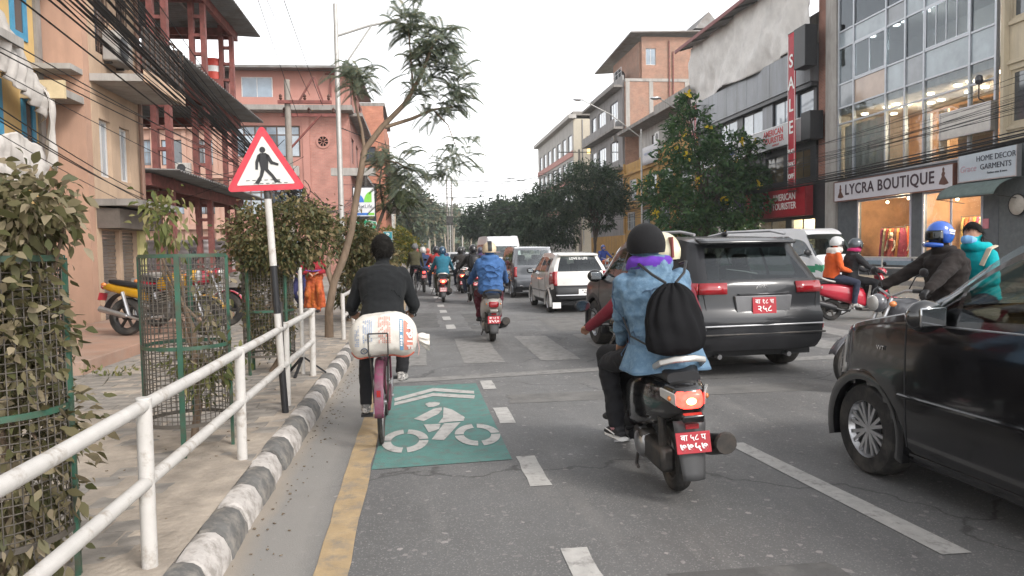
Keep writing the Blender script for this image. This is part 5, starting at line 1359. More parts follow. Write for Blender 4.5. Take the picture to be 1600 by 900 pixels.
def car(root, L0, L1, top, belt, half, sill, rear, front, paint, cls, wheels, wr, ww=.19, tumble=.24, parts=None, rimm=None, seams=(), archm=None, spokes=5, ycols=14):
    """shell swept along the length; cls() names what each face belongs to"""
    T, B, W, S, YR, YF = (pchip(p) for p in (top, belt, half, sill, rear, front))
    ymn, ymx = min(p[1] for p in rear), max(p[1] for p in front)
    N = int((L1-L0)/.035); ys = [L0+(L1-L0)*i/N for i in range(N+1)]
    cnt = [2, 5, 5, 10, 2, 3, 3]
    def section(yn):
        w, zb, tz, s = W(yn), B(yn), T(yn), S(yn); h = max(.02, tz-zb); rd = min(.075, .35*h)
        xr = w*.985-tumble*h
        K = [(w*.90, s), (w*.975, s+.10), (w, s+.6*(zb-s)), (w*.985, zb), (xr, tz-rd), (xr*.90, tz-.28*rd), (xr*.5, tz-.04*rd), (0, tz)]
        out = []
        for i in range(7):
            p0, p1, p2, p3 = K[max(0, i-1)], K[i], K[i+1], K[min(7, i+2)]
            for j in range(cnt[i]):
                t = j/cnt[i]
                if i == 3: out.append((i+t, p1[0]+(p2[0]-p1[0])*t+.012*math.sin(t*math.pi)*(h > .2), p1[1]+(p2[1]-p1[1])*t)); continue
                c = [0.5*((2*p1[k])+(-p0[k]+p2[k])*t+(2*p0[k]-5*p1[k]+4*p2[k]-p3[k])*t*t+(-p0[k]+3*p1[k]-3*p2[k]+p3[k])*t**3) for k in (0, 1)]
                out.append((i+t, c[0], c[1]))
        out.append((7.0, K[7][0], K[7][1]))
        r = []
        for v, x, z in out:
            kr = max(0, 1-(yn-L0)/.9)**1.5; kf = max(0, 1-(L1-yn)/.7)**1.5
            r.append((v, x, yn+(YR(z)-ymn)*kr+(YF(z)-ymx)*kf, z))
        return r
    secs = [section(y) for y in ys]; nv = len(secs[0])
    acc = {}
    def put(key, quad):
        acc.setdefault(key, []).append(quad)
    for sg in (-1, 1):
        for i in range(N):
            for j in range(nv-1):
                a, b, c, d = secs[i][j], secs[i+1][j], secs[i+1][j+1], secs[i][j+1]
                v = (a[0]+d[0])/2; y = (a[2]+b[2])/2; z = (a[3]+b[3]+c[3]+d[3])/4
                if v < 3 and any((y-wy)**2+(z-wr)**2 < (wr*1.14)**2 for wy in wheels): continue
                q = [(sg*p[1], p[2], p[3]) for p in (a, b, c, d)]
                put(cls('side', sg, y, z, v, a[1], (ys[i]+ys[i+1])/2), q if sg > 0 else q[::-1])
    for reg, sec, sgy, bul in (('rear', secs[0], -1, .05), ('front', secs[-1], 1, .12)):
        for j in range(nv-1):
            for k in range(ycols):
                c0, c1 = -1+2*k/ycols, -1+2*(k+1)/ycols
                def pt(row, c): return (row[1]*c, row[2]+sgy*bul*(1-c*c)*min(1, row[1]*3), row[3])
                q = [pt(sec[j], c0), pt(sec[j], c1), pt(sec[j+1], c1), pt(sec[j+1], c0)]
                put(cls(reg, 0, q[0][1], (q[0][2]+q[2][2])/2, (sec[j][0]+sec[j+1][0])/2, (c0+c1)/2*sec[j][1], (c0+c1)/2), q)
    objs = {}
    for key, quads in acc.items():
        if key is None: continue
        name, m, off = parts[key]
        mb = MB(); idx = {}
        for q in quads:
            f = []
            for p in q:
                kk = (round(p[0], 4), round(p[1], 4), round(p[2], 4))
                if kk not in idx: idx[kk] = len(mb.v); mb.v.append(p)
                if idx[kk] not in f: f.append(idx[kk])
            if len(f) > 2: mb.f.append(f); mb.m.append(0)
        o = mb.build(name, m, root, smooth=True, ang=50)
        if off:
            md = o.modifiers.new('s', 'SOLIDIFY'); md.thickness = abs(off); md.offset = 1 if off > 0 else -1
        objs[key] = o
    # underbody, wheel housings, arches, wheels
    zs = S(0)
    MB().b2(-W(0)*.86, W(0)*.86, L0+.3, L1-.3, zs-.02, zs+.08).build('underbody', m_black, root, smooth=False)
    for wy in wheels:
        w = W(wy)
        for sg in (-1, 1):
            arc = [R(-18+216*k/22) for k in range(23)]
            h = MB(); ra = wr*1.15
            h.grid(lambda a, b: (sg*(w-.02-.34*b), wy+ra*math.cos(arc[int(round(a*22))]), wr+ra*math.sin(arc[int(round(a*22))])), 22, 1)
            h.build('wheel_housing', m_black, root)
            ar = MB(); rings = []
            for a in arc:
                rings.append([(sg*(w+dx), wy+(ra+dr)*math.cos(a), wr+(ra+dr)*math.sin(a)) for dx, dr in ((-.05, -.02), (.006, -.015), (.012, .02), (.004, .055), (-.05, .055))])
            ar.loft(rings); ar.build('wheel_arch', archm or paint, root)
            wheel(root, sg*(w-ww/2-.01), wy, wr, ww, sg, spokes, rimm)
    for (ya, v0, v1) in seams:          # shut lines
        i = min(range(N), key=lambda k: abs(ys[k]-ya))
        for sg in (-1, 1):
            pts = [(sg*(p[1]+.0015), p[2], p[3]) for p in secs[i] if v0 <= p[0] <= v1]
            if len(pts) > 1: MB().tube(pts, .004, 5).build('shut_line', m_black, root)
    return objs, T, B, W

def seats(root, m, ys, xs, z, headrest=True):
    for y in ys:
        for x in xs:
            mb = MB(); mb.box((x, y+.1, z), (.46, .5, .18), rx=.1); mb.box((x, y-.2, z+.36), (.44, .14, .62), rx=-.2)
            if headrest: mb.box((x, y-.29, z+.74), (.24, .1, .17), rx=-.15)
            mb.build('seat', m, root, bevel=.05)

def plate(root, loc, rot, w, h, l1, l2, s1, s2, bg=None, fg=None):
    p = MB().box((0, 0, 0), (w, .006, h)).build('number_plate', bg or m_platered, root, bevel=.003)
    p.location = loc; p.rotation_euler = rot
    if l1: text(l1, s1, (0, -.005, h*.24), ROT_B, fg or m_platewhite, p, 'plate_lettering', ex=.001, bold=.0006)
    if l2: text(l2, s2, (0, -.005, -h*.2), ROT_B, fg or m_platewhite, p, 'plate_lettering', ex=.001, bold=.0012, sx=1.15)
    return p

def door_mirror(root, x, y, z, sg, m, s=1.0):
    a = MB().ell((x+sg*.09*s, y, z), (.11*s, .06*s, .085*s), 14, 9).build('mirror', m, root)
    MB().bar((x-sg*.03, y+.02, z-.06*s), (x+sg*.04*s, y, z-.03*s), .05, .03).build('mirror_arm', m, a)
    MB().b2(x+sg*.09*s-.075*s, x+sg*.09*s+.075*s, y-.064*s, y-.05*s, z-.05*s, z+.05*s).build('mirror_glass', m_mirror, a, bevel=.02)

# ---- grey sport utility vehicle ahead on the right
def suv():
    t = thing('car', 'dark grey sport utility car with red number plate beside the denim jacket rider', 'car', (3.80, 9.05+1.33, 0), R(4))
    paint = M('paint_dark_grey', (0.022, 0.0225, 0.025), 0.28, metal=.1, coat=.35, spec=.25, var=.05)
    gloss = m_blackgloss
    def cls(reg, sg, y, z, v, x, c):
        if reg == 'side':
            if v > 3.12 and v < 3.9:
                if -1.55 < y < -.92: return 'qw%d' % sg
                if -.86 < y < .08: return 'rw%d' % sg
                if .14 < y < 1.02 and v > 3.12: return 'fw%d' % sg
            if v > 4.0 and .42 < c < 1.12: return 'ws'
            if z < .47: return 'clad'
            if 0.98 < z < 1.13 and y < -1.72+(.06 if z < 1.03 else 0): return 'tl%d' % sg
            return 'body'
        if reg == 'rear':
            if 1.17 < z < 1.54 and abs(c) < .86: return 'rg'
            if z >= 1.56: return 'body'
            if 0.99 < z < 1.11 and abs(c) > .5: return 'tlr%d' % (1 if c > 0 else -1)
            if z < .52: return 'clad'
            return 'body'
        if z < .6 and abs(c) < .7: return 'clad'
        return 'body'
    P = {'body': ('body', paint, 0), 'clad': ('lower_cladding', m_black, 0), 'ws': ('windscreen', m_carglass, 0), 'rg': ('rear_window', m_carglass, 0)}
    for s in (-1, 1):
        P.update({'qw%d' % s: ('quarter_window', m_cargdark, 0), 'rw%d' % s: ('rear_door_window', m_cargdark, 0), 'fw%d' % s: ('front_door_window', m_cargdark, 0),
                  'tl%d' % s: ('tail_light', m_tail, .02), 'tlr%d' % s: ('tail_light', m_tail, .022)})
    car(t, -2.3, 2.28, [(-2.3, 1.60), (-1.9, 1.635), (-1.2, 1.675), (-.2, 1.69), (.35, 1.665), (.6, 1.58), (1.15, 1.10), (1.3, 1.07), (2.0, .97), (2.28, .80)],
        [(-2.3, 1.12), (-1, 1.10), (1.1, 1.03), (2.0, .92), (2.28, .74)], [(-2.3, .77), (-2.12, .84), (-1.8, .89), (-1.4, .915), (1.2, .915), (1.9, .86), (2.28, .66)],
        [(-2.3, .34), (-1.9, .28), (0, .25), (1.8, .27), (2.28, .3)], [(.2, -2.2), (.34, -2.26), (.5, -2.31), (.74, -2.31), (.82, -2.25), (1.1, -2.22), (1.17, -2.17), (1.55, -1.84), (1.7, -1.78)],
        [(.2, 2.2), (.5, 2.28), (.8, 2.24), (1.1, 2.0)], paint, cls, (-1.33, 1.33), .36, .22, tumble=.31, parts=P, archm=m_black, seams=((-.89, .6, 3.1), (.11, .6, 3.1), (1.05, .8, 3.0)))
    # rear details
    MB().grid(lambda a, b: ((-.62+1.24*a), -1.80-.16*b-.05*math.sin(a*math.pi), 1.635-.05*b-.0*a), 14, 4).build('spoiler', m_blackgloss, t, solid=.035)
    MB().box((0, -2.285, .985), (.62, .03, .02)).build('tailgate_garnish', m_blackgloss, t, bevel=.006)
    rec = MB().prism([(-.36, .97), (.36, .97), (.33, .73), (-.33, .73)], 'y', -2.305, -2.25).build('plate_recess', M('recess_grey', (.16, .16, .165), .35, metal=.4), t, bevel=.008)
    plate(t, (0, -2.318, .855), (R(-4), 0, 0), .30, .19, 'बा १८ च', '२५८', .075, .1)
    for z, w in ((.63, 1.5), (.53, 1.55)): MB().box((0, -2.335, z), (w, .03, .02)).build('bumper_trim', m_steel if z > .6 else m_darkmetal, t, bevel=.006)
    for s in (-1, 1):
        MB().box((s*.74, -2.25, .585), (.15, .06, .06), rz=s*.5).build('reflector', m_tail, t, bevel=.01)
        MB().tube([(s*.6, -1.75, 1.69), (s*.62, -1.4, 1.735), (s*.63, -.2, 1.745), (s*.61, .35, 1.69)], .018, 8).build('roof_rail', m_steel, t)
        door_mirror(t, s*.90, .95, 1.12, s, m_blackgloss, 1.15)
        for y in (-.75, .25): MB().box((s*.915, y, .93), (.03, .16, .025)).build('door_handle', paint, t, bevel=.01)
    em = thing('emblem', None, None, (0, -2.262, 1.045)); em.parent = t
    def oval(rx, rz, th): return MB().tube([(rx*math.cos(a), 0, rz*math.sin(a)) for a in [2*math.pi*k/28 for k in range(29)]], th, 6)
    oval(.07, .047, .0065).build('emblem_ring', m_chrome, em); oval(.04, .018, .005).build('emblem_oval', m_chrome, em).location.z = .016; oval(.018, .04, .005).build('emblem_oval', m_chrome, em)
    for s in (-1, 1): MB().tube([(s*.70, -2.17, 1.13), (s*.72, -2.235, 1.0), (s*.69, -2.255, .78), (s*.60, -2.275, .68), (0, -2.335, .66)], .004, 5).build('shut_line', m_black, t)
    w = MB().tube([(.02, -2.10, 1.21), (-.15, -2.105, 1.245), (-.36, -2.09, 1.275)], [.02, .014, .008], 8); w.build('rear_wiper', m_black, t)
    MB().ell((0, -1.35, 1.70), (.03, .07, .035)).tube([(0, -1.35, 1.71), (0, -1.42, 1.75)], .008, 6).build('aerial', m_black, t)
    text('RAV4', .062, (.56, -2.268, .78), (R(90), 0, R(3)), m_chrome, t, 'badge', bold=.002); text('2.0', .045, (-.55, -2.268, .72), (R(90), 0, R(-3)), m_chrome, t, 'badge')
    for s in (-.45, .45): MB().tube([(s, -2.1, .24), (s, -1.8, .26)], .03, 8).build('exhaust_pipe', m_steel, t)
    seats(t, m_interior, (.15, -.75), (-.38, .38), .62); MB().box((0, .95, .95), (1.4, .35, .25)).build('dashboard', m_interior, t, bevel=.05)
suv()

# ---- small white hatchback
def hatch_white():
    t = thing('car', 'white small hatchback with black bumper and white number plate', 'car', (3.83, 17.85+1.18, 0), R(1.0))
    paint = M('paint_white', (0.62, 0.60, 0.57), 0.25, coat=.8, var=.03)
    def cls(reg, sg, y, z, v, x, c):
        if reg == 'side':
            if 3.1 < v < 3.88:
                if -1.25 < y < -.16: return 'rw%d' % sg
                if -.1 < y < .85: return 'fw%d' % sg
            if v > 4.05 and .36 < c < .98: return 'ws'
            if z < .32 or (y < -1.38 and z < .6): return 'clad'
            if .70 < z < 1.0 and y < -1.46+(1.0-z)*.12: return 'tl%d' % sg
            return 'body'
        if reg == 'rear':
            if 1.0 < z < 1.36 and abs(c) < .87: return 'rg'
            if z < .655: return 'bump'
            if .68 < z < 1.0 and abs(c) > .86: return 'tlr%d' % (1 if c > 0 else -1)
            return 'body'
        return 'body'
    P = {'body': ('body', paint, 0), 'clad': ('sill_trim', m_black, 0), 'bump': ('rear_bumper', m_black, .03), 'ws': ('windscreen', m_carglass, 0), 'rg': ('rear_window', m_carglass, 0)}
    for s in (-1, 1): P.update({'rw%d' % s: ('rear_door_window', m_cargdark, 0), 'fw%d' % s: ('front_door_window', m_cargdark, 0), 'tl%d' % s: ('tail_light', m_tail, .015), 'tlr%d' % s: ('tail_light', m_tail, .018)})
    car(t, -1.72, 1.72, [(-1.72, 1.39), (-1.3, 1.44), (-.5, 1.475), (.2, 1.46), (.45, 1.38), (.98, 1.0), (1.5, .86), (1.72, .70)],
        [(-1.72, .97), (-.6, .93), (.9, .88), (1.5, .78), (1.72, .64)], [(-1.72, .665), (-1.4, .725), (-.8, .745), (.9, .745), (1.4, .7), (1.72, .56)],
        [(-1.72, .34), (-1.3, .24), (0, .2), (1.3, .22), (1.72, .26)], [(.2, -1.64), (.4, -1.72), (.56, -1.72), (.62, -1.66), (.95, -1.63), (1.36, -1.36), (1.5, -1.33)],
        [(.2, 1.66), (.5, 1.72), (.9, 1.6)], paint, cls, (-1.18, 1.18), .27, .15, tumble=.34, parts=P, seams=((-.13, .6, 3.1), (-1.0, 1.5, 3.0), (.9, .8, 2.9)), spokes=8)
    MB().grid(lambda a, b: (-.5+1.0*a, -1.29-.13*b-.03*math.sin(a*math.pi), 1.425-.035*b), 10, 3).build('spoiler', paint, t, solid=.025)
    MB().tube([(-.62, -1.76, .44), (-.4, -1.80, .44), (.4, -1.80, .44), (.62, -1.76, .44)], .018, 8).build('bumper_guard', m_chrome, t)
    plate(t, (.1, -1.80, .52), (0, 0, 0), .36, .13, 'BA 4 CHA', '3052', .05, .06, bg=m_platewhite, fg=m_black)
    for s in (-1, 1):
        door_mirror(t, s*.74, .75, .98, s, m_black, .85)
        MB().box((s*.6, -1.70, .20), (.2, .012, .14)).build('mud_flap', m_platewhite, t)
        for y in (-.65, .2): MB().box((s*.748, y, .80), (.025, .13, .025)).build('door_handle', m_black, t, bevel=.008)
        MB().tube([(s*.752, -1.0, .52), (s*.757, .8, .50)], .014, 6).build('side_moulding', m_black, t)
    MB().box((0, -1.672, .80), (.07, .012, .06), ry=R(45)).build('emblem', m_chrome, t, bevel=.01)
    text('800', .06, (-.38, -1.676, .72), ROT_B, m_steel, t, 'badge'); text('LXI', .05, (.42, -1.676, .72), ROT_B, m_steel, t, 'badge')
    st = M('sun_sticker', (.6, .6, .58), .6)
    text('LOVE IS LIFE', .085, (0, -1.442, 1.31), (R(62), 0, 0), st, t, 'window_lettering', bold=.002)
    seats(t, m_interior, (.1, -.7), (-.3, .3), .5)
hatch_white()

# ---- tall dark blue-grey hatchback
def hatch_dark():
    t = thing('car', 'dark grey tall hatchback between the white van and white hatchback', 'car', (3.62, 23.75+1.2, 0), R(1.5))
    paint = M('paint_slate', (0.10, 0.105, 0.115), 0.25, metal=.4, coat=.8, var=.05)
    def cls(reg, sg, y, z, v, x, c):
        if reg == 'side':
            if 3.08 < v < 3.9:
                if -1.5 < y < -.98: return 'qw%d' % sg
                if -.93 < y < -.1: return 'rw%d' % sg
                if -.04 < y < .95: return 'fw%d' % sg
            if v > 4.05 and .5 < c < 1.02: return 'ws'
            return 'clad' if z < .3 else 'body'
        if reg == 'rear':
            if 1.04 < z < 1.5 and abs(c) < .86: return 'rg'
            if z < .62: return 'bump'
            if .66 < z < 1.02 and abs(c) > .8: return 'tlr%d' % (1 if c > 0 else -1)
        return 'body'
    P = {'body': ('body', paint, 0), 'clad': ('sill_trim', m_black, 0), 'bump': ('rear_bumper', paint, .03), 'ws': ('windscreen', m_carglass, 0), 'rg': ('rear_window', m_carglass, 0)}
    for s in (-1, 1): P.update({'qw%d' % s: ('quarter_window', m_cargdark, 0), 'rw%d' % s: ('rear_door_window', m_cargdark, 0), 'fw%d' % s: ('front_door_window', m_cargdark, 0), 'tlr%d' % s: ('tail_light', m_tail, .018)})
    car(t, -1.76, 1.76, [(-1.76, 1.60), (-1.3, 1.64), (-.3, 1.66), (.4, 1.63), (.6, 1.55), (1.05, 1.06), (1.5, .95), (1.76, .8)],
        [(-1.76, 1.0), (1.0, .98), (1.5, .88), (1.76, .7)], [(-1.76, .66), (-1.5, .72), (1.2, .735), (1.76, .6)],
        [(-1.76, .36), (-1.3, .25), (1.3, .25), (1.76, .3)], [(.2, -1.7), (.45, -1.76), (.62, -1.75), (.7, -1.70), (1.04, -1.68), (1.5, -1.55), (1.66, -1.52)],
        [(.2, 1.7), (.5, 1.76), (.95, 1.65)], paint, cls, (-1.2, 1.2), .29, .15, tumble=.14, parts=P, seams=((-.07, .6, 3.1), (-.95, 1.5, 3.0)), spokes=7)
    plate(t, (.12, -1.735, .86), (0, 0, 0), .34, .15, 'बा ८ च', '४७१२', .05, .06, bg=M('plate_pale', (.5, .45, .42), .5), fg=m_platered)
    MB().box((0, -1.80, .40), (1.0, .03, .05)).build('bumper_trim', m_chrome, t, bevel=.01)
    for s in (-1, 1): door_mirror(t, s*.735, .85, 1.08, s, m_black, .95)
    seats(t, m_interior, (.1, -.7), (-.3, .3), .55)
hatch_dark()

# ---- vans
def van(label, loc, rz, front_to_us=False, stripe=None):
    t = thing('van', label, 'van', loc, rz)
    paint = M('paint_van_white', (0.60, 0.60, 0.61), 0.3, coat=.5, var=.03)
    gr = M('stripe_green', (.04, .22, .12), .4)
    def cls(reg, sg, y, z, v, x, c):
        if reg == 'side':
            if 3.1 < v < 3.75:
                for k, (a, b) in enumerate(((-2.1, -1.0), (-.95, .15), (.2, 1.15), (1.22, 1.95))):
                    if a < y < b: return 'w%d_%d' % (k, sg)
            if v > 4.05 and 1.72 < c < 2.2: return 'ws'
            if stripe and .72 < z < .92: return 'stripe'
            return 'body'
        if reg == 'rear':
            if 1.2 < z < 1.72 and abs(c) < .88: return 'rg'
            if z < .5: return 'bump'
            if .7 < z < 1.25 and abs(c) > .88: return 'tl%d' % (1 if c > 0 else -1)
            return 'body'
        if stripe and .72 < z < .92: return 'stripe'
        if z < .45: return 'bumpf'
        if .66 < z < .86 and abs(c) > .62: return 'hl%d' % (1 if c > 0 else -1)
        if .66 < z < .84 and abs(c) < .5: return 'gr'
        return 'body'
    P = {'body': ('body', paint, 0), 'stripe': ('side_stripe', gr, 0), 'bump': ('rear_bumper', paint, .04), 'bumpf': ('front_bumper', m_black if stripe else paint, .03), 'ws': ('windscreen', m_carglass, 0), 'rg': ('rear_window', m_carglass, 0), 'gr': ('grille', m_black, 0)}
    for s in (-1, 1):
        P['tl%d' % s] = ('tail_light', m_tail, .015); P['hl%d' % s] = ('headlight', m_clear, .015)
        for k in range(4): P['w%d_%d' % (k, s)] = ('side_window', m_cargdark, 0)
    hh = 0 if not stripe else -.12
    car(t, -2.35, 2.4, [(-2.35, 2.05+hh), (-2.0, 2.16+hh), (-.5, 2.2+hh), (1.3, 2.18+hh), (1.6, 2.1+hh), (2.2, 1.22), (2.4, 1.02)],
        [(-2.35, 1.15), (1.8, 1.1), (2.2, 1.05), (2.4, .9)], [(-2.35, .80), (-2.1, .86), (1.9, .86), (2.4, .74)],
        [(-2.35, .38), (-1.9, .28), (1.8, .28), (2.4, .32)], [(.2, -2.3), (.5, -2.35), (1.2, -2.33), (1.75, -2.2), (2.1, -2.1)], [(.2, 2.35), (.6, 2.4), (1.2, 2.3)],
        paint, cls, (-1.3, 1.5), .33, .2, tumble=.12, parts=P, spokes=6)
    plate(t, (0, -2.40, .98), (0, 0, 0), .4, .16, '', '१२३४', .05, .08, bg=M('plate_blue', (.05, .08, .35), .4))
    for s in (-1, 1): door_mirror(t, s*.86, 2.0, 1.3, s, m_black, 1.2)
    seats(t, m_interior, (1.0, -.2, -1.3), (-.4, .4), .75)
    return t
van('white high roof van ahead in the middle lane', (3.75, 35.4, 0), R(2))
van('white minibus with a green stripe coming the other way behind the red scooter', (12.3, 23.6, 0), R(196), True, True)
def far_car(label, loc, rz, c):
    t = thing('car', label, 'car', loc, rz, 'far cars in the traffic'); paint = M('paint_far_%s' % label[:8], c, .3, coat=.7, var=.04)
    def cls(reg, sg, y, z, v, x, cc):
        if reg == 'side' and 3.1 < v < 3.88 and -1.4 < y < .9: return 'w%d' % sg
        if reg == 'side' and v > 4.05 and .4 < cc < 1.0: return 'ws'
        if reg == 'rear' and 1.0 < z < 1.36 and abs(cc) < .87: return 'rg'
        if reg == 'rear' and .68 < z < .95 and abs(cc) > .8: return 'tl%d' % (1 if cc > 0 else -1)
        return 'body'
    P = {'body': ('body', paint, 0), 'ws': ('windscreen', m_cargdark, 0), 'rg': ('rear_window', m_cargdark, 0), 'w1': ('side_window', m_cargdark, 0), 'w-1': ('side_window', m_cargdark, 0), 'tl1': ('tail_light', m_tail, .01), 'tl-1': ('tail_light', m_tail, .01)}
    car(t, -1.9, 1.9, [(-1.9, 1.39), (-1.3, 1.47), (.2, 1.48), (.45, 1.4), (1.0, 1.0), (1.6, .88), (1.9, .70)], [(-1.9, .97), (.9, .9), (1.6, .8), (1.9, .64)], [(-1.9, .7), (-1.5, .79), (1.0, .8), (1.9, .6)],
        [(-1.9, .34), (-1.3, .24), (1.3, .22), (1.9, .26)], [(.2, -1.85), (.4, -1.9), (.95, -1.8), (1.36, -1.5), (1.5, -1.45)], [(.2, 1.85), (.5, 1.9), (.9, 1.8)], paint, cls, (-1.2, 1.25), .3, .17, parts=P)
far_car('silver car far ahead in the traffic beyond the van', (2.4, 47, 0), R(2), (.4, .4, .41))
far_car('dark red car far ahead beside the silver car', (5.2, 50, 0), R(2), (.25, .02, .02))

# ---- black car passing close on the right
def car_black():
    t = thing('car', 'glossy black car passing close by at the right edge', 'car', (3.80, 4.58-1.215, 0), R(1.5))
    paint = M('paint_black', (0.006, 0.006, 0.007), 0.16, coat=1.0, var=.05, spec=.6)
    def cls(reg, sg, y, z, v, x, c):
        if reg == 'side':
            if 3.06 < v < 3.86:
                if -1.45 < y < -.62: return 'rw%d' % sg
                if -.52 < y < .36: return 'fw%d' % sg
                if .40 < y < .68: return 'vw%d' % sg
            if v > 4.0 and 0.0 < c < .76: return 'ws'
            if .66 < z < .88 and y > 1.47 and v < 3.2: return 'hl%d' % sg
            return 'body'
        if reg == 'rear':
            return 'rg' if 1.05 < z < 1.38 and abs(c) < .85 else 'body'
        if .64 < z < .84 and abs(c) > .5: return 'hf%d' % (1 if c > 0 else -1)
        if .3 < z < .55 and abs(c) < .6: return 'gr'
        return 'body'
    P = {'body': ('body', paint, 0), 'ws': ('windscreen', m_carglass, 0), 'rg': ('rear_window', m_carglass, 0), 'gr': ('grille', m_black, 0)}
    gl = glass_mat('side_glass', (.72, .84, .80), .75)
    for s in (-1, 1): P.update({'rw%d' % s: ('rear_door_window', gl, 0), 'fw%d' % s: ('front_door_window', gl, 0), 'vw%d' % s: ('vent_window', m_cargdark, 0), 'hl%d' % s: ('headlight', m_clear, .012), 'hf%d' % s: ('headlight', m_clear, .012)})
    car(t, -1.95, 1.92, [(-1.95, 1.40), (-1.4, 1.58), (-.6, 1.64), (-.15, 1.635), (.08, 1.56), (.80, 1.15), (.95, 1.11), (1.4, 1.01), (1.7, .88), (1.92, .68)],
        [(-1.95, 1.12), (-.6, 1.10), (.7, 1.07), (1.4, .97), (1.7, .84), (1.92, .62)], [(-1.95, .72), (-1.5, .81), (-.8, .845), (.9, .845), (1.35, .82), (1.6, .745), (1.8, .60), (1.92, .42)],
        [(-1.95, .34), (-1.3, .22), (0, .19), (1.3, .2), (1.92, .24)], [(.2, -1.9), (.45, -1.95), (1.05, -1.85), (1.4, -1.6), (1.6, -1.5)],
        [(.2, 1.86), (.5, 1.92), (.9, 1.78)], paint, cls, (-1.215, 1.215), .305, .19, parts=P, seams=((-.57, .6, 3.9), (.78, .6, 3.0)), spokes=8, archm=paint)
    for s in (-1, 1):
        door_mirror(t, s*.84, .50, 1.13, s, paint, 1.1)
        MB().tube([(s*.848, -1.0, .62), (s*.858, 0, .61), (s*.85, .85, .605)], .014, 6).build('side_moulding', paint, t)
        MB().tube([(s*.80, -1.0, .26), (s*.80, .8, .25)], .016, 6).build('sill_moulding', paint, t)
        for y in (-1.1, -.22): MB().box((s*.85, y, .95), (.03, .17, .03)).build('door_handle', paint, t, bevel=.01)
        # bright weather strip at the window line
        MB().tube([(s*(.8335), y, 1.095-.025*max(0, y+.6)) for y in (-1.5, -1.0, -.5, 0, .6)], .006, 6).build('window_strip', m_steel, t)
        text('VVT', .04, (s*.848, 1.02, .88), (R(90), 0, R(-90) if s < 0 else R(90)), m_chrome, t, 'badge')
    seats(t, M('seat_beige', (.16, .145, .12), .8), (-.3, -1.1), (-.36, .36), .46)
    MB().box((0, .55, .88), (1.4, .35, .18)).build('dashboard', m_interior, t, bevel=.06)
    MB().tube([(.36+.18*math.cos(a), .28+.06*math.sin(a), .95+.17*math.sin(a)) for a in [2*math.pi*k/20 for k in range(21)]], .014, 6).build('steering_wheel', m_black, t)
    MB().ell((-.28, .52, 1.01), (.035, .035, .04)).build('dashboard_ornament', M('orange_ornament', (.7, .22, .02), .4), t)
car_black()

# ================================================================== TWO-WHEELERS
def moto_wheel(parent, y, r, w, rimm=None, spokes=5, z=None, rr=.66, steer=0):
    e = thing('wheel', None, None, (0, y, z or r)); e.parent = parent; e.rotation_euler = (0, 0, steer)
    MB().lathe([(r*rr, -w*.4), (r*.8, -w*.5), (r*.93, -w*.42), (r*.99, -w*.15), (r, 0), (r*.99, w*.15), (r*.93, w*.42), (r*.8, w*.5), (r*rr, w*.4)], axis='x', n=28, cap=False).build('tyre', m_rubber, e)
    rm = MB(); q = r*rr
    rm.lathe([(q*1.03, -w*.42), (q*.92, -w*.3), (q*.92, w*.3), (q*1.03, w*.42)], axis='x', n=28, cap=False)
    rm.lathe([(0.001, -w*.5), (q*.3, -w*.5), (q*.3, w*.5), (0.001, w*.5)], axis='x', n=14)
    for k in range(spokes):
        a = 2*math.pi*k/spokes; rm.bar((0, q*.2*math.cos(a), q*.2*math.sin(a)), (0, q*.97*math.cos(a), q*.97*math.sin(a)), q*.16, w*.3, up=(1, 0, 0))
    rm.build('rim', rimm or m_darkmetal, e)
    return e

def rbox(secs):
    """rounded tube through (y, half width, z low, z high[, x])"""
    out = []
    for s in secs:
        y, hw, z0, z1 = s[:4]; cx = s[4] if len(s) > 4 else 0; n = 16; ring = []
        for i in range(n):
            a = 2*math.pi*i/n; c, q = math.cos(a), math.sin(a)
            sc = abs(c)**.55*(1 if c >= 0 else -1); sq = abs(q)**.6*(1 if q >= 0 else -1)
            ring.append((cx+hw*sc, y, (z0+z1)/2+(z1-z0)/2*sq))
        out.append(ring)
    return out

def hand_mirror(t, x, y, z, sg, m, steer=0):
    s = MB().tube([(x*.55, y, z-.17), (x*.75, y-.01, z-.05), (x, y-.02, z)], .006, 6).build('mirror_stalk', m_black, t)
    MB().ell((x, y-.025, z), (.062, .018, .045), 14, 8).build('mirror', m, s)
    MB().lathe([(0.001, 0), (1, 0)], axis='y', n=18).build('mirror_glass', m_chrome, s).matrix_basis = Matrix.Translation((x, y-.0445, z)) @ Matrix.Diagonal((.054, 1, .038, 1))

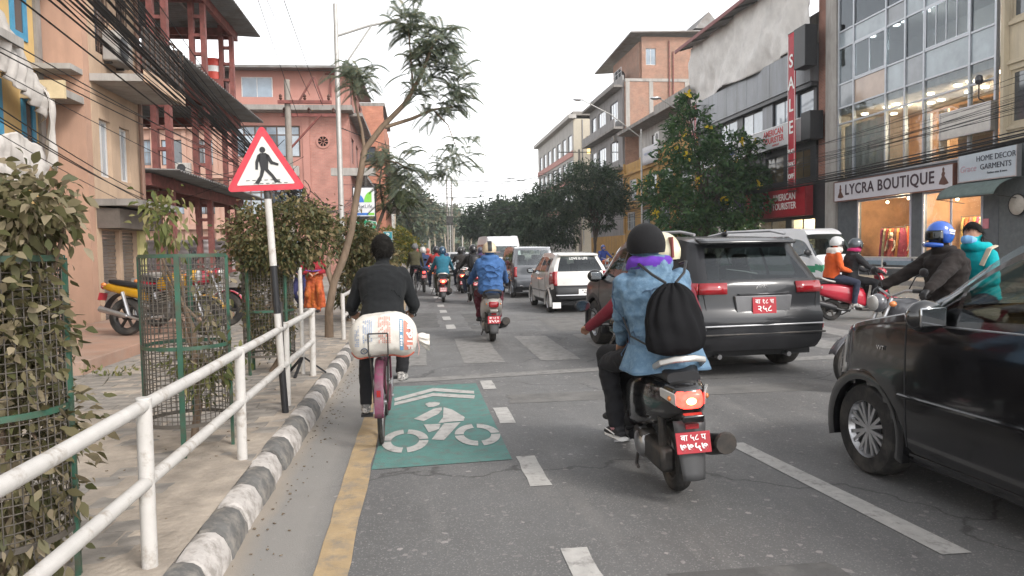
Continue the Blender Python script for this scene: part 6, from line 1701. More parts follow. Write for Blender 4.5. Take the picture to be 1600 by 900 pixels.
def scooter(label, loc, rz, body_m, lit=False, lean=0, apron=None, trim=None, plate_txt=('बा ५८ प', '७७५७'), group='scooters in the traffic', grab=None, detail=True, platem=None):
    t = thing('scooter', label, 'scooter', loc, rz, group, rot=(0, R(lean), rz))
    apron = apron or body_m; trim = trim or m_black; grab = grab or M('grab_silver', (.42, .41, .39), .35, metal=.5)
    moto_wheel(t, 0, .22, .10); moto_wheel(t, 1.24, .22, .09, steer=0)
    # rear cowl, left and right of one shell
    MB().loft(rbox([(-.345, .055, .60, .70), (-.30, .10, .555, .735), (-.20, .145, .50, .755), (0, .175, .43, .76), (.25, .185, .36, .74), (.45, .175, .31, .70), (.60, .15, .27, .66), (.66, .12, .27, .58)])).build('rear_cowl', body_m, t, ang=60)
    MB().loft(rbox([(-.24, .10, .73, .80), (-.15, .125, .74, .835), (.1, .135, .735, .825), (.3, .135, .72, .785), (.5, .12, .69, .765), (.63, .08, .66, .73)])).build('seat', m_black, t, ang=60)
    MB().b2(-.16, .16, .58, 1.0, .255, .29).build('floorboard', m_black, t, bevel=.012)
    MB().loft(rbox([(.56, .15, .19, .27), (.8, .155, .18, .27), (1.0, .14, .19, .29)])).build('floor_skirt', trim, t)
    # front apron, leaning back as it rises
    ap = MB(); rings = []
    for k, (z, y, hw, th) in enumerate(((.27, 1.00, .15, .05), (.4, 1.03, .19, .06), (.6, 1.05, .205, .075), (.78, 1.02, .18, .075), (.90, .985, .12, .06))):
        rings.append([(hw*math.cos(a), y+th*math.sin(a)+(-.05*(math.cos(a)**2)), z) for a in [2*math.pi*i/18 for i in range(18)]])
    ap.loft(rings); ap.build('front_apron', apron, t, ang=60)
    MB().loft(rbox([(.86, .10, .93, 1.0), (.93, .16, .90, 1.04), (1.02, .13, .90, 1.06), (1.09, .08, .93, 1.02)])).build('handlebar_cowl', apron, t, ang=60)
    MB().ell((0, 1.09, .97), (.085, .03, .05)).build('headlight', m_clear, t)
    MB().grid(lambda a, b: (.055*math.sin((a-.5)*2.6), 1.24+.245*math.sin((b-.35)*2.2), .22+.245*math.cos((b-.35)*2.2)-.02*abs(a-.5)), 6, 12).build('front_fender', apron, t, solid=.012)
    for s in (-1, 1):
        MB().tube([(s*.06, 1.12, .62), (s*.06, 1.24, .22)], .02, 8).build('fork_leg', m_darkmetal, t)
        MB().tube([(s*.12, .95, .975), (s*.24, .915, .985), (s*.34, .875, .985)], .013, 8).build('handlebar', m_black, t)
        MB().tube([(s*.25, .912, .985), (s*.355, .868, .985)], .019, 8).build('grip', m_black, t)
        MB().tube([(s*.22, .95, .98), (s*.34, .93, .965)], .006, 5).build('brake_lever', m_steel, t)
        hand_mirror(t, s*.36, .93, 1.14, s, m_black)
        MB().loft([[(s*x, y, z) for x, y, z in ((.082, -.335, .615), (.086, -.335, .69), (.135, -.22, .715), (.133, -.22, .665))], [(s*x, y, z) for x, y, z in ((.088, -.35, .615), (.092, -.35, .69), (.152, -.24, .715), (.15, -.24, .665))]]).build('indicator', m_clear, t, bevel=.004)
        MB().ell((s*.115, -.308, .66), (.012, .014, .016)).build('indicator_bulb', m_amber, t)
    # tail light, grab rail, plate, mudguard
    tl = MB().loft(rbox([(-.365, .06, .61, .685), (-.355, .075, .598, .695), (-.32, .085, .60, .71)])).build('tail_light', m_taillit if lit else m_tail, t, ang=60)
    if lit: MB().ell((0, -.366, .645), (.03, .008, .02)).build('tail_bulb', m_tailcore, tl)
    MB().tube([(-.15, .02, .79), (-.15, -.14, .825), (-.135, -.24, .865), (-.06, -.285, .885), (.06, -.285, .885), (.135, -.24, .865), (.15, -.14, .825), (.15, .02, .79)], [(.02, .013)]*8, 8).build('grab_rail', grab, t)
    MB().box((0, -.372, .55), (.13, .05, .05), rx=.3).build('tail_trim', body_m, t, bevel=.01)
    MB().box((0, -.352, .495), (.08, .012, .03)).build('reflector', m_tail, t)
    mg = MB(); mg.grid(lambda a, b: ((-.5+a)*(.20-.07*b), -.30-.045*b-.02*math.cos((a-.5)*3), .52-.35*b), 6, 8)
    mg.build('mudguard', M('mudguard_grey', (.07, .07, .072), .5), t, solid=.01)
    p = plate(t, (0, -.365, .40), (R(-10), 0, 0), .21, .125, plate_txt[0], plate_txt[1], .05, .068, bg=platem)
    if detail:
        MB().box((-.09, .05, .24), (.10, .42, .16)).box((-.1, .3, .28), (.12, .2, .14)).build('engine', m_darkmetal, t, bevel=.03)
        MB().lathe([(0.001, -.17), (.07, -.165), (.10, -.14), (.11, -.1)], (0, .28, .25), axis='x', n=18).build('crankcase_cover', m_steel, t)
        MB().tube([(.14, .32, .2), (.165, .1, .23), (.17, .0, .27)], .022, 8).tube([(.17, .02, .27), (.19, -.12, .31), (.20, -.34, .37)], [.05, .068, .06], 12).build('exhaust', m_black, t)
        MB().lathe([(.062, -.02), (.07, 0), (.05, .015), (0.001, .015)], (.2, -.35, .375), axis='y', n=14).build('exhaust_tip', m_darkmetal, t)
        MB().tube([(-.1, -.08, .3), (-.115, -.14, .52)], .026, 8).build('shock_absorber', m_darkmetal, t)
        [MB().tube([(q*.2, .33, .26), (q*.31, .33, .26)], .014, 6).build('footrest', m_steel, t) for q in (-1, 1)]
        MB().tube([(-.1, .45, .2), (-.17, .3, .1), (-.18, .22, .1)], .012, 6).build('side_stand', m_darkmetal, t)
    return t

def motorbike(label, loc, rz, tank_m, lean=0, lit=False, group='motorbikes in the traffic', steer=0, plate_txt=('बा ४२ प', '५१३८'), headlit=False, guard=False):
    t = thing('motorbike', label, 'motorbike', loc, rz, group, rot=(0, R(lean), rz))
    moto_wheel(t, 0, .30, .12, spokes=6); moto_wheel(t, 1.32, .30, .10, spokes=6, steer=R(steer))
    MB().loft(rbox([(.52, .08, .72, .84), (.6, .13, .70, .92), (.78, .155, .70, .98), (.92, .13, .74, .97), (1.0, .06, .80, .92)])).build('tank', tank_m, t, ang=60)
    MB().loft(rbox([(-.30, .07, .83, .89), (-.15, .12, .79, .885), (.1, .14, .75, .84), (.35, .13, .72, .80), (.56, .08, .72, .80)])).build('seat', m_black, t, ang=60)
    MB().loft(rbox([(-.42, .05, .74, .80), (-.3, .09, .70, .83), (0, .12, .62, .78), (.3, .11, .55, .73)])).build('side_panel', tank_m, t, ang=60)
    MB().box((0, .62, .42), (.24, .34, .3)).box((0, .68, .6), (.2, .22, .18), rx=.2).build('engine', m_darkmetal, t, bevel=.03)
    for k in range(5): MB().box((0, .70, .53+.04*k), (.26, .27, .012), rx=.2).build('cooling_fin', m_steel, t)
    fr = MB().tube([(0, .98, .92), (0, .85, .5), (0, .45, .27), (0, .0, .3)], .022, 8).tube([(0, 1.0, .9), (0, .4, .68), (0, -.2, .74)], .022, 8)
    for s in (-1, 1): fr.tube([(s*.09, .35, .3), (s*.09, 0, .3)], .02, 8)
    fr.build('frame', m_black, t)
    for s in (-1, 1):
        MB().tube([(s*.08, 1.02, .98), (s*.08, 1.32, .3)], .022, 8).build('fork_leg', m_steel, t)
        MB().tube([(s*.1, .1, .3), (s*.12, -.02, .68)], .03, 8).build('shock_absorber', m_steel, t)
        MB().tube([(s*.03, .97, 1.0), (s*.2, .95, 1.06), (s*.36, .84, 1.06)], .013, 8).build('handlebar', m_steel, t)
        MB().tube([(s*.25, .91, 1.06), (s*.375, .833, 1.06)], .02, 8).build('grip', m_black, t)
        hand_mirror(t, s*.38, .92, 1.25, s, m_black)
        MB().ell((s*.15, -.32, .80), (.03, .045, .03)).build('indicator', m_amber, t)
        MB().ell((s*.18, 1.08, .93), (.03, .04, .03)).build('indicator', m_amber, t)
        MB().tube([(s*.12, .48, .32), (s*.27, .48, .32)], .014, 6).build('footrest', m_steel, t)
    MB().ell((0, 1.12, .93), (.10, .09, .10)).build('headlight_shell', tank_m, t)
    MB().ell((0, 1.18, .93), (.085, .04, .085)).build('headlight', m_taillit if False else m_clear, t)
    MB().grid(lambda a, b: (.06*math.sin((a-.5)*2.6), 1.32+.34*math.sin((b-.4)*2.0), .30+.335*math.cos((b-.4)*2.0)-.03*abs(a-.5)), 6, 12).build('front_fender', tank_m, t, solid=.012)
    MB().grid(lambda a, b: (.07*math.sin((a-.5)*2.6), -.02-.36*math.sin(b*1.2+.1), .32+.36*math.cos(b*1.2+.1)), 6, 10).build('rear_fender', m_black, t, solid=.012)
    MB().ell((0, -.42, .77), (.07, .035, .04)).build('tail_light', m_taillit if lit else m_tail, t)
    MB().tube([(.12, .7, .3), (.15, .3, .25), (.16, .1, .3)], .022, 8).tube([(.16, .1, .3), (.18, -.35, .42)], [.035, .05], 10).build('exhaust', m_steel, t)
    plate(t, (0, -.44, .62), (R(-12), 0, 0), .2, .12, plate_txt[0], plate_txt[1], .045, .06)
    MB().tube([(-.1, .5, .28), (-.2, .42, .04)], .012, 6).build('side_stand', m_darkmetal, t)
    if guard: MB().tube([(-.2, .95, .3), (-.34, .95, .45), (-.2, .9, .75)], .016, 8).tube([(.2, .95, .3), (.34, .95, .45), (.2, .9, .75)], .016, 8).build('crash_guard', m_chrome, t)
    return t

def bicycle(label, loc, rz, frame_m, fender_m=None, lean=0, rack=True):
    t = thing('bicycle', label, 'bicycle', loc, rz, rot=(0, R(lean), rz))
    r = .335
    for y in (0, 1.06):
        e = thing('wheel', None, None, (0, y, r)); e.parent = t
        MB().tube([(0, r*.955*math.cos(a), r*.955*math.sin(a)) for a in [2*math.pi*k/36 for k in range(37)]], .019, 8).build('tyre', m_rubber, e)
        MB().tube([(0, r*.88*math.cos(a), r*.88*math.sin(a)) for a in [2*math.pi*k/36 for k in range(37)]], .009, 6).build('rim', m_steel, e)
        sp = MB()
        for k in range(28):
            a = 2*math.pi*k/28; sp.tube([((-1)**k*.03, .02*math.cos(a+.6), .02*math.sin(a+.6)), (0, r*.88*math.cos(a), r*.88*math.sin(a))], .0016, 4)
        sp.lathe([(.02, -.045), (.02, .045)], axis='x', n=10); sp.build('spokes', m_steel, e)
        if fender_m:
            a0, a1 = (R(-8), R(118)) if y == 0 else (R(30), R(150))
            f = MB().grid(lambda a, b: (.036*math.sin((a-.5)*2.7), y-(r+.035)*math.cos(a0+(a1-a0)*b)*(1), r+(r+.03-.02*abs(2*a-1)**2)*math.sin(a0+(a1-a0)*b)), 6, 18)
            f.build('mudguard', fender_m, t, solid=.004)
    fr = MB()
    bb, st, hdp, hdl = (0, .45, .30), (0, .30, .78), (0, .86, .80), (0, .89, .70)
    for p, q, rr in ((bb, st, .016), (st, hdp, .015), (bb, hdl, .018), (hdp, hdl, .02)): fr.tube([p, q], rr, 8)
    for s in (-1, 1):
        fr.tube([bb, (s*.055, .0, r)], .010, 6); fr.tube([(0, .31, .75), (s*.055, 0, r)], .009, 6); fr.tube([hdl, (s*.05, .92, .62), (s*.05, 1.06, r)], .011, 6)
    fr.build('frame', frame_m, t)
    MB().tube([(0, .30, .78), (0, .28, .90)], .013, 8).build('seat_post', m_steel, t)
    MB().tube([(0, .14, .93), (0, .22, .94), (0, .34, .935), (0, .42, .93)], [(.02, .07), (.035, .09), (.03, .045), (.02, .02)], 12, up=(0, 0, 1)).build('saddle', m_black, t)
    hb = MB().tube([(0, .86, .80), (0, .84, .98)], .013, 8)
    hb.tube([(-.29, .66, .98), (-.26, .80, 1.0), (-.1, .86, 1.0), (.1, .86, 1.0), (.26, .80, 1.0), (.29, .66, .98)], .012, 8); hb.build('handlebar', m_steel, t)
    for s in (-1, 1): MB().tube([(s*.29, .66, .98), (s*.285, .77, .99)], .017, 8).build('grip', m_black, t)
    MB().lathe([(.10, -.006), (.10, .006)], (.06, .45, .30), axis='x', n=24).build('chainring', m_darkmetal, t)
    MB().b2(.05, .075, .0, .5, .26, .40).build('chain_guard', frame_m, t, bevel=.01)
    cr = MB().tube([(-.07, .45, .30), (-.08, .42, .15)], .009, 6).tube([(.07, .45, .30), (.08, .48, .45)], .009, 6).tube([(-.09, .45, .30), (.09, .45, .30)], .014, 8); cr.build('crank', m_steel, t)
    MB().box((-.14, .42, .145), (.10, .08, .024)).build('pedal', m_black, t); MB().box((.14, .48, .455), (.10, .08, .024)).build('pedal', m_black, t)
    if rack:
        rk = MB()
        for s in (-1, 1):
            rk.tube([(s*.07, .22, .74), (s*.07, -.22, .74)], .007, 6); rk.tube([(s*.07, -.1, .74), (s*.055, 0, r)], .007, 6)
            rk.tube([(s*.07, -.20, .73), (s*.075, -.235, .75), (s*.075, -.245, .92)], .006, 6)
        for y in (.2, .05, -.1, -.22): rk.tube([(-.07, y, .74), (.07, y, .74)], .006, 6)
        rk.tube([(-.075, -.245, .92), (.075, -.245, .92)], .006, 6); rk.build('rack', m_darkmetal, t)
        MB().box((0, -.355, .47), (.03, .012, .05)).build('reflector', m_tail, t)
    return t

# ================================================================== TRAFFIC AND PEOPLE IN THEIR PLACES
def seated(name, label, loc, rz, seat, hands, feet, mats, lean=.12, voxel=.014, **kw):
    jk = {k: kw.pop(k) for k in ('h', 'kneeout', 'head_f', 'shw', 'look', 'tilt') if k in kw}; add = kw.pop('J', {})
    J = rider_joints(seat, hands, feet, lean, **jk); J.update(add)
    return person(name, label, loc, rz, J, mats, voxel=voxel, **kw)

m_trouser = cloth('trousers_black', (.014, .014, .016), rough=.9)
m_jean = cloth('trousers_navy', (.025, .03, .05), rough=.9)
m_shoeb = M('shoe_black', (.02, .02, .022), .6); m_shoew = M('shoe_white_grey', (.42, .40, .38), .65, var=.35, scale=25, dirt=(.05, .05, .05), dscale=18, damt=(.5, .56))

# ---- cyclist with the sack
CY = (-0.33, 6.01)
bicycle('old bicycle with magenta mudguard ridden beside the kerb', (CY[0], CY[1], 0), R(0.5), M('frame_maroon', (.09, .02, .035), .4), M('mudguard_magenta', (.14, .035, .07), .42, var=.25, scale=14, dirt=(.12, .07, .08), dscale=18, damt=(.5, .6)))
cy, H, J = seated('person', 'cyclist in a black jumper and black trousers seen from behind', (CY[0], CY[1], 0), 0, (0.02, .24, .86), ((-.27, .70, 1.02), (.27, .70, 1.02)), ((-.15, .40, .245), (.16, .46, .50)),
    dict(top=cloth('jumper_black', (.010, .011, .012), rough=.95), pants=m_trouser, shoe=m_shoew), lean=.40, voxel=.009, wide=1.04, shw=.155, puff=1.10, fold=.006, head_f=.03, seed=3,
    J=dict(poleL=Vector((-.45, -.35, -1)), poleR=Vector((.45, -.35, -1)), hdL=Vector((.1, 1, -.2)), hdR=Vector((-.1, 1, -.2)), kpL=Vector((-.15, 1, .3)), kpR=Vector((.2, 1, .3))))
SEAMS += [(cy, [(x/16*.3, -.2, .93) for x in range(-16, 17)], .008, 'jumper_black'), (cy, [(-.21, -.05+.02*k, 1.33-.012*k) for k in range(14)], .005, 'jumper_black'), (cy, [(.21, -.05+.02*k, 1.33-.012*k) for k in range(14)], .005, 'jumper_black')]
hair_cap(cy, H, big=1.13); strands(cy, H, 2600, 1.12, .04)
MB().tube([H(-.07, .05, -.055), H(-.05, .1, -.05), H(0, .118, -.045), H(.05, .1, -.05), H(.07, .05, -.055)], [.02, .035, .04, .035, .02], 8, flat=.4).build('face_mask', m_white, cy)
for sx in (-1, 1): MB().tube([H(sx*.072, .05, -.05), H(sx*.086, -.02, -.02)], .0025, 5).build('mask_strap', m_white, cy)
# sack across the rack
sk_ = thing('sack', 'full white woven sack with printed labels tied across the bicycle rack', 'sack', (CY[0]+.055, CY[1]+.0, .70)); sk_.scale = (.88, .95, .94)
def sack_pt(u, a):
    # u along X from -.33 to .3, a around
    x = -.33+.62*u
    e = (1-abs(2*u-1)**5)**.5 if 0 < u < 1 else .001
    e = max(e, .30 if u < .5 else .06)
    n_ = noise.fractal(Vector((u*5, math.cos(a)*1.6, math.sin(a)*1.6)), 1, 2, 3)
    ry, rz_ = .20*e*(1+.05*n_), .185*e*(1+.07*n_)
    z = .19+rz_*(abs(math.sin(a))**.8)*(1 if math.sin(a) >= 0 else -1)
    y = -.02+ry*(abs(math.cos(a))**.8)*(1 if math.cos(a) >= 0 else -1)
    sag = .03*math.sin(u*math.pi*1.0)
    return (x, y, max(.002, z-.02*math.cos(u*6)))
sm = M('woven_white', (.60, .57, .52), .7, var=.06, scale=4, bump=.35, bscale=160, dirt=(.47, .43, .37), dscale=5, damt=(.55, .75))
MB().grid(lambda u, b: sack_pt(u, b*2*math.pi), 40, 48).build('bag', sm, sk_, ang=180)
kn = MB().grid(lambda a, b: (.285+.11*a, -.05+(.022+.06*a**.7+.022*math.sin(b*2*math.pi*7+a*4)*a)*math.cos(b*2*math.pi)*(1-.3*a*a), .17+(.022+.06*a**.7+.022*math.sin(b*2*math.pi*5+1-a*5)*a)*math.sin(b*2*math.pi)*(1-.25*a*a)-.05*a), 12, 48).build('tied_end', sm, sk_, ang=180)
MB().tube([(.285, -.05+.027*math.cos(a), .17+.027*math.sin(a)) for a in [2*math.pi*k/14 for k in range(15)]], .006, 5).tube([(.285, -.08, .16), (.30, -.1, .08), (.29, -.09, .02)], .004, 5).build('string', M('string_pink', (.5, .3, .27), .8), sk_)
# printed panels that follow the sack surface
def sack_patch(name, u0, u1, b0, b1, m, lift=.004, n=14):
    def f(a, b):
        p = Vector(sack_pt(u0+(u1-u0)*a, (b0+(b1-b0)*b)*2*math.pi)); c = Vector((p.x, -.02, .19)); return p+(p-c).normalized()*lift
    return MB().grid(f, n, n).build(name, m, sk_, ang=180)
bp = M('print_blue', (.13, .25, .37), .7); rp = M('print_red', (.50, .2, .15), .7); fp = M('print_pale_blue', (.26, .32, .44), .7); rr_ = M('print_pale_red', (.55, .25, .2), .7)
sack_patch('printed_band', .74, .79, .36, .585, bp); sack_patch('printed_band', .80, .925, .37, .585, rp)
def sack_marks(u0, u1, b0, b1, nu, nb, m, seed, name='printed_text', hgt=.55):
    r = random.Random(seed); mb = MB()
    for i in range(nu):
        for j in range(nb):
            if r.random() < .25: continue
            ua = u0+(u1-u0)*(i+.12)/nu; ub = u0+(u1-u0)*(i+.12+hgt)/nu; ba = b0+(b1-b0)*j/nb; bb = b0+(b1-b0)*(j+.72)/nb
            q = []
            for u, b in ((ua, ba), (ub, ba), (ub, bb), (ua, bb)):
                p = Vector(sack_pt(u, b*2*math.pi)); c = Vector((p.x, -.02, .19)); q.append(p+(p-c).normalized()*.007)
            mb.quad(*q)
    mb.build(name, m, sk_, smooth=False)
sack_marks(.44, .62, .36, .54, 7, 16, rr_, 1); sack_marks(.22, .36, .37, .52, 5, 16, fp, 2); sack_marks(.10, .17, .40, .54, 3, 12, fp, 4)
sack_marks(.745, .785, .38, .57, 1, 12, m_platewhite, 5, hgt=.7)
def sack_text(body, size, u, b, m, name='printed_text'):
    """letters run down the sack, shrink-fitted by placing each one"""
    db = .205/len(body)
    for k, ch in enumerate(body):
        bb = b+db*k; p = Vector(sack_pt(u, bb*2*math.pi)); c = Vector((p.x, -.02, .19)); nr = (p-c).normalized(); dn = (Vector(sack_pt(u, (bb+.01)*2*math.pi))-p).normalized()
        x = dn; z = nr; yv = z.cross(x)
        o = text(ch, size, (0, 0, 0), (0, 0, 0), m, sk_, name, ex=.001, bold=.003)
        o.matrix_basis = Matrix.Translation(p+nr*.007) @ Matrix((x, yv, z)).transposed().to_4x4()
sack_text('PEOPLE', .085, .865, .385, m_platewhite)
# round recycling-like mark and red hem
ring_ = []
for k in range(25):
    a = 2*math.pi*k/24; u = .23+.045*math.cos(a); b = .585+.03*math.sin(a); p = Vector(sack_pt(u, b*2*math.pi)); ring_.append(p+(p-Vector((p.x, -.02, .19))).normalized()*.005)
MB().tube(ring_, .004, 5).build('round_mark', M('print_navy', (.05, .08, .14), .7), sk_)
sack_marks(.21, .25, .57, .60, 2, 3, MATS['print_navy'], 9)
MB().tube([Vector(sack_pt(u, .685*2*math.pi))+Vector((0, -.012, -.002)) for u in [.04+.9*k/20 for k in range(21)]], .008, 6, flat=.6).build('red_hem', M('hem_red', (.35, .08, .05), .7), sk_)

# ---- black scooter with two riders
SX = (1.60, 4.47); SR = R(-1)
m_scblack = M('scooter_black', (.008, .008, .009), .2, coat=.9, var=.1, dirt=(.03, .028, .026), dscale=4)
scooter('black scooter with lit brake light and pale grab rail nearest the camera', (SX[0], SX[1], 0), SR, m_scblack, lit=True, lean=-2.5)
dr, H, J = seated('person', 'scooter driver in a maroon jacket and cream helmet in front of the pillion', (SX[0], SX[1], 0), SR, (0.0, .42, .74), ((-.33, .84, .985), (.33, .84, .985)), ((-.19, .78, .36), (.19, .78, .36)),
    dict(top=cloth('jacket_maroon', (.16, .018, .03)), pants=m_trouser, shoe=m_shoeb), lean=.10, voxel=.011, seed=5, head_f=.0, tilt=.15, J=dict(hdL=Vector((-.1, 1, -.15)), hdR=Vector((.1, 1, -.15)), poleL=Vector((-.8, -.5, -.6)), poleR=Vector((.8, -.5, -.6))))
helmet(dr, H, M('helmet_cream', (.6, .55, .38), .35, coat=.5), kind='open', visor=True)
MB().tube([H(.02+.0*a, -.135, .12-.02*k) for k, a in enumerate(range(8))], (.012), 6, flat=3.5, up=(1, 0, 0)).build('helmet_patch', M('helmet_dark_red', (.18, .03, .03), .4), dr)
m_denim = cloth('denim_blue', (.10, .175, .26), var=.25, bscale=220, dirt=(.15, .235, .32), dscale=28, damt=(.46, .62))
m_purple = cloth('hood_purple', (.10, .03, .30))
pi_, H, J = seated('person', 'scooter pillion in a light blue denim jacket with a purple hood', (SX[0], SX[1], 0), SR, (-.02, .03, .80), ((-.20, .42, .92), (.20, .42, .92)), ((-.27, .36, .36), (.27, .36, .36)),
    dict(top=m_denim, pants=m_trouser, shoe=m_shoeb, scarf=m_purple, sock=cloth('sock_pink', (.5, .25, .28))), lean=.06, voxel=.009, puff=1.14, wide=1.10, shw=.18, seed=8, fold=.014, head_f=-.015, h=1.0, tilt=-.075,
    hood=(.10, .05, 'scarf', .04), J=dict(poleL=Vector((-.9, -.5, -.9)), poleR=Vector((.9, -.5, -.9)), toL=Vector((-.30, .56, .33)), kpL=Vector((-.5, 1, .3)), kpR=Vector((.5, 1, .3))))
pi_.rotation_euler.y = dr.rotation_euler.y = R(-2.5)
SEAMS += [(pi_, p_, .0045, 'denim_seam') for p_ in ([(x/20*.24, -.3, 1.33-.03*abs(x/20)) for x in range(-20, 21)], [(-.17, -.3, 1.30-.02*k) for k in range(18)], [(.17, -.3, 1.30-.02*k) for k in range(18)], [(.05*0, -.3, 1.3-.02*k) for k in range(16)], [(-.4, .1+.0*k, 1.36-.022*k) for k in range(22)], [(-.22-.002*k, -.16+.012*k, 1.42-.0*k) for k in range(14)], [(-.30, -.15+.02*k, 1.02) for k in range(16)])]
cap = helmet(pi_, H, cloth('cap_black', (.009, .009, .010), rough=.9), visor=False, kind='open'); cap.name = 'cap'
# flared denim hem that hangs over the seat
def hem(a, b):
    an = 2*math.pi*a; fl = .205+.055*b+.014*math.sin(an*7)*b
    return (-.02+fl*1.08*math.cos(an), .04+fl*.84*math.sin(an)-.02*b, .95-.165*b+.01*math.sin(an*3)*b)
MB().grid(hem, 48, 8).build('jacket_hem', m_denim, pi_, solid=.012, ang=180)
sm_ = MB().tube([hem(k/48, .93)[:2]+(hem(k/48, .93)[2],) for k in range(49)], .008, 6); sm_.build('hem_seam', cloth('denim_dark', (.10, .17, .26)), pi_)
# white sole stripe of the pillion's left shoe
for sx, an in ((-1, J['anL']), (1, J['anR'])):
    f = (J['toL' if sx < 0 else 'toR']-an).normalized(); f.z = 0; f.normalize()
    MB().tube([an-f*.085+Vector((0, 0, -.082)), an+f*.02+Vector((0, 0, -.085)), an+f*.13+Vector((0, 0, -.088)), an+f*.195+Vector((0, 0, -.082))], [(.014, .038), (.015, .042), (.015, .05), (.014, .03)], 10, up=(0, 0, 1)).build('shoe_sole', m_white, pi_)
    MB().tube([an+f*.11+Vector((sx*.047, 0, -.045)), an+f*.03+Vector((sx*.055, 0, -.04)), an-f*.05+Vector((sx*.05, 0, -.05))], .005, 5).build('shoe_stripe', m_white, pi_)
# drawstring bag
bg_ = thing('drawstring_bag', 'black drawstring bag on the back of the denim jacket', 'bag', (SX[0]-.035, SX[1], 0), SR, rot=(0, R(-2.5), SR))
def bag_pt(a, b):
    an = 2*math.pi*a; prof = pchip([(0, .03), (.06, .07), (.2, .125), (.45, .165), (.75, .185), (.92, .17), (1, .08)])(b)
    g_ = math.sin(an*11+1.5*math.sin(b*5))*(.014*max(0, 1-b*1.3)+.004)+.012*noise.noise(Vector((math.cos(an)*2, math.sin(an)*2, b*5)))
    return (-.0+(prof+g_)*math.cos(an), -.215-.03*b+(prof*.46+g_*.7)*math.sin(an), 1.335-.43*b)
MB().grid(bag_pt, 66, 24).build('sack', M('bag_nylon', (.006, .006, .007), .8, var=.3, spec=.15, bump=.4, bscale=16), bg_, ang=180)
for sx in (-1, 1):
    MB().tube([(sx*.03, -.20, 1.335), (sx*.10, -.155, 1.39), (sx*.15, -.06, 1.455), (sx*.15, .06, 1.44)], .009, 6).build('cord', m_black, bg_)
    MB().tube([(sx*.15, -.22, .96), (sx*.24, -.1, 1.02), (sx*.24, .05, 1.12)], .007, 6).build('cord', m_black, bg_)

# ---- silver scooter ahead with the blue down jacket
SB = (1.22, 12.42)
m_silver = M('scooter_silver', (.36, .34, .31), .3, metal=.4, coat=.5)
scooter('silver white scooter with red plate ridden by the blue jacket rider', (SB[0], SB[1], 0), R(-1), m_silver, trim=m_black, grab=m_black, plate_txt=('बा ५१ प', '४५९०'))
p, H, J = seated('person', 'rider in a blue down jacket and beige helmet', (SB[0], SB[1], 0), R(-1), (0, .28, .79), ((-.33, .83, .985), (.33, .83, .985)), ((-.17, .75, .36), (.17, .75, .36)),
    dict(top=cloth('down_blue', (.045, .11, .26), var=.2), pants=cloth('trousers_maroon', (.09, .02, .03)), shoe=m_shoeb, hand=m_black), lean=.05, puff=1.28, wide=1.05, voxel=.013, fold=.016, seed=11, head_f=0, hood=(.10, .055, 'top', .01),
    J=dict(poleL=Vector((-1, -.5, -.5)), poleR=Vector((1, -.5, -.5))))
helmet(p, H, M('helmet_beige', (.55, .44, .30), .4, coat=.3), kind='open', stripe=m_black)
cloth('seam_navy', (.02, .05, .13)); SEAMS += [(p, [(x/14*.3, -.1, zz) for x in range(-14, 15)], .006, 'seam_navy') for zz in (.98, 1.06, 1.14, 1.22, 1.30)]

# ---- motorbike with the black clad rider
MBK = (1.62, 21.2)
motorbike('motorbike with pale body under the black jacket rider', (MBK[0], MBK[1], 0), R(3), M('tank_khaki', (.16, .15, .11), .35, coat=.5), lean=-2)
p, H, J = seated('person', 'rider in a black jacket with a small backpack and black helmet', (MBK[0], MBK[1], 0), R(3), (-.0, .32, .82), ((-.34, .82, 1.07), (.34, .82, 1.07)), ((-.24, .48, .38), (.24, .48, .38)), dict(top=cloth('jacket_black', (.02, .019, .018)), pants=m_jean, shoe=m_shoeb, hand=m_black), voxel=.015, puff=1.15, seed=13)
helmet(p, H, m_blackgloss)
bk = thing('backpack', 'small black backpack with pale logo on the black jacket rider', 'bag', (MBK[0], MBK[1], 0), R(3))
MB().loft(rbox([(.03, .10, 1.06, 1.36), (.09, .14, 1.02, 1.42), (.2, .14, 1.03, 1.42)])).build('pack', m_black, bk, ang=60); MB().box((0, .022, 1.18), (.06, .008, .05)).build('logo', m_steel, bk)
for sx in (-1, 1): MB().tube([(sx*.1, .2, 1.4), (sx*.12, .32, 1.45), (sx*.13, .42, 1.36)], .012, 6).build('strap', m_black, bk)

# ---- scooter with lit tail light and teal jacket
ST = (.72, 22.4)
scooter('dark red scooter with lit brake light under the teal jacket rider', (ST[0], ST[1], 0), R(-1), M('scooter_dark', (.05, .012, .015), .25, coat=.7), lit=True, plate_txt=('बा ३९ प', '२०६१'), platem=M('plate_pinkish', (.5, .2, .2), .5))
p, H, J = seated('person', 'rider in a teal blue jacket and dark helmet on the lit scooter', (ST[0], ST[1], 0), R(-1), (0, .28, .79), ((-.33, .83, .985), (.33, .83, .985)), ((-.17, .75, .36), (.17, .75, .36)), dict(top=cloth('jacket_teal', (.025, .13, .19)), pants=cloth('trousers_olive', (.05, .05, .03)), shoe=m_shoeb, hand=m_black), voxel=.016, puff=1.22, seed=17)
helmet(p, H, M('helmet_navy', (.02, .05, .09), .25, coat=.6))

cloth('denim_seam', (.06, .10, .16))
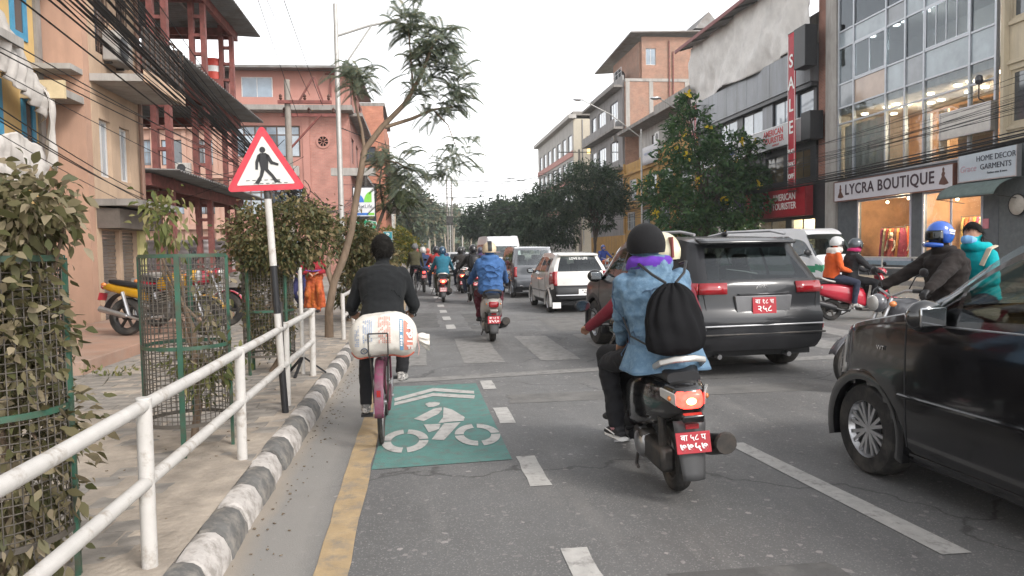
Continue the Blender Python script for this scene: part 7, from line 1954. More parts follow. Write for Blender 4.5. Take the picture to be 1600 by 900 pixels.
# ---- farther riders
def far_rider(x, y, rz, top, hel, lab_b, lab_p, tank=(.05, .05, .06), lit=True, kind='m', back=None):
    if kind == 'm':
        motorbike(lab_b, (x, y, 0), R(rz), M('tank_far_%s' % str(tank), tank, .3, coat=.6), lit=lit)
        seat, hz, ft = (0, .32, .82), 1.07, ((-.24, .48, .38), (.24, .48, .38))
    else:
        scooter(lab_b, (x, y, 0), R(rz), M('scoot_far_%s' % str(tank), tank, .3, coat=.6), lit=lit); seat, hz, ft = (0, .28, .79), .985, ((-.17, .75, .36), (.17, .75, .36))
    p, H, J = seated('person', lab_p, (x, y, 0), R(rz), seat, ((-.33, .83, hz), (.33, .83, hz)), ft, dict(top=cloth('top_far_%s' % str(top), top), pants=m_jean, shoe=m_shoeb, hand=m_black), voxel=.02, puff=1.15, seed=y, fingers=False, group='far riders in the traffic')
    helmet(p, H, M('helmet_far_%s' % str(hel), hel, .3, coat=.5), visor=y < 30)
far_rider(.18, 28.0, 0, (.03, .045, .10), (.45, .42, .4), 'blue motorbike with lit tail lamp beside the far cyclist', 'rider in a navy jacket and pale helmet beside the far cyclist', (.03, .08, .25))
far_rider(.62, 25.6, 0, (.25, .03, .03), (.02, .02, .025), 'motorbike just ahead of the teal jacket rider on the left', 'rider in a red jacket just ahead of the teal jacket rider', (.2, .02, .02))
far_rider(2.0, 32.5, 1, (.05, .05, .055), (.03, .03, .03), 'red lit motorbike between the teal and black riders', 'rider in a dark grey jacket between the teal and black riders', (.25, .02, .02))
far_rider(1.55, 26.8, 2, (.025, .022, .02), (.02, .02, .02), 'black scooter directly ahead of the black jacket rider', 'rider in a black coat directly ahead of the black jacket rider', (.02, .02, .02), kind='s')
far_rider(2.55, 30.0, 2, (.05, .03, .08), (.03, .03, .05), 'scooter on the left rear corner of the white van', 'rider in a dark purple jacket at the left rear corner of the van', (.03, .03, .05), kind='s')
far_rider(.5, 40.0, 0, (.3, .05, .04), (.4, .1, .06), 'motorbike far ahead close to the left kerb', 'rider in a red jacket far ahead close to the left kerb', (.1, .1, .1))
far_rider(1.6, 45.0, 0, (.05, .06, .12), (.1, .1, .12), 'motorbike far ahead in the middle of the lane', 'rider in dark blue far ahead in the middle of the lane', (.1, .02, .02))
far_rider(9.3, 37.0, 182, (.03, .05, .2), (.05, .07, .2), 'orange motorbike coming the other way in the far lane', 'oncoming rider in blue with a white mask', (.5, .1, .03), lit=False)
far_rider(2.9, 40, 1, (.04, .04, .05), (.3, .3, .32), 'dark scooter ahead of the van in the middle', 'rider in charcoal with a pale helmet ahead of the van', (.05, .05, .06), kind='s')
far_rider(1.0, 34.5, 0, (.12, .04, .03), (.05, .05, .06), 'motorbike half hidden beyond the teal jacket rider', 'rider in a brown jacket half hidden beyond the teal rider', (.04, .04, .1))
far_rider(-.1, 36.0, 0, (.06, .07, .05), (.25, .05, .04), 'motorbike near the left kerb beyond the far cyclist', 'rider in grey green with a red helmet near the left kerb', (.02, .05, .12))
# far cyclist standing on the pedals
FB = (-.12, 26.6)
bicycle('dark bicycle far ahead beside the kerb', (FB[0], FB[1], 0), 0, m_black, rack=False)
p, H, J = seated('person', 'far cyclist in an olive jacket with a grey cap near the kerb', (FB[0], FB[1], 0), 0, (0, .27, .95), ((-.28, .70, 1.02), (.28, .70, 1.02)), ((-.15, .40, .24), (.15, .46, .54)), dict(top=cloth('jacket_olive', (.06, .055, .03)), pants=m_trouser, shoe=m_shoeb), lean=.2, voxel=.018, fingers=False, puff=1.1)
helmet(p, H, M('cap_grey', (.12, .12, .12), .6), visor=False, kind='open')

# ---- red scooter crossing with two people, facing right
RS = (8.3, 14.0); RR = R(-97)
scooter('red scooter with grey trim crossing to the right with two people', (RS[0], RS[1], 0), RR, M('scooter_red', (.42, .02, .04), .25, coat=.8), trim=m_darkmetal)
p, H, J = seated('person', 'red scooter driver in a black coat with pink face scarf and grey helmet', (RS[0], RS[1], 0), RR, (0, .38, .76), ((-.33, .84, .985), (.33, .84, .985)), ((-.17, .75, .36), (.17, .75, .36)), dict(top=cloth('coat_black', (.018, .018, .02)), pants=m_trouser, shoe=m_shoeb, hand=m_black, scarf=cloth('scarf_magenta', (.35, .02, .1))), voxel=.015, puff=1.15, hood=(.085, .05, 'scarf', .05))
helmet(p, H, M('helmet_slate', (.05, .06, .07), .3, coat=.5), kind='open')
p, H, J = seated('person', 'red scooter passenger in an orange jacket with white scarf and pale helmet', (RS[0], RS[1], 0), RR, (0, .0, .80), ((-.17, .3, 1.0), (.17, .3, 1.0)), ((-.24, .36, .36), (.24, .36, .36)), dict(top=cloth('jacket_orange', (.55, .09, .02)), pants=m_jean, shoe=m_shoew, scarf=cloth('scarf_white', (.55, .5, .46))), voxel=.015, puff=1.15, hood=(.10, .06, 'scarf', .02))
helmet(p, H, M('helmet_pale', (.5, .5, .5), .35), kind='open')

# ---- motorbike with the blue helmet rider, facing left
BR = (5.85, 7.14); BRR = R(92)
motorbike('dark motorbike with chrome guard facing left behind the black car', (BR[0], BR[1], 0), BRR, M('tank_grey', (.10, .10, .11), .25, coat=.8), guard=True)
p, H, J = seated('person', 'rider in a dark brown coat and bright blue helmet facing left', (BR[0], BR[1], 0), BRR, (0, .30, .82), ((-.35, .82, 1.08), (.35, .82, 1.08)), ((-.24, .48, .38), (.24, .48, .38)), dict(top=cloth('coat_brown', (.016, .012, .011)), pants=m_trouser, shoe=m_shoeb, hand=m_black), voxel=.011, puff=1.34, wide=1.05, lean=.10, seed=21, fold=.014, hood=(.08, .045, 'top', .0), h=1.06, J=dict(poleL=Vector((-.4, -.3, -1)), poleR=Vector((.4, -.3, -1))))
h_ = helmet(p, H, M('helmet_blue', (.02, .09, .42), .18, coat=.9))
MB().box(H(-.118, -.05, .05), (.01, .07, .025), rx=.2).box(H(-.119, -.05, .02), (.01, .06, .012), rx=.2).build('helmet_mark', m_white, h_)
p, H, J = seated('person', 'passenger in a turquoise jacket with blue face mask behind the blue helmet rider', (BR[0], BR[1], 0), BRR, (0, -.10, .87), ((-.15, .22, 1.1), (.15, .22, 1.1)), ((-.26, .34, .42), (.26, .34, .42)), dict(top=cloth('jacket_turquoise', (.0, .30, .33)), pants=m_jean, shoe=m_shoeb, scarf=cloth('hood_turquoise', (.0, .33, .36))), voxel=.011, puff=1.15, seed=23, hood=(.10, .05, 'scarf', .02), head_rot=(0, 0, R(20)))
hair_cap(p, H, long=.22, big=1.08); strands(p, H, 1200, 1.08, .06)
MB().tube([H(-.07, .05, -.055), H(-.05, .1, -.05), H(0, .118, -.045), H(.05, .1, -.05), H(.07, .05, -.055)], [.02, .038, .045, .038, .02], 8, flat=.4).build('face_mask', M('mask_blue', (.18, .38, .62), .7), p)
MB().tube([(-.15, -.12, 1.50), (-.20, .0, 1.47), (-.17, .06, 1.30)], .012, 6, flat=2.6).build('bag_strap', M('strap_beige', (.5, .42, .32), .8), p)

# ---- walkers on the left pavement
def walker(label, loc, rz, mats, h=1.55, skirt=None, **kw):
    s = h/1.68
    J = dict(pel=(0, 0, .90*s), chest=(0, .0, 1.16*s), neck=(0, 0, 1.37*s), head=(0, .02, 1.53*s), shL=(-.17*s, 0, 1.32*s), shR=(.17*s, 0, 1.32*s), wrL=(-.14, .20, 1.02*s), wrR=(.10, .22, 1.0*s),
             hipL=(-.09, 0, .86*s), hipR=(.09, 0, .86*s), anL=(-.1, .12, .09), anR=(.1, -.12, .09), toL=(-.1, .33, .05), toR=(.1, .09, .05), poleL=(-1, -.4, -.3), poleR=(1, -.4, -.3))
    return person('person', label, loc, rz, J, mats, skirt=skirt, **kw)
sari = M('sari_orange', (.40, .075, .025), .8, var=.45, scale=9, stretch=(1, 1, .35), dirt=(.5, .16, .02), dscale=6, bump=.3, bscale=20)
p, H, J = walker('woman in a red shawl and orange patterned sari walking on the pavement', (-2.52, 18.3, .14), R(180), dict(top=cloth('shawl_red', (.28, .02, .03)), pants=sari, shoe=m_shoeb, skirt=sari), 1.56, skirt=(.1, .5, .25), voxel=.015, puff=1.25, fold=.012, seed=31)
hair_cap(p, H, big=1.05)
MB().tube([H(-.07, .05, -.055), H(0, .118, -.045), H(.07, .05, -.055)], [.02, .045, .02], 8, flat=.5).build('face_mask', m_white, p)
MB().tube([(-.2, .12, 1.0), (0, .2, .985), (.2, .12, 1.0)], .02, 8, flat=1.4).build('waist_band', cloth('band_purple', (.14, .06, .25)), p)
p, H, J = walker('person in a dark blue dress on the pavement half hidden by the cage', (-3.05, 19.8, .14), R(175), dict(top=cloth('dress_navy', (.03, .03, .09)), pants=cloth('dress_navy2', (.03, .03, .09)), shoe=m_shoeb), 1.5, skirt=(.45, .4, .22), voxel=.018)
hair_cap(p, H, big=1.05)

# ---- motorbikes parked by the shops
def parked(label, x, y, rz, c): motorbike(label, (x, y, .31 if -6.15 < x < -4.0 and 9.3 < y < 16.6 else .14), R(rz), M('tank_%s' % label[:6], c, .25, coat=.8), lean=-7, group='parked motorbikes')
parked('yellow and black motorbike parked on the step by the shops', -4.58, 12.2, -105, (.42, .22, .01))
parked('red motorbike parked beyond the yellow one, behind the green cage', -4.6, 13.6, -105, (.3, .012, .03))

# ================================================================== STREET FURNITURE
m_rail = M('railing_white', (.47, .45, .425), .55, var=.1, scale=6, dirt=(.27, .23, .19), dscale=11, damt=(.54, .68))
def railing(label, posts, x, zt, zm, z0=.14, r=.034, rr=.03, name='railing'):
    t = thing(name, label, 'railing', (x, posts[0], z0))
    for y in posts: MB().tube([(0, y-posts[0], -.02), (rnd.uniform(-.008, .008), y-posts[0], zt-z0+.035)], r, 14).build('post', m_rail, t, bevel=.006)
    for z in (zt, zm):
        for a, b in zip(posts[:-1], posts[1:]):
            MB().tube([(.004, a-posts[0], z-z0), (.0, (a+b)/2-posts[0], z-z0-.006), (.004, b-posts[0], z-z0)], rr, 12).build('rail', m_rail, t)
    return t
railing('white tubular railing running along the near left pavement', [-.1, 1.66, 3.42, 5.17, 6.92, 8.6], -1.23, .89, .545)
railing('white tubular railing starting again beyond the leaning tree', [12.1, 13.9, 15.7, 17.5, 19.3, 21.1, 22.9], -1.23, .86, .52)
t = railing('white pipe railing along the far right pavement before the boutique', [21+1.9*k for k in range(9)], 17.95, 1.0, .6, z0=.15, r=.035)
# three-legged stub at the end of the railing
tr = thing('post_stand', 'black steel stand with splayed feet at the end of the railing', 'post stand', (-1.36, 8.72, .14))
for a in (0.3, 2.4, 4.5): MB().bar((0, 0, .22), (.26*math.cos(a), .26*math.sin(a), .012), .03, .02).build('foot', m_black, tr)
MB().tube([(0, 0, 0), (0, 0, 1.25)], .024, 10).build('pole', m_rail, tr)

# ---- warning sign
ws = thing('road_sign', 'triangular pedestrian crossing warning sign on a black and white pole', 'road sign', (-1.2, 6.65, .13), rot=(0, R(-2.6), R(6)))
bands = [(0, .42, 'b'), (.42, .90, 'w'), (.90, 1.32, 'b'), (1.32, 1.90, 'w'), (1.90, 2.05, 'd')]
for a, b, c in bands: MB().tube([(0, 0, a), (0, 0, b)], .03, 16).build('pole_band', {'b': m_black, 'w': m_rail, 'd': m_darkmetal}[c], ws)
MB().bar((.0, .01, .0), (.035, .045, 1.0), .025, .02).build('brace', m_darkmetal, ws)
def rtri(s, r, zc):
    pts = []
    for k in range(3):
        a = R(90+120*k); c = (s*math.cos(a), zc+s*math.sin(a))
        for j in range(-4, 5):
            b = a+R(60)*j/4; pts.append((c[0]+r*math.cos(b), c[1]+r*math.sin(b)))
    return pts
ZC = 2.16
MB().prism(rtri(.325, .028, ZC), 'y', -.052, -.044).build('sign_border', M('sign_red_border', (.52, .03, .05), .4, var=.1, scale=8, dirt=(.4, .06, .07), dscale=12), ws)
MB().prism(rtri(.262, .008, ZC), 'y', -.056, -.053).build('sign_face', M('sign_face_white', (.56, .55, .52), .45, var=.05, scale=5), ws)
MB().prism(rtri(.32, .028, ZC), 'y', -.043, -.036).build('sign_back', m_steel, ws)
fig = MB(); y0, y1 = -.0605, -.057
def fp_(pts): fig.prism([(x*.93, ZC+.02+z*.93) for x, z in pts], 'y', y0, y1)
fp_([(.026*math.cos(a)-.008, .148+.028*math.sin(a)) for a in [2*math.pi*k/14 for k in range(14)]])
fp_([(-.05, .105), (-.03, .118), (.02, .118), (.04, .10), (.035, .03), (.03, -.03), (-.035, -.03), (-.045, .04)])
fp_([(.02, .115), (.045, .10), (.075, .04), (.125, .018), (.122, -.002), (.055, .015), (.02, .07)])
fp_([(-.03, .115), (-.055, .10), (-.078, .04), (-.082, -.03), (-.06, -.032), (-.052, .035), (-.03, .06)])
fp_([(.03, -.03), (-.01, -.03), (.05, -.1), (.085, -.158), (.13, -.15), (.125, -.14), (.105, -.135), (.07, -.08)])
fp_([(.0, -.03), (-.036, -.03), (-.05, -.09), (-.095, -.15), (-.065, -.168), (-.055, -.155), (-.02, -.09)])
fig.build('walker_symbol', m_black, ws, smooth=False)
dl = MB()
for zz, x0, x1 in ((-.10, -.16, .14), (-.128, -.1, .17)):
    x = x0
    while x < x1: dl.b2(x, x+.03, y0, y1, ZC+zz-.002, ZC+zz+.002); x += .05
dl.build('crossing_dashes', m_black, ws, smooth=False)

# ---- lamp posts
def lamp_post(label, x, y, h, arm, strut=False, r=.06, z0=.14, head=True):
    t = thing('street_lamp', label, 'street lamp', (x, y, z0))
    MB().tube([(0, 0, 0), (0, 0, h*.4), (0, 0, h)], [r, r*.92, r*.72], 14).build('pole', M('pole_steel', (.42, .41, .39), .45, metal=.35, var=.1), t)
    MB().tube([(0, 0, 0), (0, 0, .35)], r*1.35, 14).build('base', m_darkmetal, t)
    ax, az, a0 = arm
    MB().tube([(0, 0, a0), (ax*.5, 0, a0+(az-a0)*.6), (ax, 0, az)], r*.45, 10).build('arm', MATS['pole_steel'], t)
    if strut: MB().tube([(0, 0, a0-1.0), (ax*.55, 0, a0+(az-a0)*.62)], r*.35, 8).build('strut', MATS['pole_steel'], t)
    if head:
        s = 1 if ax > 0 else -1
        hd = MB().loft(rbox([(-.3, .06, -.04, .05), (-.1, .13, -.07, .09), (.25, .12, -.07, .08), (.38, .07, -.03, .05)])).build('lamp_head', m_steel, t, ang=60)
        hd.location = (ax+.2*s, 0, az); hd.rotation_euler = (0, 0, R(-90*s))
        MB().ell((0, .05, -.06), (.1, .2, .05)).build('lamp_glass', m_clear, hd)
    return t
lamp_post('pale steel lamp post with a braced arm beside the pink building', -1.92, 19.2, 7.65, (1.6, 7.3, 6.85), True, r=.075, head=False)
lamp_post('tall street lamp rising in front of the yellow building', 15.54, 50, 9.6, (-4.2, 11.6, 9.0), r=.08)
lamp_post('second street lamp partly hidden by the flowering tree', 17.2, 44.5, 9.4, (-2.2, 10.6, 9.0), r=.08)
lamp_post('distant street lamp over the right lane', 17.4, 105, 11, (-4.0, 11.6, 10.6), r=.09)
for k, (x, y) in enumerate(((6.5, 150), (9.8, 165), (2.5, 175), (13, 140))):
    lamp_post(['far lamp post left of the twin poles', 'far lamp post right of the twin poles', 'farthest lamp post by the left kerb', 'far lamp post near the dark trees'][k], x, y, 10.5, (2.0, 11, 10), r=.1)

def utility_pole(label, x, y, h, arms, z0=.13, r=.13):
    t = thing('utility_pole', label, 'utility pole', (x, y, z0))
    MB().tube([(0, 0, 0), (0, 0, h)], [r, r*.62], 12).build('pole', M('pole_concrete', (.30, .27, .24), .9, var=.15, dirt=(.18, .16, .14), dscale=3), t)
    for az, a0, a1, dy in arms:
        c = MB().box(((a0+a1)/2, dy, az), (a1-a0, .08, .09)).build('crossarm', m_rust if h < 7 else m_darkmetal, t)
        n = 3
        for k in range(n):
            xx = a0+.08+(a1-a0-.16)*k/(n-1)
            MB().lathe([(.02, 0), (.05, .05), (.03, .08), (.05, .12), (.02, .17)], (xx, dy, az+.05), n=10).build('insulator', M('insulator_brown', (.09, .045, .035), .3), c)
    return t
up = utility_pole('concrete utility pole with rusty crossarms in front of the pink building', -3.62, 22, 6.4, [(5.75, -.25, 1.25, -.12), (5.42, -.2, 1.35, .12)])
MB().bar((.3, -.12, 5.7), (.75, -.12, 6.45), .05).bar((1.0, -.12, 5.8), (.78, -.12, 6.45), .05).build('bracket', m_rust, up)
MB().bar((0, 0, 4.4), (.95, -.12, 5.4), .05).build('brace', m_rust, up)
ng = MB()
for k in range(34):      # tangled coils of cable at the pole
    a = rnd.uniform(0, 6.28); c = V(rnd.gauss(.12, .16), rnd.gauss(-.15, .12), rnd.uniform(2.4, 3.5)); rr = rnd.uniform(.1, .3)
    n_ = Vector((rnd.gauss(0, .5), 1, rnd.gauss(0, .5))).normalized(); u_ = n_.orthogonal().normalized(); v_ = n_.cross(u_)
    ng.tube([c+u_*rr*math.cos(b)+v_*rr*1.4*math.sin(b) for b in [2*math.pi*j/14 for j in range(12)]], .012, 4)
tag(ng.build('cable_coils', m_black, up), kind='stuff')
utility_pole('utility pole with dark crossarm in front of the pale building', 17.8, 80, 12.3, [(12.0, -2.3, 1.4, 0)], r=.2)
for x in (5.2, 6.0): utility_pole('%s of the twin far utility poles carrying a transformer' % ('left one' if x < 5.5 else 'right one'), x, 130, 14.5, [], r=.17)['group'] = 'twin far poles'
tf = MB().box((5.6, 130, 7.0), (1.2, .9, 1.3)).box((5.6, 130, 6.2), (2.2, .5, .15)).build('transformer', m_darkmetal, bevel=.05); tag(tf, 'grey transformer box between the twin far poles', 'transformer')

# ---- overhead cables
def sagline(p, q, sag, n=14, wob=0):
    p, q = Vector(p), Vector(q); out = []
    for k in range(n+1):
        t_ = k/n; v = p.lerp(q, t_); v.z -= sag*4*t_*(1-t_); out.append(v)
    return out
m_cable = M('cable_black', (.012, .012, .013), .55, var=.2)
def bundle(label, p, q, n, spread, sag, r=(.008, .016), ends=(1, 1), seed=1, nseg=16):
    t = thing('cable_bundle', label, 'cables', (0, 0, 0), 0, 'overhead cables'); rg = random.Random(seed)
    for k in range(n):
        o1 = Vector((rg.gauss(0, spread), rg.gauss(0, spread*.4), rg.gauss(0, spread)))*ends[0]; o2 = Vector((rg.gauss(0, spread), rg.gauss(0, spread*.4), rg.gauss(0, spread)))*ends[1]
        MB().tube(sagline(Vector(p)+o1, Vector(q)+o2, sag*rg.uniform(.6, 1.3), nseg), rg.uniform(*r), 5).build('cable', m_cable, t)
    return t
bundle('thick bundle of black cables sagging from the top left to the utility pole', (-3.55, -4, 6.4), (-3.5, 21.8, 3.25), 30, .24, .28, r=(.005, .0125), ends=(1.5, .8), seed=2, nseg=26)
bundle('thin loose wires spread across the peach building', (-3.9, -4, 6.2), (-3.55, 21.8, 3.6), 12, .5, .5, r=(.005, .009), ends=(1.5, .5), seed=3, nseg=26)
bundle('wires running in front of the yellow building at the far left', (-4.3, 0, 5.0), (-5.9, 17.5, 2.6), 4, .25, .3, r=(.006, .010), seed=4)
bundle('wires from the utility pole to the steel frame', (-3.6, 21.9, 4.2), (-6.1, 20.5, 3.6), 5, .3, .35, r=(.006, .01), seed=5)
bundle('black cables from the utility pole past the pink building', (-3.5, 22.1, 3.2), (-3.0, 46, 5.0), 16, .35, .9, r=(.008, .016), seed=6)
bundle('high wires rising from the utility pole crossarm towards the camera', (-3.0, 21.8, 5.9), (-2.2, -6, 11), 3, .45, .6, r=(.006, .009), seed=16)
bundle('long wires spanning the street in the distance', (-2.9, 44, 5.2), (17.2, 70, 9.2), 11, .7, 1.2, r=(.010, .02), seed=7, nseg=22)
bundle('lower wires spanning the street in the far distance', (-2.6, 62, 6.0), (17.5, 82, 8.0), 10, .8, 1.6, r=(.014, .024), seed=8, nseg=22)
bundle('single cable from the lamp post across to the right', (-1.9, 19.2, 4.7), (5.0, 44, 6.5), 1, .02, .3, r=(.012, .013), seed=9)
bundle('thick black cable bundle along the shop signs on the right', (18.15, 8, 5.2), (18.2, 46, 4.7), 10, .07, .45, r=(.016, .03), seed=10, nseg=24)
bundle('many thin wires strung in front of the boutique facade', (18.1, 8, 6.6), (18.2, 46, 5.9), 17, .55, .6, r=(.006, .011), seed=11, nseg=24)
bundle('tangled wires in front of the yellow building', (18.2, 46, 5.2), (17.6, 80, 7.5), 18, .5, 1.0, r=(.01, .018), seed=12, nseg=20)
bundle('wires from the flowering tree to the far pole on the right', (17.8, 46, 5.6), (15.5, 66, 5.0), 9, .35, .8, r=(.01, .018), seed=13)

# ---- signs on the left pavement
bb = thing('billboard', 'illuminated advert box with blue and green emblem on the left pavement', 'billboard', (-2.66, 38, .13))
MB().b2(-.58, .58, 0, .25, 2.7, 4.75).build('box', m_black, bb, bevel=.02)
MB().b2(-.52, .52, -.02, -.003, 3.25, 4.68).build('face', M('advert_white', (.62, .62, .63), .4, var=.04), bb, smooth=False)
def lens(cx, s, sg, n=14): return [(cx+sg*s*(1-math.cos(math.pi/2*k/n)), 3.95+s*1.25*math.sin(math.pi/2*k/n)) for k in range(n+1)]
MB().prism([(-.42, 3.95), (-.42, 4.4)]+[(-.42+.42*math.sin(math.pi/2*k/10), 3.95+.45*math.cos(math.pi/2*k/10)) for k in range(11)], 'y', -.03, -.021).build('blue_emblem', M('advert_blue', (.04, .16, .5), .4), bb, smooth=False)
MB().prism([(.38, 3.95), (.38, 4.5)]+[(.38-.38*math.sin(math.pi/2*k/10), 3.95+.55*math.cos(math.pi/2*k/10)) for k in range(11)], 'y', -.03, -.021).build('green_emblem', M('advert_green', (.18, .5, .06), .4), bb, smooth=False)
text('MetLife', .27, (0, -.025, 3.74), ROT_B, M('advert_text', (.08, .09, .12), .5), bb)
MB().b2(-.5, .2, -.03, -.021, 3.3, 3.42).build('blue_strip', MATS['advert_blue'], bb, smooth=False); MB().b2(.2, .5, -.03, -.021, 3.3, 3.42).build('green_strip', MATS['advert_green'], bb, smooth=False)
MB().tube([(.1, .12, 0), (.1, .12, 5.6)], .07, 10).build('pole', m_darkmetal, bb)
MB().b2(-1.6, .6, .0, .3, 5.3, 5.68).build('canopy_beam', m_concrete2, bb, smooth=False)
def green_sign(label, x, y, w, h, z, m, lines, post=True, top=True):
    t = thing('street_sign', label, 'street sign', (x, y, .13)); sg = M('sign_rim_pale', (.5, .55, .5), .5)
    out = [(-w/2, 0), (w/2, 0), (w/2, h*.86), (0, h), (-w/2, h*.86)] if top else [(-w/2, 0), (w/2, 0), (w/2, h), (-w/2, h)]
    MB().prism([(a, z+b) for a, b in out], 'y', 0, .03).build('rim', sg, t, smooth=False)
    k = .93; MB().prism([(a*k, z+h*.5+(b-h*.5)*k) for a, b in out], 'y', -.008, -.002).build('panel', m, t, smooth=False)
    MB().b2(-w/2*k, w/2*k, -.014, -.009, z+h*.40, z+h*.44).build('divider', sg, t, smooth=False)
    for tx, sz, zz in lines: text(tx, sz, (0, -.014, z+zz*h), ROT_B, m_platewhite, t)
    for s in ((-w*.42, w*.42) if post else (0,)): MB().tube([(s, .06, 0), (s, .06, z+h*.9)], .03, 8).build('post', m_steel, t)
green_sign('green street name sign below the advert box', -2.08, 30, .92, .72, 2.02, M('street_green', (.01, .22, .10), .45), [('काठमाडौं', .2, .66), ('महानगर', .14, .22)])
green_sign('small teal parking sign on a thin post', -1.2, 30, .36, .52, 1.72, M('street_teal', (.02, .2, .24), .45), [('P', .26, .7), ('२', .16, .2)], post=False, top=False)

# ================================================================== PLANTS
nr = np.random.default_rng(5)
def quad_mesh(name, Q, m, parent=None):
    """Q: (n, corners, 3)"""
    n, c = Q.shape[:2]; me = bpy.data.meshes.new(name); me.vertices.add(n*c); me.vertices.foreach_set('co', Q.reshape(-1).astype(np.float32))
    me.loops.add(n*c); me.loops.foreach_set('vertex_index', np.arange(n*c, dtype=np.int32))
    me.polygons.add(n); me.polygons.foreach_set('loop_start', np.arange(0, n*c, c, dtype=np.int32)); me.polygons.foreach_set('loop_total', np.full(n, c, dtype=np.int32))
    me.materials.append(m); me.update(calc_edges=True)
    return linkmesh(name, me, parent)
def unit(a): return a/np.maximum(1e-9, np.linalg.norm(a, axis=1, keepdims=True))
def leaves(P, ln, asp=.45, droop=.4, out=None, jit=.55, fold=.12):
    """a leaf-shaped quad at each point; out: preferred outward directions"""
    n = len(P); d = nr.normal(size=(n, 3))
    if out is not None: d = d*.8+out*1.1
    d[:, 2] -= droop*1.6; d = unit(d); s = unit(np.cross(d, nr.normal(size=(n, 3)))); nm = np.cross(d, s)
    L_ = (ln*(1+jit*nr.uniform(-1, 1, n)))[:, None]; w = L_*asp*.5
    if ln > .12: return np.stack([P, P+d*L_*.45+s*w+nm*L_*fold, P+d*L_, P+d*L_*.45-s*w+nm*L_*fold], 1)
    f = nm*L_*fold; dn = np.array([0, 0, -.14])*L_
    return np.stack([P, P+d*L_*.22+s*w*.72+f*.8, P+d*L_*.5+s*w+f, P+d*L_*.8+s*w*.5+f*.5+dn*.5, P+d*L_+dn, P+d*L_*.8-s*w*.5+f*.5+dn*.5, P+d*L_*.5-s*w+f, P+d*L_*.22-s*w*.72+f*.8], 1)
def blob_points(blobs, n, per=26, cl=.16):
    """leaf positions in clumps spread through the volume of a list of (centre, radii) blobs"""
    vol = np.array([b[1][0]*b[1][1]*b[1][2] for b in blobs])**.7; vol /= vol.sum(); P, O = [], []
    for b, f in zip(blobs, vol):
        k = max(1, int(n*f/per)); u = unit(nr.normal(size=(k, 3))); r = nr.uniform(.45, 1.0, (k, 1))**.6*(1+.12*nr.normal(size=(k, 1)))
        rad = np.array(b[1]); c = np.array(b[0])+u*r*rad
        q = np.repeat(c, per, 0)+nr.normal(size=(k*per, 3))*cl*rad.mean(); P.append(q); O.append(np.repeat(unit(u*rad), per, 0))
    return np.concatenate(P), np.concatenate(O)
def limbs(root, m, base, top, r0, targets, name='trunk', kink=.06):
    mb = MB(); base, top = Vector(base), Vector(top)
    n = 6; pts = [base.lerp(top, k/n)+Vector((rnd.gauss(0, kink), rnd.gauss(0, kink), 0))*(0 < k) for k in range(n+1)]
    mb.tube(pts, [r0*(1-.45*k/n) for k in range(n+1)], 10)
    for q in targets:
        q = Vector(q); s = pts[rnd.choice((3, 4, 5, 6))]; mid = s.lerp(q, .5)+Vector((0, 0, (q-s).length*.10))+Vector((rnd.gauss(0, kink), rnd.gauss(0, kink), 0))
        mb.tube([s, s.lerp(mid, .5), mid, mid.lerp(q, .55), q], [r0*.42, r0*.36, r0*.28, r0*.18, r0*.07], 7)
    return mb.build(name, m, root)
m_bark = M('bark_brown', (.16, .115, .08), .9, var=.3, scale=9, bump=.6, bscale=40, stretch=(1, 1, .3))
m_barkd = M('bark_dark', (.075, .06, .048), .9, var=.3, scale=9, bump=.6, bscale=40, stretch=(1, 1, .3))
lf_dry = leaf_mat('leaf_dry_green', (.06, .065, .022), (.15, .13, .065), (.30, .245, .165), .3)
lf_bush = leaf_mat('leaf_bush', (.04, .052, .018), (.105, .10, .04), (.23, .17, .085), .3)
lf_dark = leaf_mat('leaf_dark', (.024, .046, .03), (.045, .08, .046), (.09, .12, .065), .35)
lf_flow = leaf_mat('leaf_flowering', (.02, .06, .02), (.045, .11, .036), (.10, .17, .055), .4)
lf_feather = leaf_mat('leaf_feather', (.13, .17, .135), (.20, .245, .185), (.30, .28, .17), .68)
lf_light = leaf_mat('leaf_light', (.07, .09, .025), (.15, .16, .05), (.27, .23, .11), .35)
lf_hill = leaf_mat('leaf_hill', (.05, .085, .055), (.095, .125, .07), (.18, .15, .085), .15)
lf_yel = leaf_mat('flower_yellow', (.6, .45, .02), (.7, .52, .03), (.75, .6, .08), .3)

def tree(label, base, top, r0, blobs, n, ln, lm, bark=None, cat='tree', group=None, asp=.45, droop=.35, per=26, cl=.16, name='tree', targets=None):
    t = thing(name, label, cat, base, 0, group); b = Vector(base)
    bl = [((Vector(c)-b)[:], r) for c, r in blobs]
    limbs(t, bark or m_barkd, (0, 0, 0), Vector(top)-b, r0, [Vector(c)+Vector((rnd.gauss(0, r[0]*.35), rnd.gauss(0, r[1]*.35), rnd.gauss(0, r[2]*.3))) for c, r in bl for _ in range(targets or 3)])
    P, O = blob_points(bl, n, per, cl)
    quad_mesh('crown', leaves(P, ln, asp, droop, O), lm, t)
    return t, bl

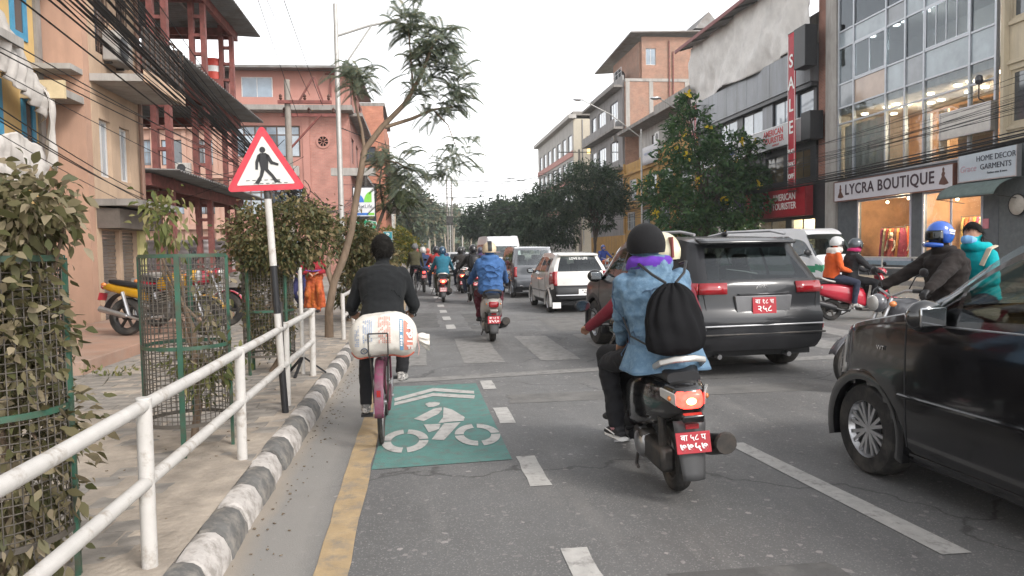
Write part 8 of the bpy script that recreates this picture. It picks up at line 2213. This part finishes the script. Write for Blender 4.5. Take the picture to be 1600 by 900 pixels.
# caged shrubs along the pavement
def guard(label, x, y, r, z0, z1, posts=4, rot=.5):
    t = thing('tree_guard', label, 'tree guard', (x, y, .13), 0, 'green wire tree guards along the pavement')
    gm = M('guard_green', (.025, .085, .055), .5, var=.2, dirt=(.07, .05, .035), dscale=7)
    wm = M('guard_wire', (.10, .088, .075), .6, metal=.3, var=.25)
    for k in range(posts):
        a = rot+2*math.pi*k/posts; MB().box((r*1.02*math.cos(a), r*1.02*math.sin(a), z1/2), (.022, .034, z1), rz=a).build('post', gm, t)
    for z in (z0, (z0+z1)/2-.05, z1):
        rings = [[((r+dx)*math.cos(a), (r+dx)*math.sin(a), z+dz) for dx, dz in ((-.003, -.013), (.007, -.013), (.007, .013), (-.003, .013))] for a in [2*math.pi*k/36 for k in range(37)]]
        MB().loft(rings, cap=False).build('hoop', gm if z > z0 else wm, t)
    w = MB(); n = int(2*math.pi*r/.036)
    for k in range(n):
        a = 2*math.pi*k/n; w.tube([(r*math.cos(a), r*math.sin(a), z0), (r*math.cos(a), r*math.sin(a), z1)], .0028, 4)
    for k in range(1, int((z1-z0)/.036)):
        z = z0+k*.036; w.tube([(r*math.cos(a), r*math.sin(a), z+.003*math.sin(a*3+k)) for a in [2*math.pi*j/28 for j in range(29)]], .0028, 4)
    tag(w.build('wire_mesh', wm, t), kind='stuff')
guard('dark green wire tree guard overgrown with dry leaves at the near left', -1.80, 3.34, .28, .25, 1.42, rot=.2)
guard('dark green wire tree guard with a thin sapling behind the railing', -1.68, 5.55, .285, .24, 1.42, rot=.15)
guard('wire tree guard under the bushy crown beside the warning sign', -1.78, 9.0, .29, .24, 1.38, rot=.9)
tree('dry leafy shrub bursting out of the near left tree guard', (-1.80, 3.34, .12), (-1.72, 3.36, 1.3), .035, [((-1.80, 3.34, .75), (.26, .24, .62)), ((-1.84, 3.26, 1.5), (.30, .26, .42)), ((-1.60, 3.26, 1.74), (.22, .18, .15)), ((-2.06, 3.2, 1.75), (.3, .3, .28)), ((-1.70, 3.30, 1.2), (.18, .2, .3))], 10500, .052, lf_dry, m_bark, 'shrub', asp=.5, per=14, cl=.2, name='shrub', droop=.5)
t, bl = tree('thin sapling with pale drooping leaves in the middle tree guard', (-1.66, 5.55, .12), (-1.62, 5.5, 1.2), .03, [((-1.78, 5.45, 1.80), (.13, .13, .2)), ((-1.55, 5.55, .75), (.2, .2, .12))], 520, .06, lf_light, m_bark, 'sapling', asp=.4, per=9, cl=.4, name='sapling', droop=1.0, targets=4)
quad_mesh('dry_leaves', leaves(np.stack([.16+nr.normal(0, .08, 160), nr.normal(0, .12, 160), nr.uniform(.5, 1.3, 160)], 1), .07, .4, .9), lf_dry, t)
tree('dense round bush growing above the tree guard by the warning sign', (-1.78, 9.0, .12), (-1.70, 9.0, 1.4), .04, [((-1.85, 9.0, 1.75), (.38, .42, .36)), ((-1.38, 9.0, 1.82), (.40, .42, .38)), ((-1.72, 9.0, 1.5), (.38, .42, .22)), ((-1.78, 9, .9), (.24, .24, .5)), ((-1.2, 9.1, 1.9), (.16, .25, .2))], 12000, .05, lf_bush, m_bark, 'bush', asp=.5, per=16, cl=.16, name='bush')
tree('wild bush behind the leaning tree by the second railing', (-1.45, 15.4, .12), (-1.4, 15.4, 1.3), .05, [((-1.28, 15.4, 1.75), (.42, .55, .5)), ((-1.0, 15.8, 1.4), (.42, .6, .6)), ((-1.35, 15.5, .85), (.28, .5, .55)), ((-1.2, 15.8, .75), (.35, .4, .5))], 8000, .085, lf_bush, m_bark, 'bush', per=16, name='bush')
tree('green bush farther along the left pavement near the street signs', (-1.9, 25, .12), (-1.9, 25, 1.2), .06, [((-1.9, 25, 1.5), (.7, .8, .6)), ((-1.3, 27, 1.2), (.6, .9, .7))], 3600, .12, lf_bush, m_bark, 'bush', name='bush')
tree('yellowish tree beside the small teal sign', (-1.4, 41, .12), (-1.3, 41, 1.6), .08, [((-1.3, 41, 2.0), (.9, .9, .95)), ((-.6, 42, 1.6), (.7, .9, .8))], 4200, .16, leaf_mat('leaf_yellowish', (.05, .075, .012), (.12, .13, .02), (.28, .2, .03)), m_bark, name='tree')

# feathery leaning tree
def frond_tree(label, base, spine, clusters, fl, nf, lm, bark, r0, group=None):
    t = thing('tree', label, 'tree', base, 0, group); b = Vector(base); mb = MB()
    for pts, rs in spine: mb.tube([Vector(p)-b for p in pts], rs, 10)
    mb.build('trunk', bark, t); Q = []
    for c, sz, dirn in clusters:
        c = np.array(c)-np.array(base)
        for k in range(nf):
            az = rnd.uniform(0, 6.28); el = rnd.uniform(-.15, 1.0); d = np.array([math.cos(az)*math.cos(el), math.sin(az)*math.cos(el), math.sin(el)])+np.array(dirn)*.5; d /= np.linalg.norm(d)
            L_ = fl*sz*rnd.uniform(.7, 1.15); p = c+nr.normal(size=3)*.09*sz; side = np.cross(d, [0, 0, 1]); side /= max(.1, np.linalg.norm(side)); n = 24
            for j in range(n):
                s = (j+.5)/n; dd = d-np.array([0, 0, 1.9*s*s]); dd /= np.linalg.norm(dd); p = p+dd*L_/n
                pl = L_*.27*math.sin(math.pi*min(1, s*.85+.13)); up = np.cross(side, dd)
                for sg in (-1, 1):
                    e = side*sg*.86+dd*.5-np.array([0, 0, .28]); e /= np.linalg.norm(e); w = dd*L_/n*.5
                    Q.append([p-w*.5, p+e*pl*.5-w, p+e*pl, p+e*pl*.5+w])
            Q.append([p-dd*L_*.5+side*.004, p+side*.002, p-side*.002, p-dd*L_*.5-side*.004])
    quad_mesh('crown', np.array(Q), lm, t)
    return t
Y = 12.5
sp = [([(-1.51, Y, .1), (-1.50, Y, .6), (-1.40, Y, 1.08), (-1.22, Y, 1.5), (-1.10, Y, 1.9), (-.97, Y, 2.6), (-.84, Y, 3.25)], [.075, .068, .062, .06, .057, .054, .05]),
      ([(-1.42, Y, 1.0), (-1.5, Y+.05, 1.25), (-1.48, Y+.1, 1.6)], [.05, .045, .03]),
      ([(-.84, Y, 3.25), (-.55, Y, 3.62), (-.15, Y-.1, 4.0), (.12, Y-.15, 4.45), (.3, Y-.2, 4.9), (.47, Y-.2, 5.15)], [.05, .046, .04, .032, .024, .012]),
      ([(-.5, Y, 3.62), (-.05, Y+.1, 3.78), (.3, Y+.2, 3.95), (.65, Y+.2, 4.0)], [.034, .03, .022, .01]),
      ([(-.84, Y, 3.2), (-.88, Y, 3.6), (-1.0, Y+.1, 4.1), (-1.02, Y+.1, 4.45)], [.03, .024, .015, .01]),
      ([(-.02, Y-.1, 4.2), (-.05, Y-.1, 4.8), (-.08, Y-.1, 5.35)], [.018, .014, .008]),
      ([(-.9, Y, 3.0), (-.55, Y+.1, 3.1), (-.3, Y+.2, 3.05)], [.03, .02, .01])]
cl = [((-.98, Y, 4.5), 1.0, (0, 0, 0)), ((-.92, Y+.1, 4.35), .9, (.3, 0, -.3)), ((-.1, Y-.1, 5.38), 1.0, (0, 0, .1)), ((-.02, Y, 5.15), .95, (.2, 0, 0)), ((.47, Y-.2, 5.15), .9, (.2, 0, .2)), ((.32, Y-.2, 4.85), 1.0, (.3, 0, 0)), ((.2, Y, 4.5), 1.05, (.2, 0, -.1)), ((.55, Y-.1, 4.6), 1.05, (.5, 0, -.2)),
      ((.65, Y+.2, 4.1), 1.0, (.5, 0, -.2)), ((.35, Y+.2, 3.95), .95, (.3, 0, -.5)), ((.05, Y, 4.2), .8, (0, 0, -.4)), ((.72, Y+.1, 3.2), 1.0, (.2, 0, -.5)), ((.5, Y+.2, 2.95), .8, (0, 0, -.5)), ((-.3, Y+.2, 3.05), 1.0, (.2, 0, -.4)), ((-.55, Y+.1, 3.12), .8, (0, 0, -.2)), ((-.05, Y+.2, 2.9), .8, (.3, 0, -.5)), ((.5, Y, 5.0), .8, (.3, 0, 0)), ((.75, Y+.1, 4.3), .8, (.4, 0, -.2)), ((.15, Y-.1, 4.75), .9, (-.3, 0, 0)), ((-.2, Y+.2, 2.75), .7, (-.2, 0, -.6))]
sp.append(([(.3, Y+.2, 3.95), (.55, Y+.2, 3.7), (.7, Y+.1, 3.25)], [.014, .01, .006])); sp.append(([(-.3, Y+.2, 3.05), (-.15, Y+.2, 2.95), (-.05, Y+.2, 2.9)], [.012, .01, .006]))
frond_tree('slender leaning tree with feathery fronds over the cycle lane', (-1.51, Y, .1), sp, cl, .52, 26, lf_feather, m_bark, .075)
Y2 = 22.5
frond_tree('second feathery tree behind the leaning tree', (-1.7, Y2, .1), [([(-1.7, Y2, .1), (-1.5, Y2, 1.5), (-1.0, Y2, 2.8), (-.6, Y2, 3.3)], [.07, .06, .05, .03]), ([(-1.0, Y2, 2.8), (-1.1, Y2, 3.6), (-1.0, Y2, 4.3)], [.04, .03, .015])],
    [((-.6, Y2, 3.3), 1.1, (.2, 0, -.3)), ((-.9, Y2, 3.4), 1.1, (0, 0, -.4)), ((-.35, Y2, 3.1), 1.0, (.3, 0, -.5)), ((-.7, Y2, 3.0), 1.1, (0, 0, -.6)), ((-1.0, Y2, 4.2), .9, (0, 0, 0)), ((-.6, Y2+.3, 3.7), 1.0, (0, 0, 0))], .6, 20, leaf_mat('leaf_feather_dark', (.02, .035, .014), (.045, .06, .025), (.08, .08, .03)), m_barkd, .07)

# right-hand trees
t, bl = tree('leafy green tree with yellow flowers in front of the clad building', (16.4, 40, .15), (16.2, 40, 3.6), .16, [((16.0, 40, 5.4), (2.6, 2.0, 2.1)), ((14.3, 39.6, 3.6), (1.9, 1.6, 1.5)), ((17.9, 40, 4.2), (2.1, 1.8, 1.8)), ((15.2, 40, 7.6), (1.5, 1.3, 1.7)), ((17.6, 40, 6.9), (1.5, 1.3, 1.2)), ((15.1, 40, 9.2), (.6, .6, .9)), ((18.9, 40, 5.2), (1.1, 1.0, .9)), ((16.3, 39.5, 2.6), (2.4, 1.5, .9)), ((13.0, 39.6, 4.9), (.9, .9, .7)), ((19.4, 40, 7.0), (.7, .7, .6))], 12500, .30, lf_flow, m_barkd, asp=.36, per=15, cl=.11)
fp2, _ = blob_points([((c[0], c[1]-.25, c[2]+.3), tuple(x*1.05 for x in r)) for c, r in bl], 170, 9, .04)
tag(quad_mesh('flowers', leaves(fp2, .2, .8, 0), lf_yel, t), kind='stuff')
isl = MB().b2(13.3, 17.75, 47, 330, -.1, .16).build('pavement', m_pavebase, smooth=False); tag(isl, kind='structure')
tree('dark umbrella shaped tree right of the traffic', (14.2, 58, .15), (14.0, 58, 3.4), .15, [((13.8, 58, 6.2), (3.0, 2.4, 1.9)), ((12.6, 58, 5.2), (1.9, 1.8, 1.3)), ((15.2, 58, 5.4), (1.7, 1.8, 1.2)), ((13.6, 58, 7.5), (1.9, 1.6, .9)), ((14.6, 58, 3.7), (1.1, 1.1, .7))], 10500, .30, lf_dark, asp=.28, per=20, cl=.11)
tree('dark tree standing behind the umbrella shaped one', (11.9, 66, .15), (11.8, 66, 2.6), .16, [((11.6, 66, 4.4), (2.6, 2.2, 2.2)), ((10.2, 66, 3.4), (1.6, 1.6, 1.4)), ((12.8, 65, 3.0), (1.8, 1.6, 1.5)), ((11.2, 66, 6.2), (1.5, 1.5, 1.2))], 8500, .34, lf_dark, asp=.3, per=20, cl=.11)
tree('dark bushy tree farther along the right side', (11.2, 84, .15), (11.2, 84, 2.4), .18, [((11.0, 84, 4.6), (2.9, 2.4, 2.3)), ((9.4, 84, 4.0), (1.6, 1.6, 1.4)), ((12.6, 84, 6.0), (1.7, 1.6, 1.5))], 7500, .45, lf_dark, asp=.35, per=20)
tree('dark green tree at the end of the right row', (10.4, 104, .15), (10.4, 104, 3), .2, [((10.0, 104, 5.6), (3.4, 2.8, 2.6)), ((7.6, 104, 5.0), (1.8, 1.8, 1.5)), ((12.4, 104, 7.0), (2, 2, 1.8))], 6500, .55, lf_dark, asp=.35, per=20)
tree('round tree beside the far left houses', (-4.2, 122, .15), (-4.2, 122, 4), .25, [((-4.0, 122, 7.5), (4.2, 3, 3.6)), ((-1.6, 124, 6), (2.6, 2, 2.6)), ((-6.5, 122, 6.5), (3, 2.5, 3))], 7000, .7, lf_hill, per=20)
tree('tall dark tree far down the left side', (-1.5, 160, .15), (-1.5, 160, 6), .3, [((-1.0, 160, 10.5), (5, 4, 4.5)), ((2.6, 162, 8.5), (3.4, 3, 3.4)), ((-5, 160, 9), (4, 3, 4))], 7000, .9, lf_hill, per=20)

# wooded hill closing the street
hl = MB().grid(lambda a, b: (-180+400*a, 250+220*b, -2+(16+9*math.sin(a*9+1))*math.sin(min(1, b*1.6)*math.pi/2)*(.6+.4*noise.noise(Vector((a*6, b*3, 0))))+3*noise.noise(Vector((a*25, b*12, 4)))), 80, 30)
tag(hl.build('hill', M('hill_scrub', (.085, .095, .05), .95, var=.4, scale=.12), ang=180), kind='structure')
bls = []
for k in range(150):
    x = rnd.uniform(-60, 95); y = rnd.uniform(205, 330); zb = max(0, (y-250)*.13) if y > 250 else 0; h = rnd.uniform(5, 10)*(1.35 if -12 < x < 14 else .85)
    bls.append(((x, y, zb+h*.62), (h*.5, h*.45, h*.5)))
P, O = blob_points(bls, 30000, 24, .16)
wd = quad_mesh('woodland', leaves(P, 1.5, .6, .2, O), lf_hill); tag(wd, 'hazy wooded slope closing the far end of the street', 'woodland', kind='stuff')
for k in range(9):
    x = -4+k*2.2+rnd.uniform(-.7, .7); tk_ = MB().tube([(x, 203, -.05), (x+rnd.uniform(-.4, .4), 203, 5+rnd.random()*3)], [.28, .14], 7).build('bare_tree', M('bark_pale', (.3, .25, .19), .9)); tag(tk_, 'bare pale tree trunk at the foot of the wooded slope', 'tree', 'bare far trunks')
# weeds by the step
w_, _ = blob_points([((-3.6, 9.1, .2), (.35, .12, .06)), ((-3.0, 9.4, .2), (.25, .15, .05)), ((-4.4, 16.2, .2), (.6, .3, .12))], 500, 10)
tag(quad_mesh('weeds', leaves(w_, .07, .3, -.6), lf_light), 'low weeds along the edge of the terracotta step', 'weeds', kind='stuff')

# ---- thin valley haze: one closed box round the whole scene
hz = MB().b2(-185, 225, -25, 480, -4, 34).build('haze', [], smooth=False)
hm = bpy.data.materials.new('haze_air'); hm.use_nodes = True; ht = hm.node_tree
for n in list(ht.nodes):
    if n.type == 'BSDF_PRINCIPLED': ht.nodes.remove(n)
pv = ht.nodes.new('ShaderNodeVolumePrincipled'); pv.inputs['Color'].default_value = (.86, .88, .9, 1); pv.inputs['Density'].default_value = .0005
ho = [n for n in ht.nodes if n.type == 'OUTPUT_MATERIAL'][0]; ht.links.new(pv.outputs[0], ho.inputs['Volume'])
hz.data.materials.clear(); hz.data.materials.append(hm); tag(hz, 'thin pale haze over the street', kind='stuff')

finish_people()
# lettering becomes plain mesh
dg = bpy.context.evaluated_depsgraph_get()
for o in [o for o in SC.objects if o.type == 'FONT']:
    me = bpy.data.meshes.new_from_object(o.evaluated_get(dg)); nm = o.name.split('.')[0]
    n = bpy.data.objects.new(nm, me); COL.objects.link(n); n.parent = o.parent; n.matrix_basis = o.matrix_basis
    c = o.data; bpy.data.objects.remove(o); bpy.data.curves.remove(c)
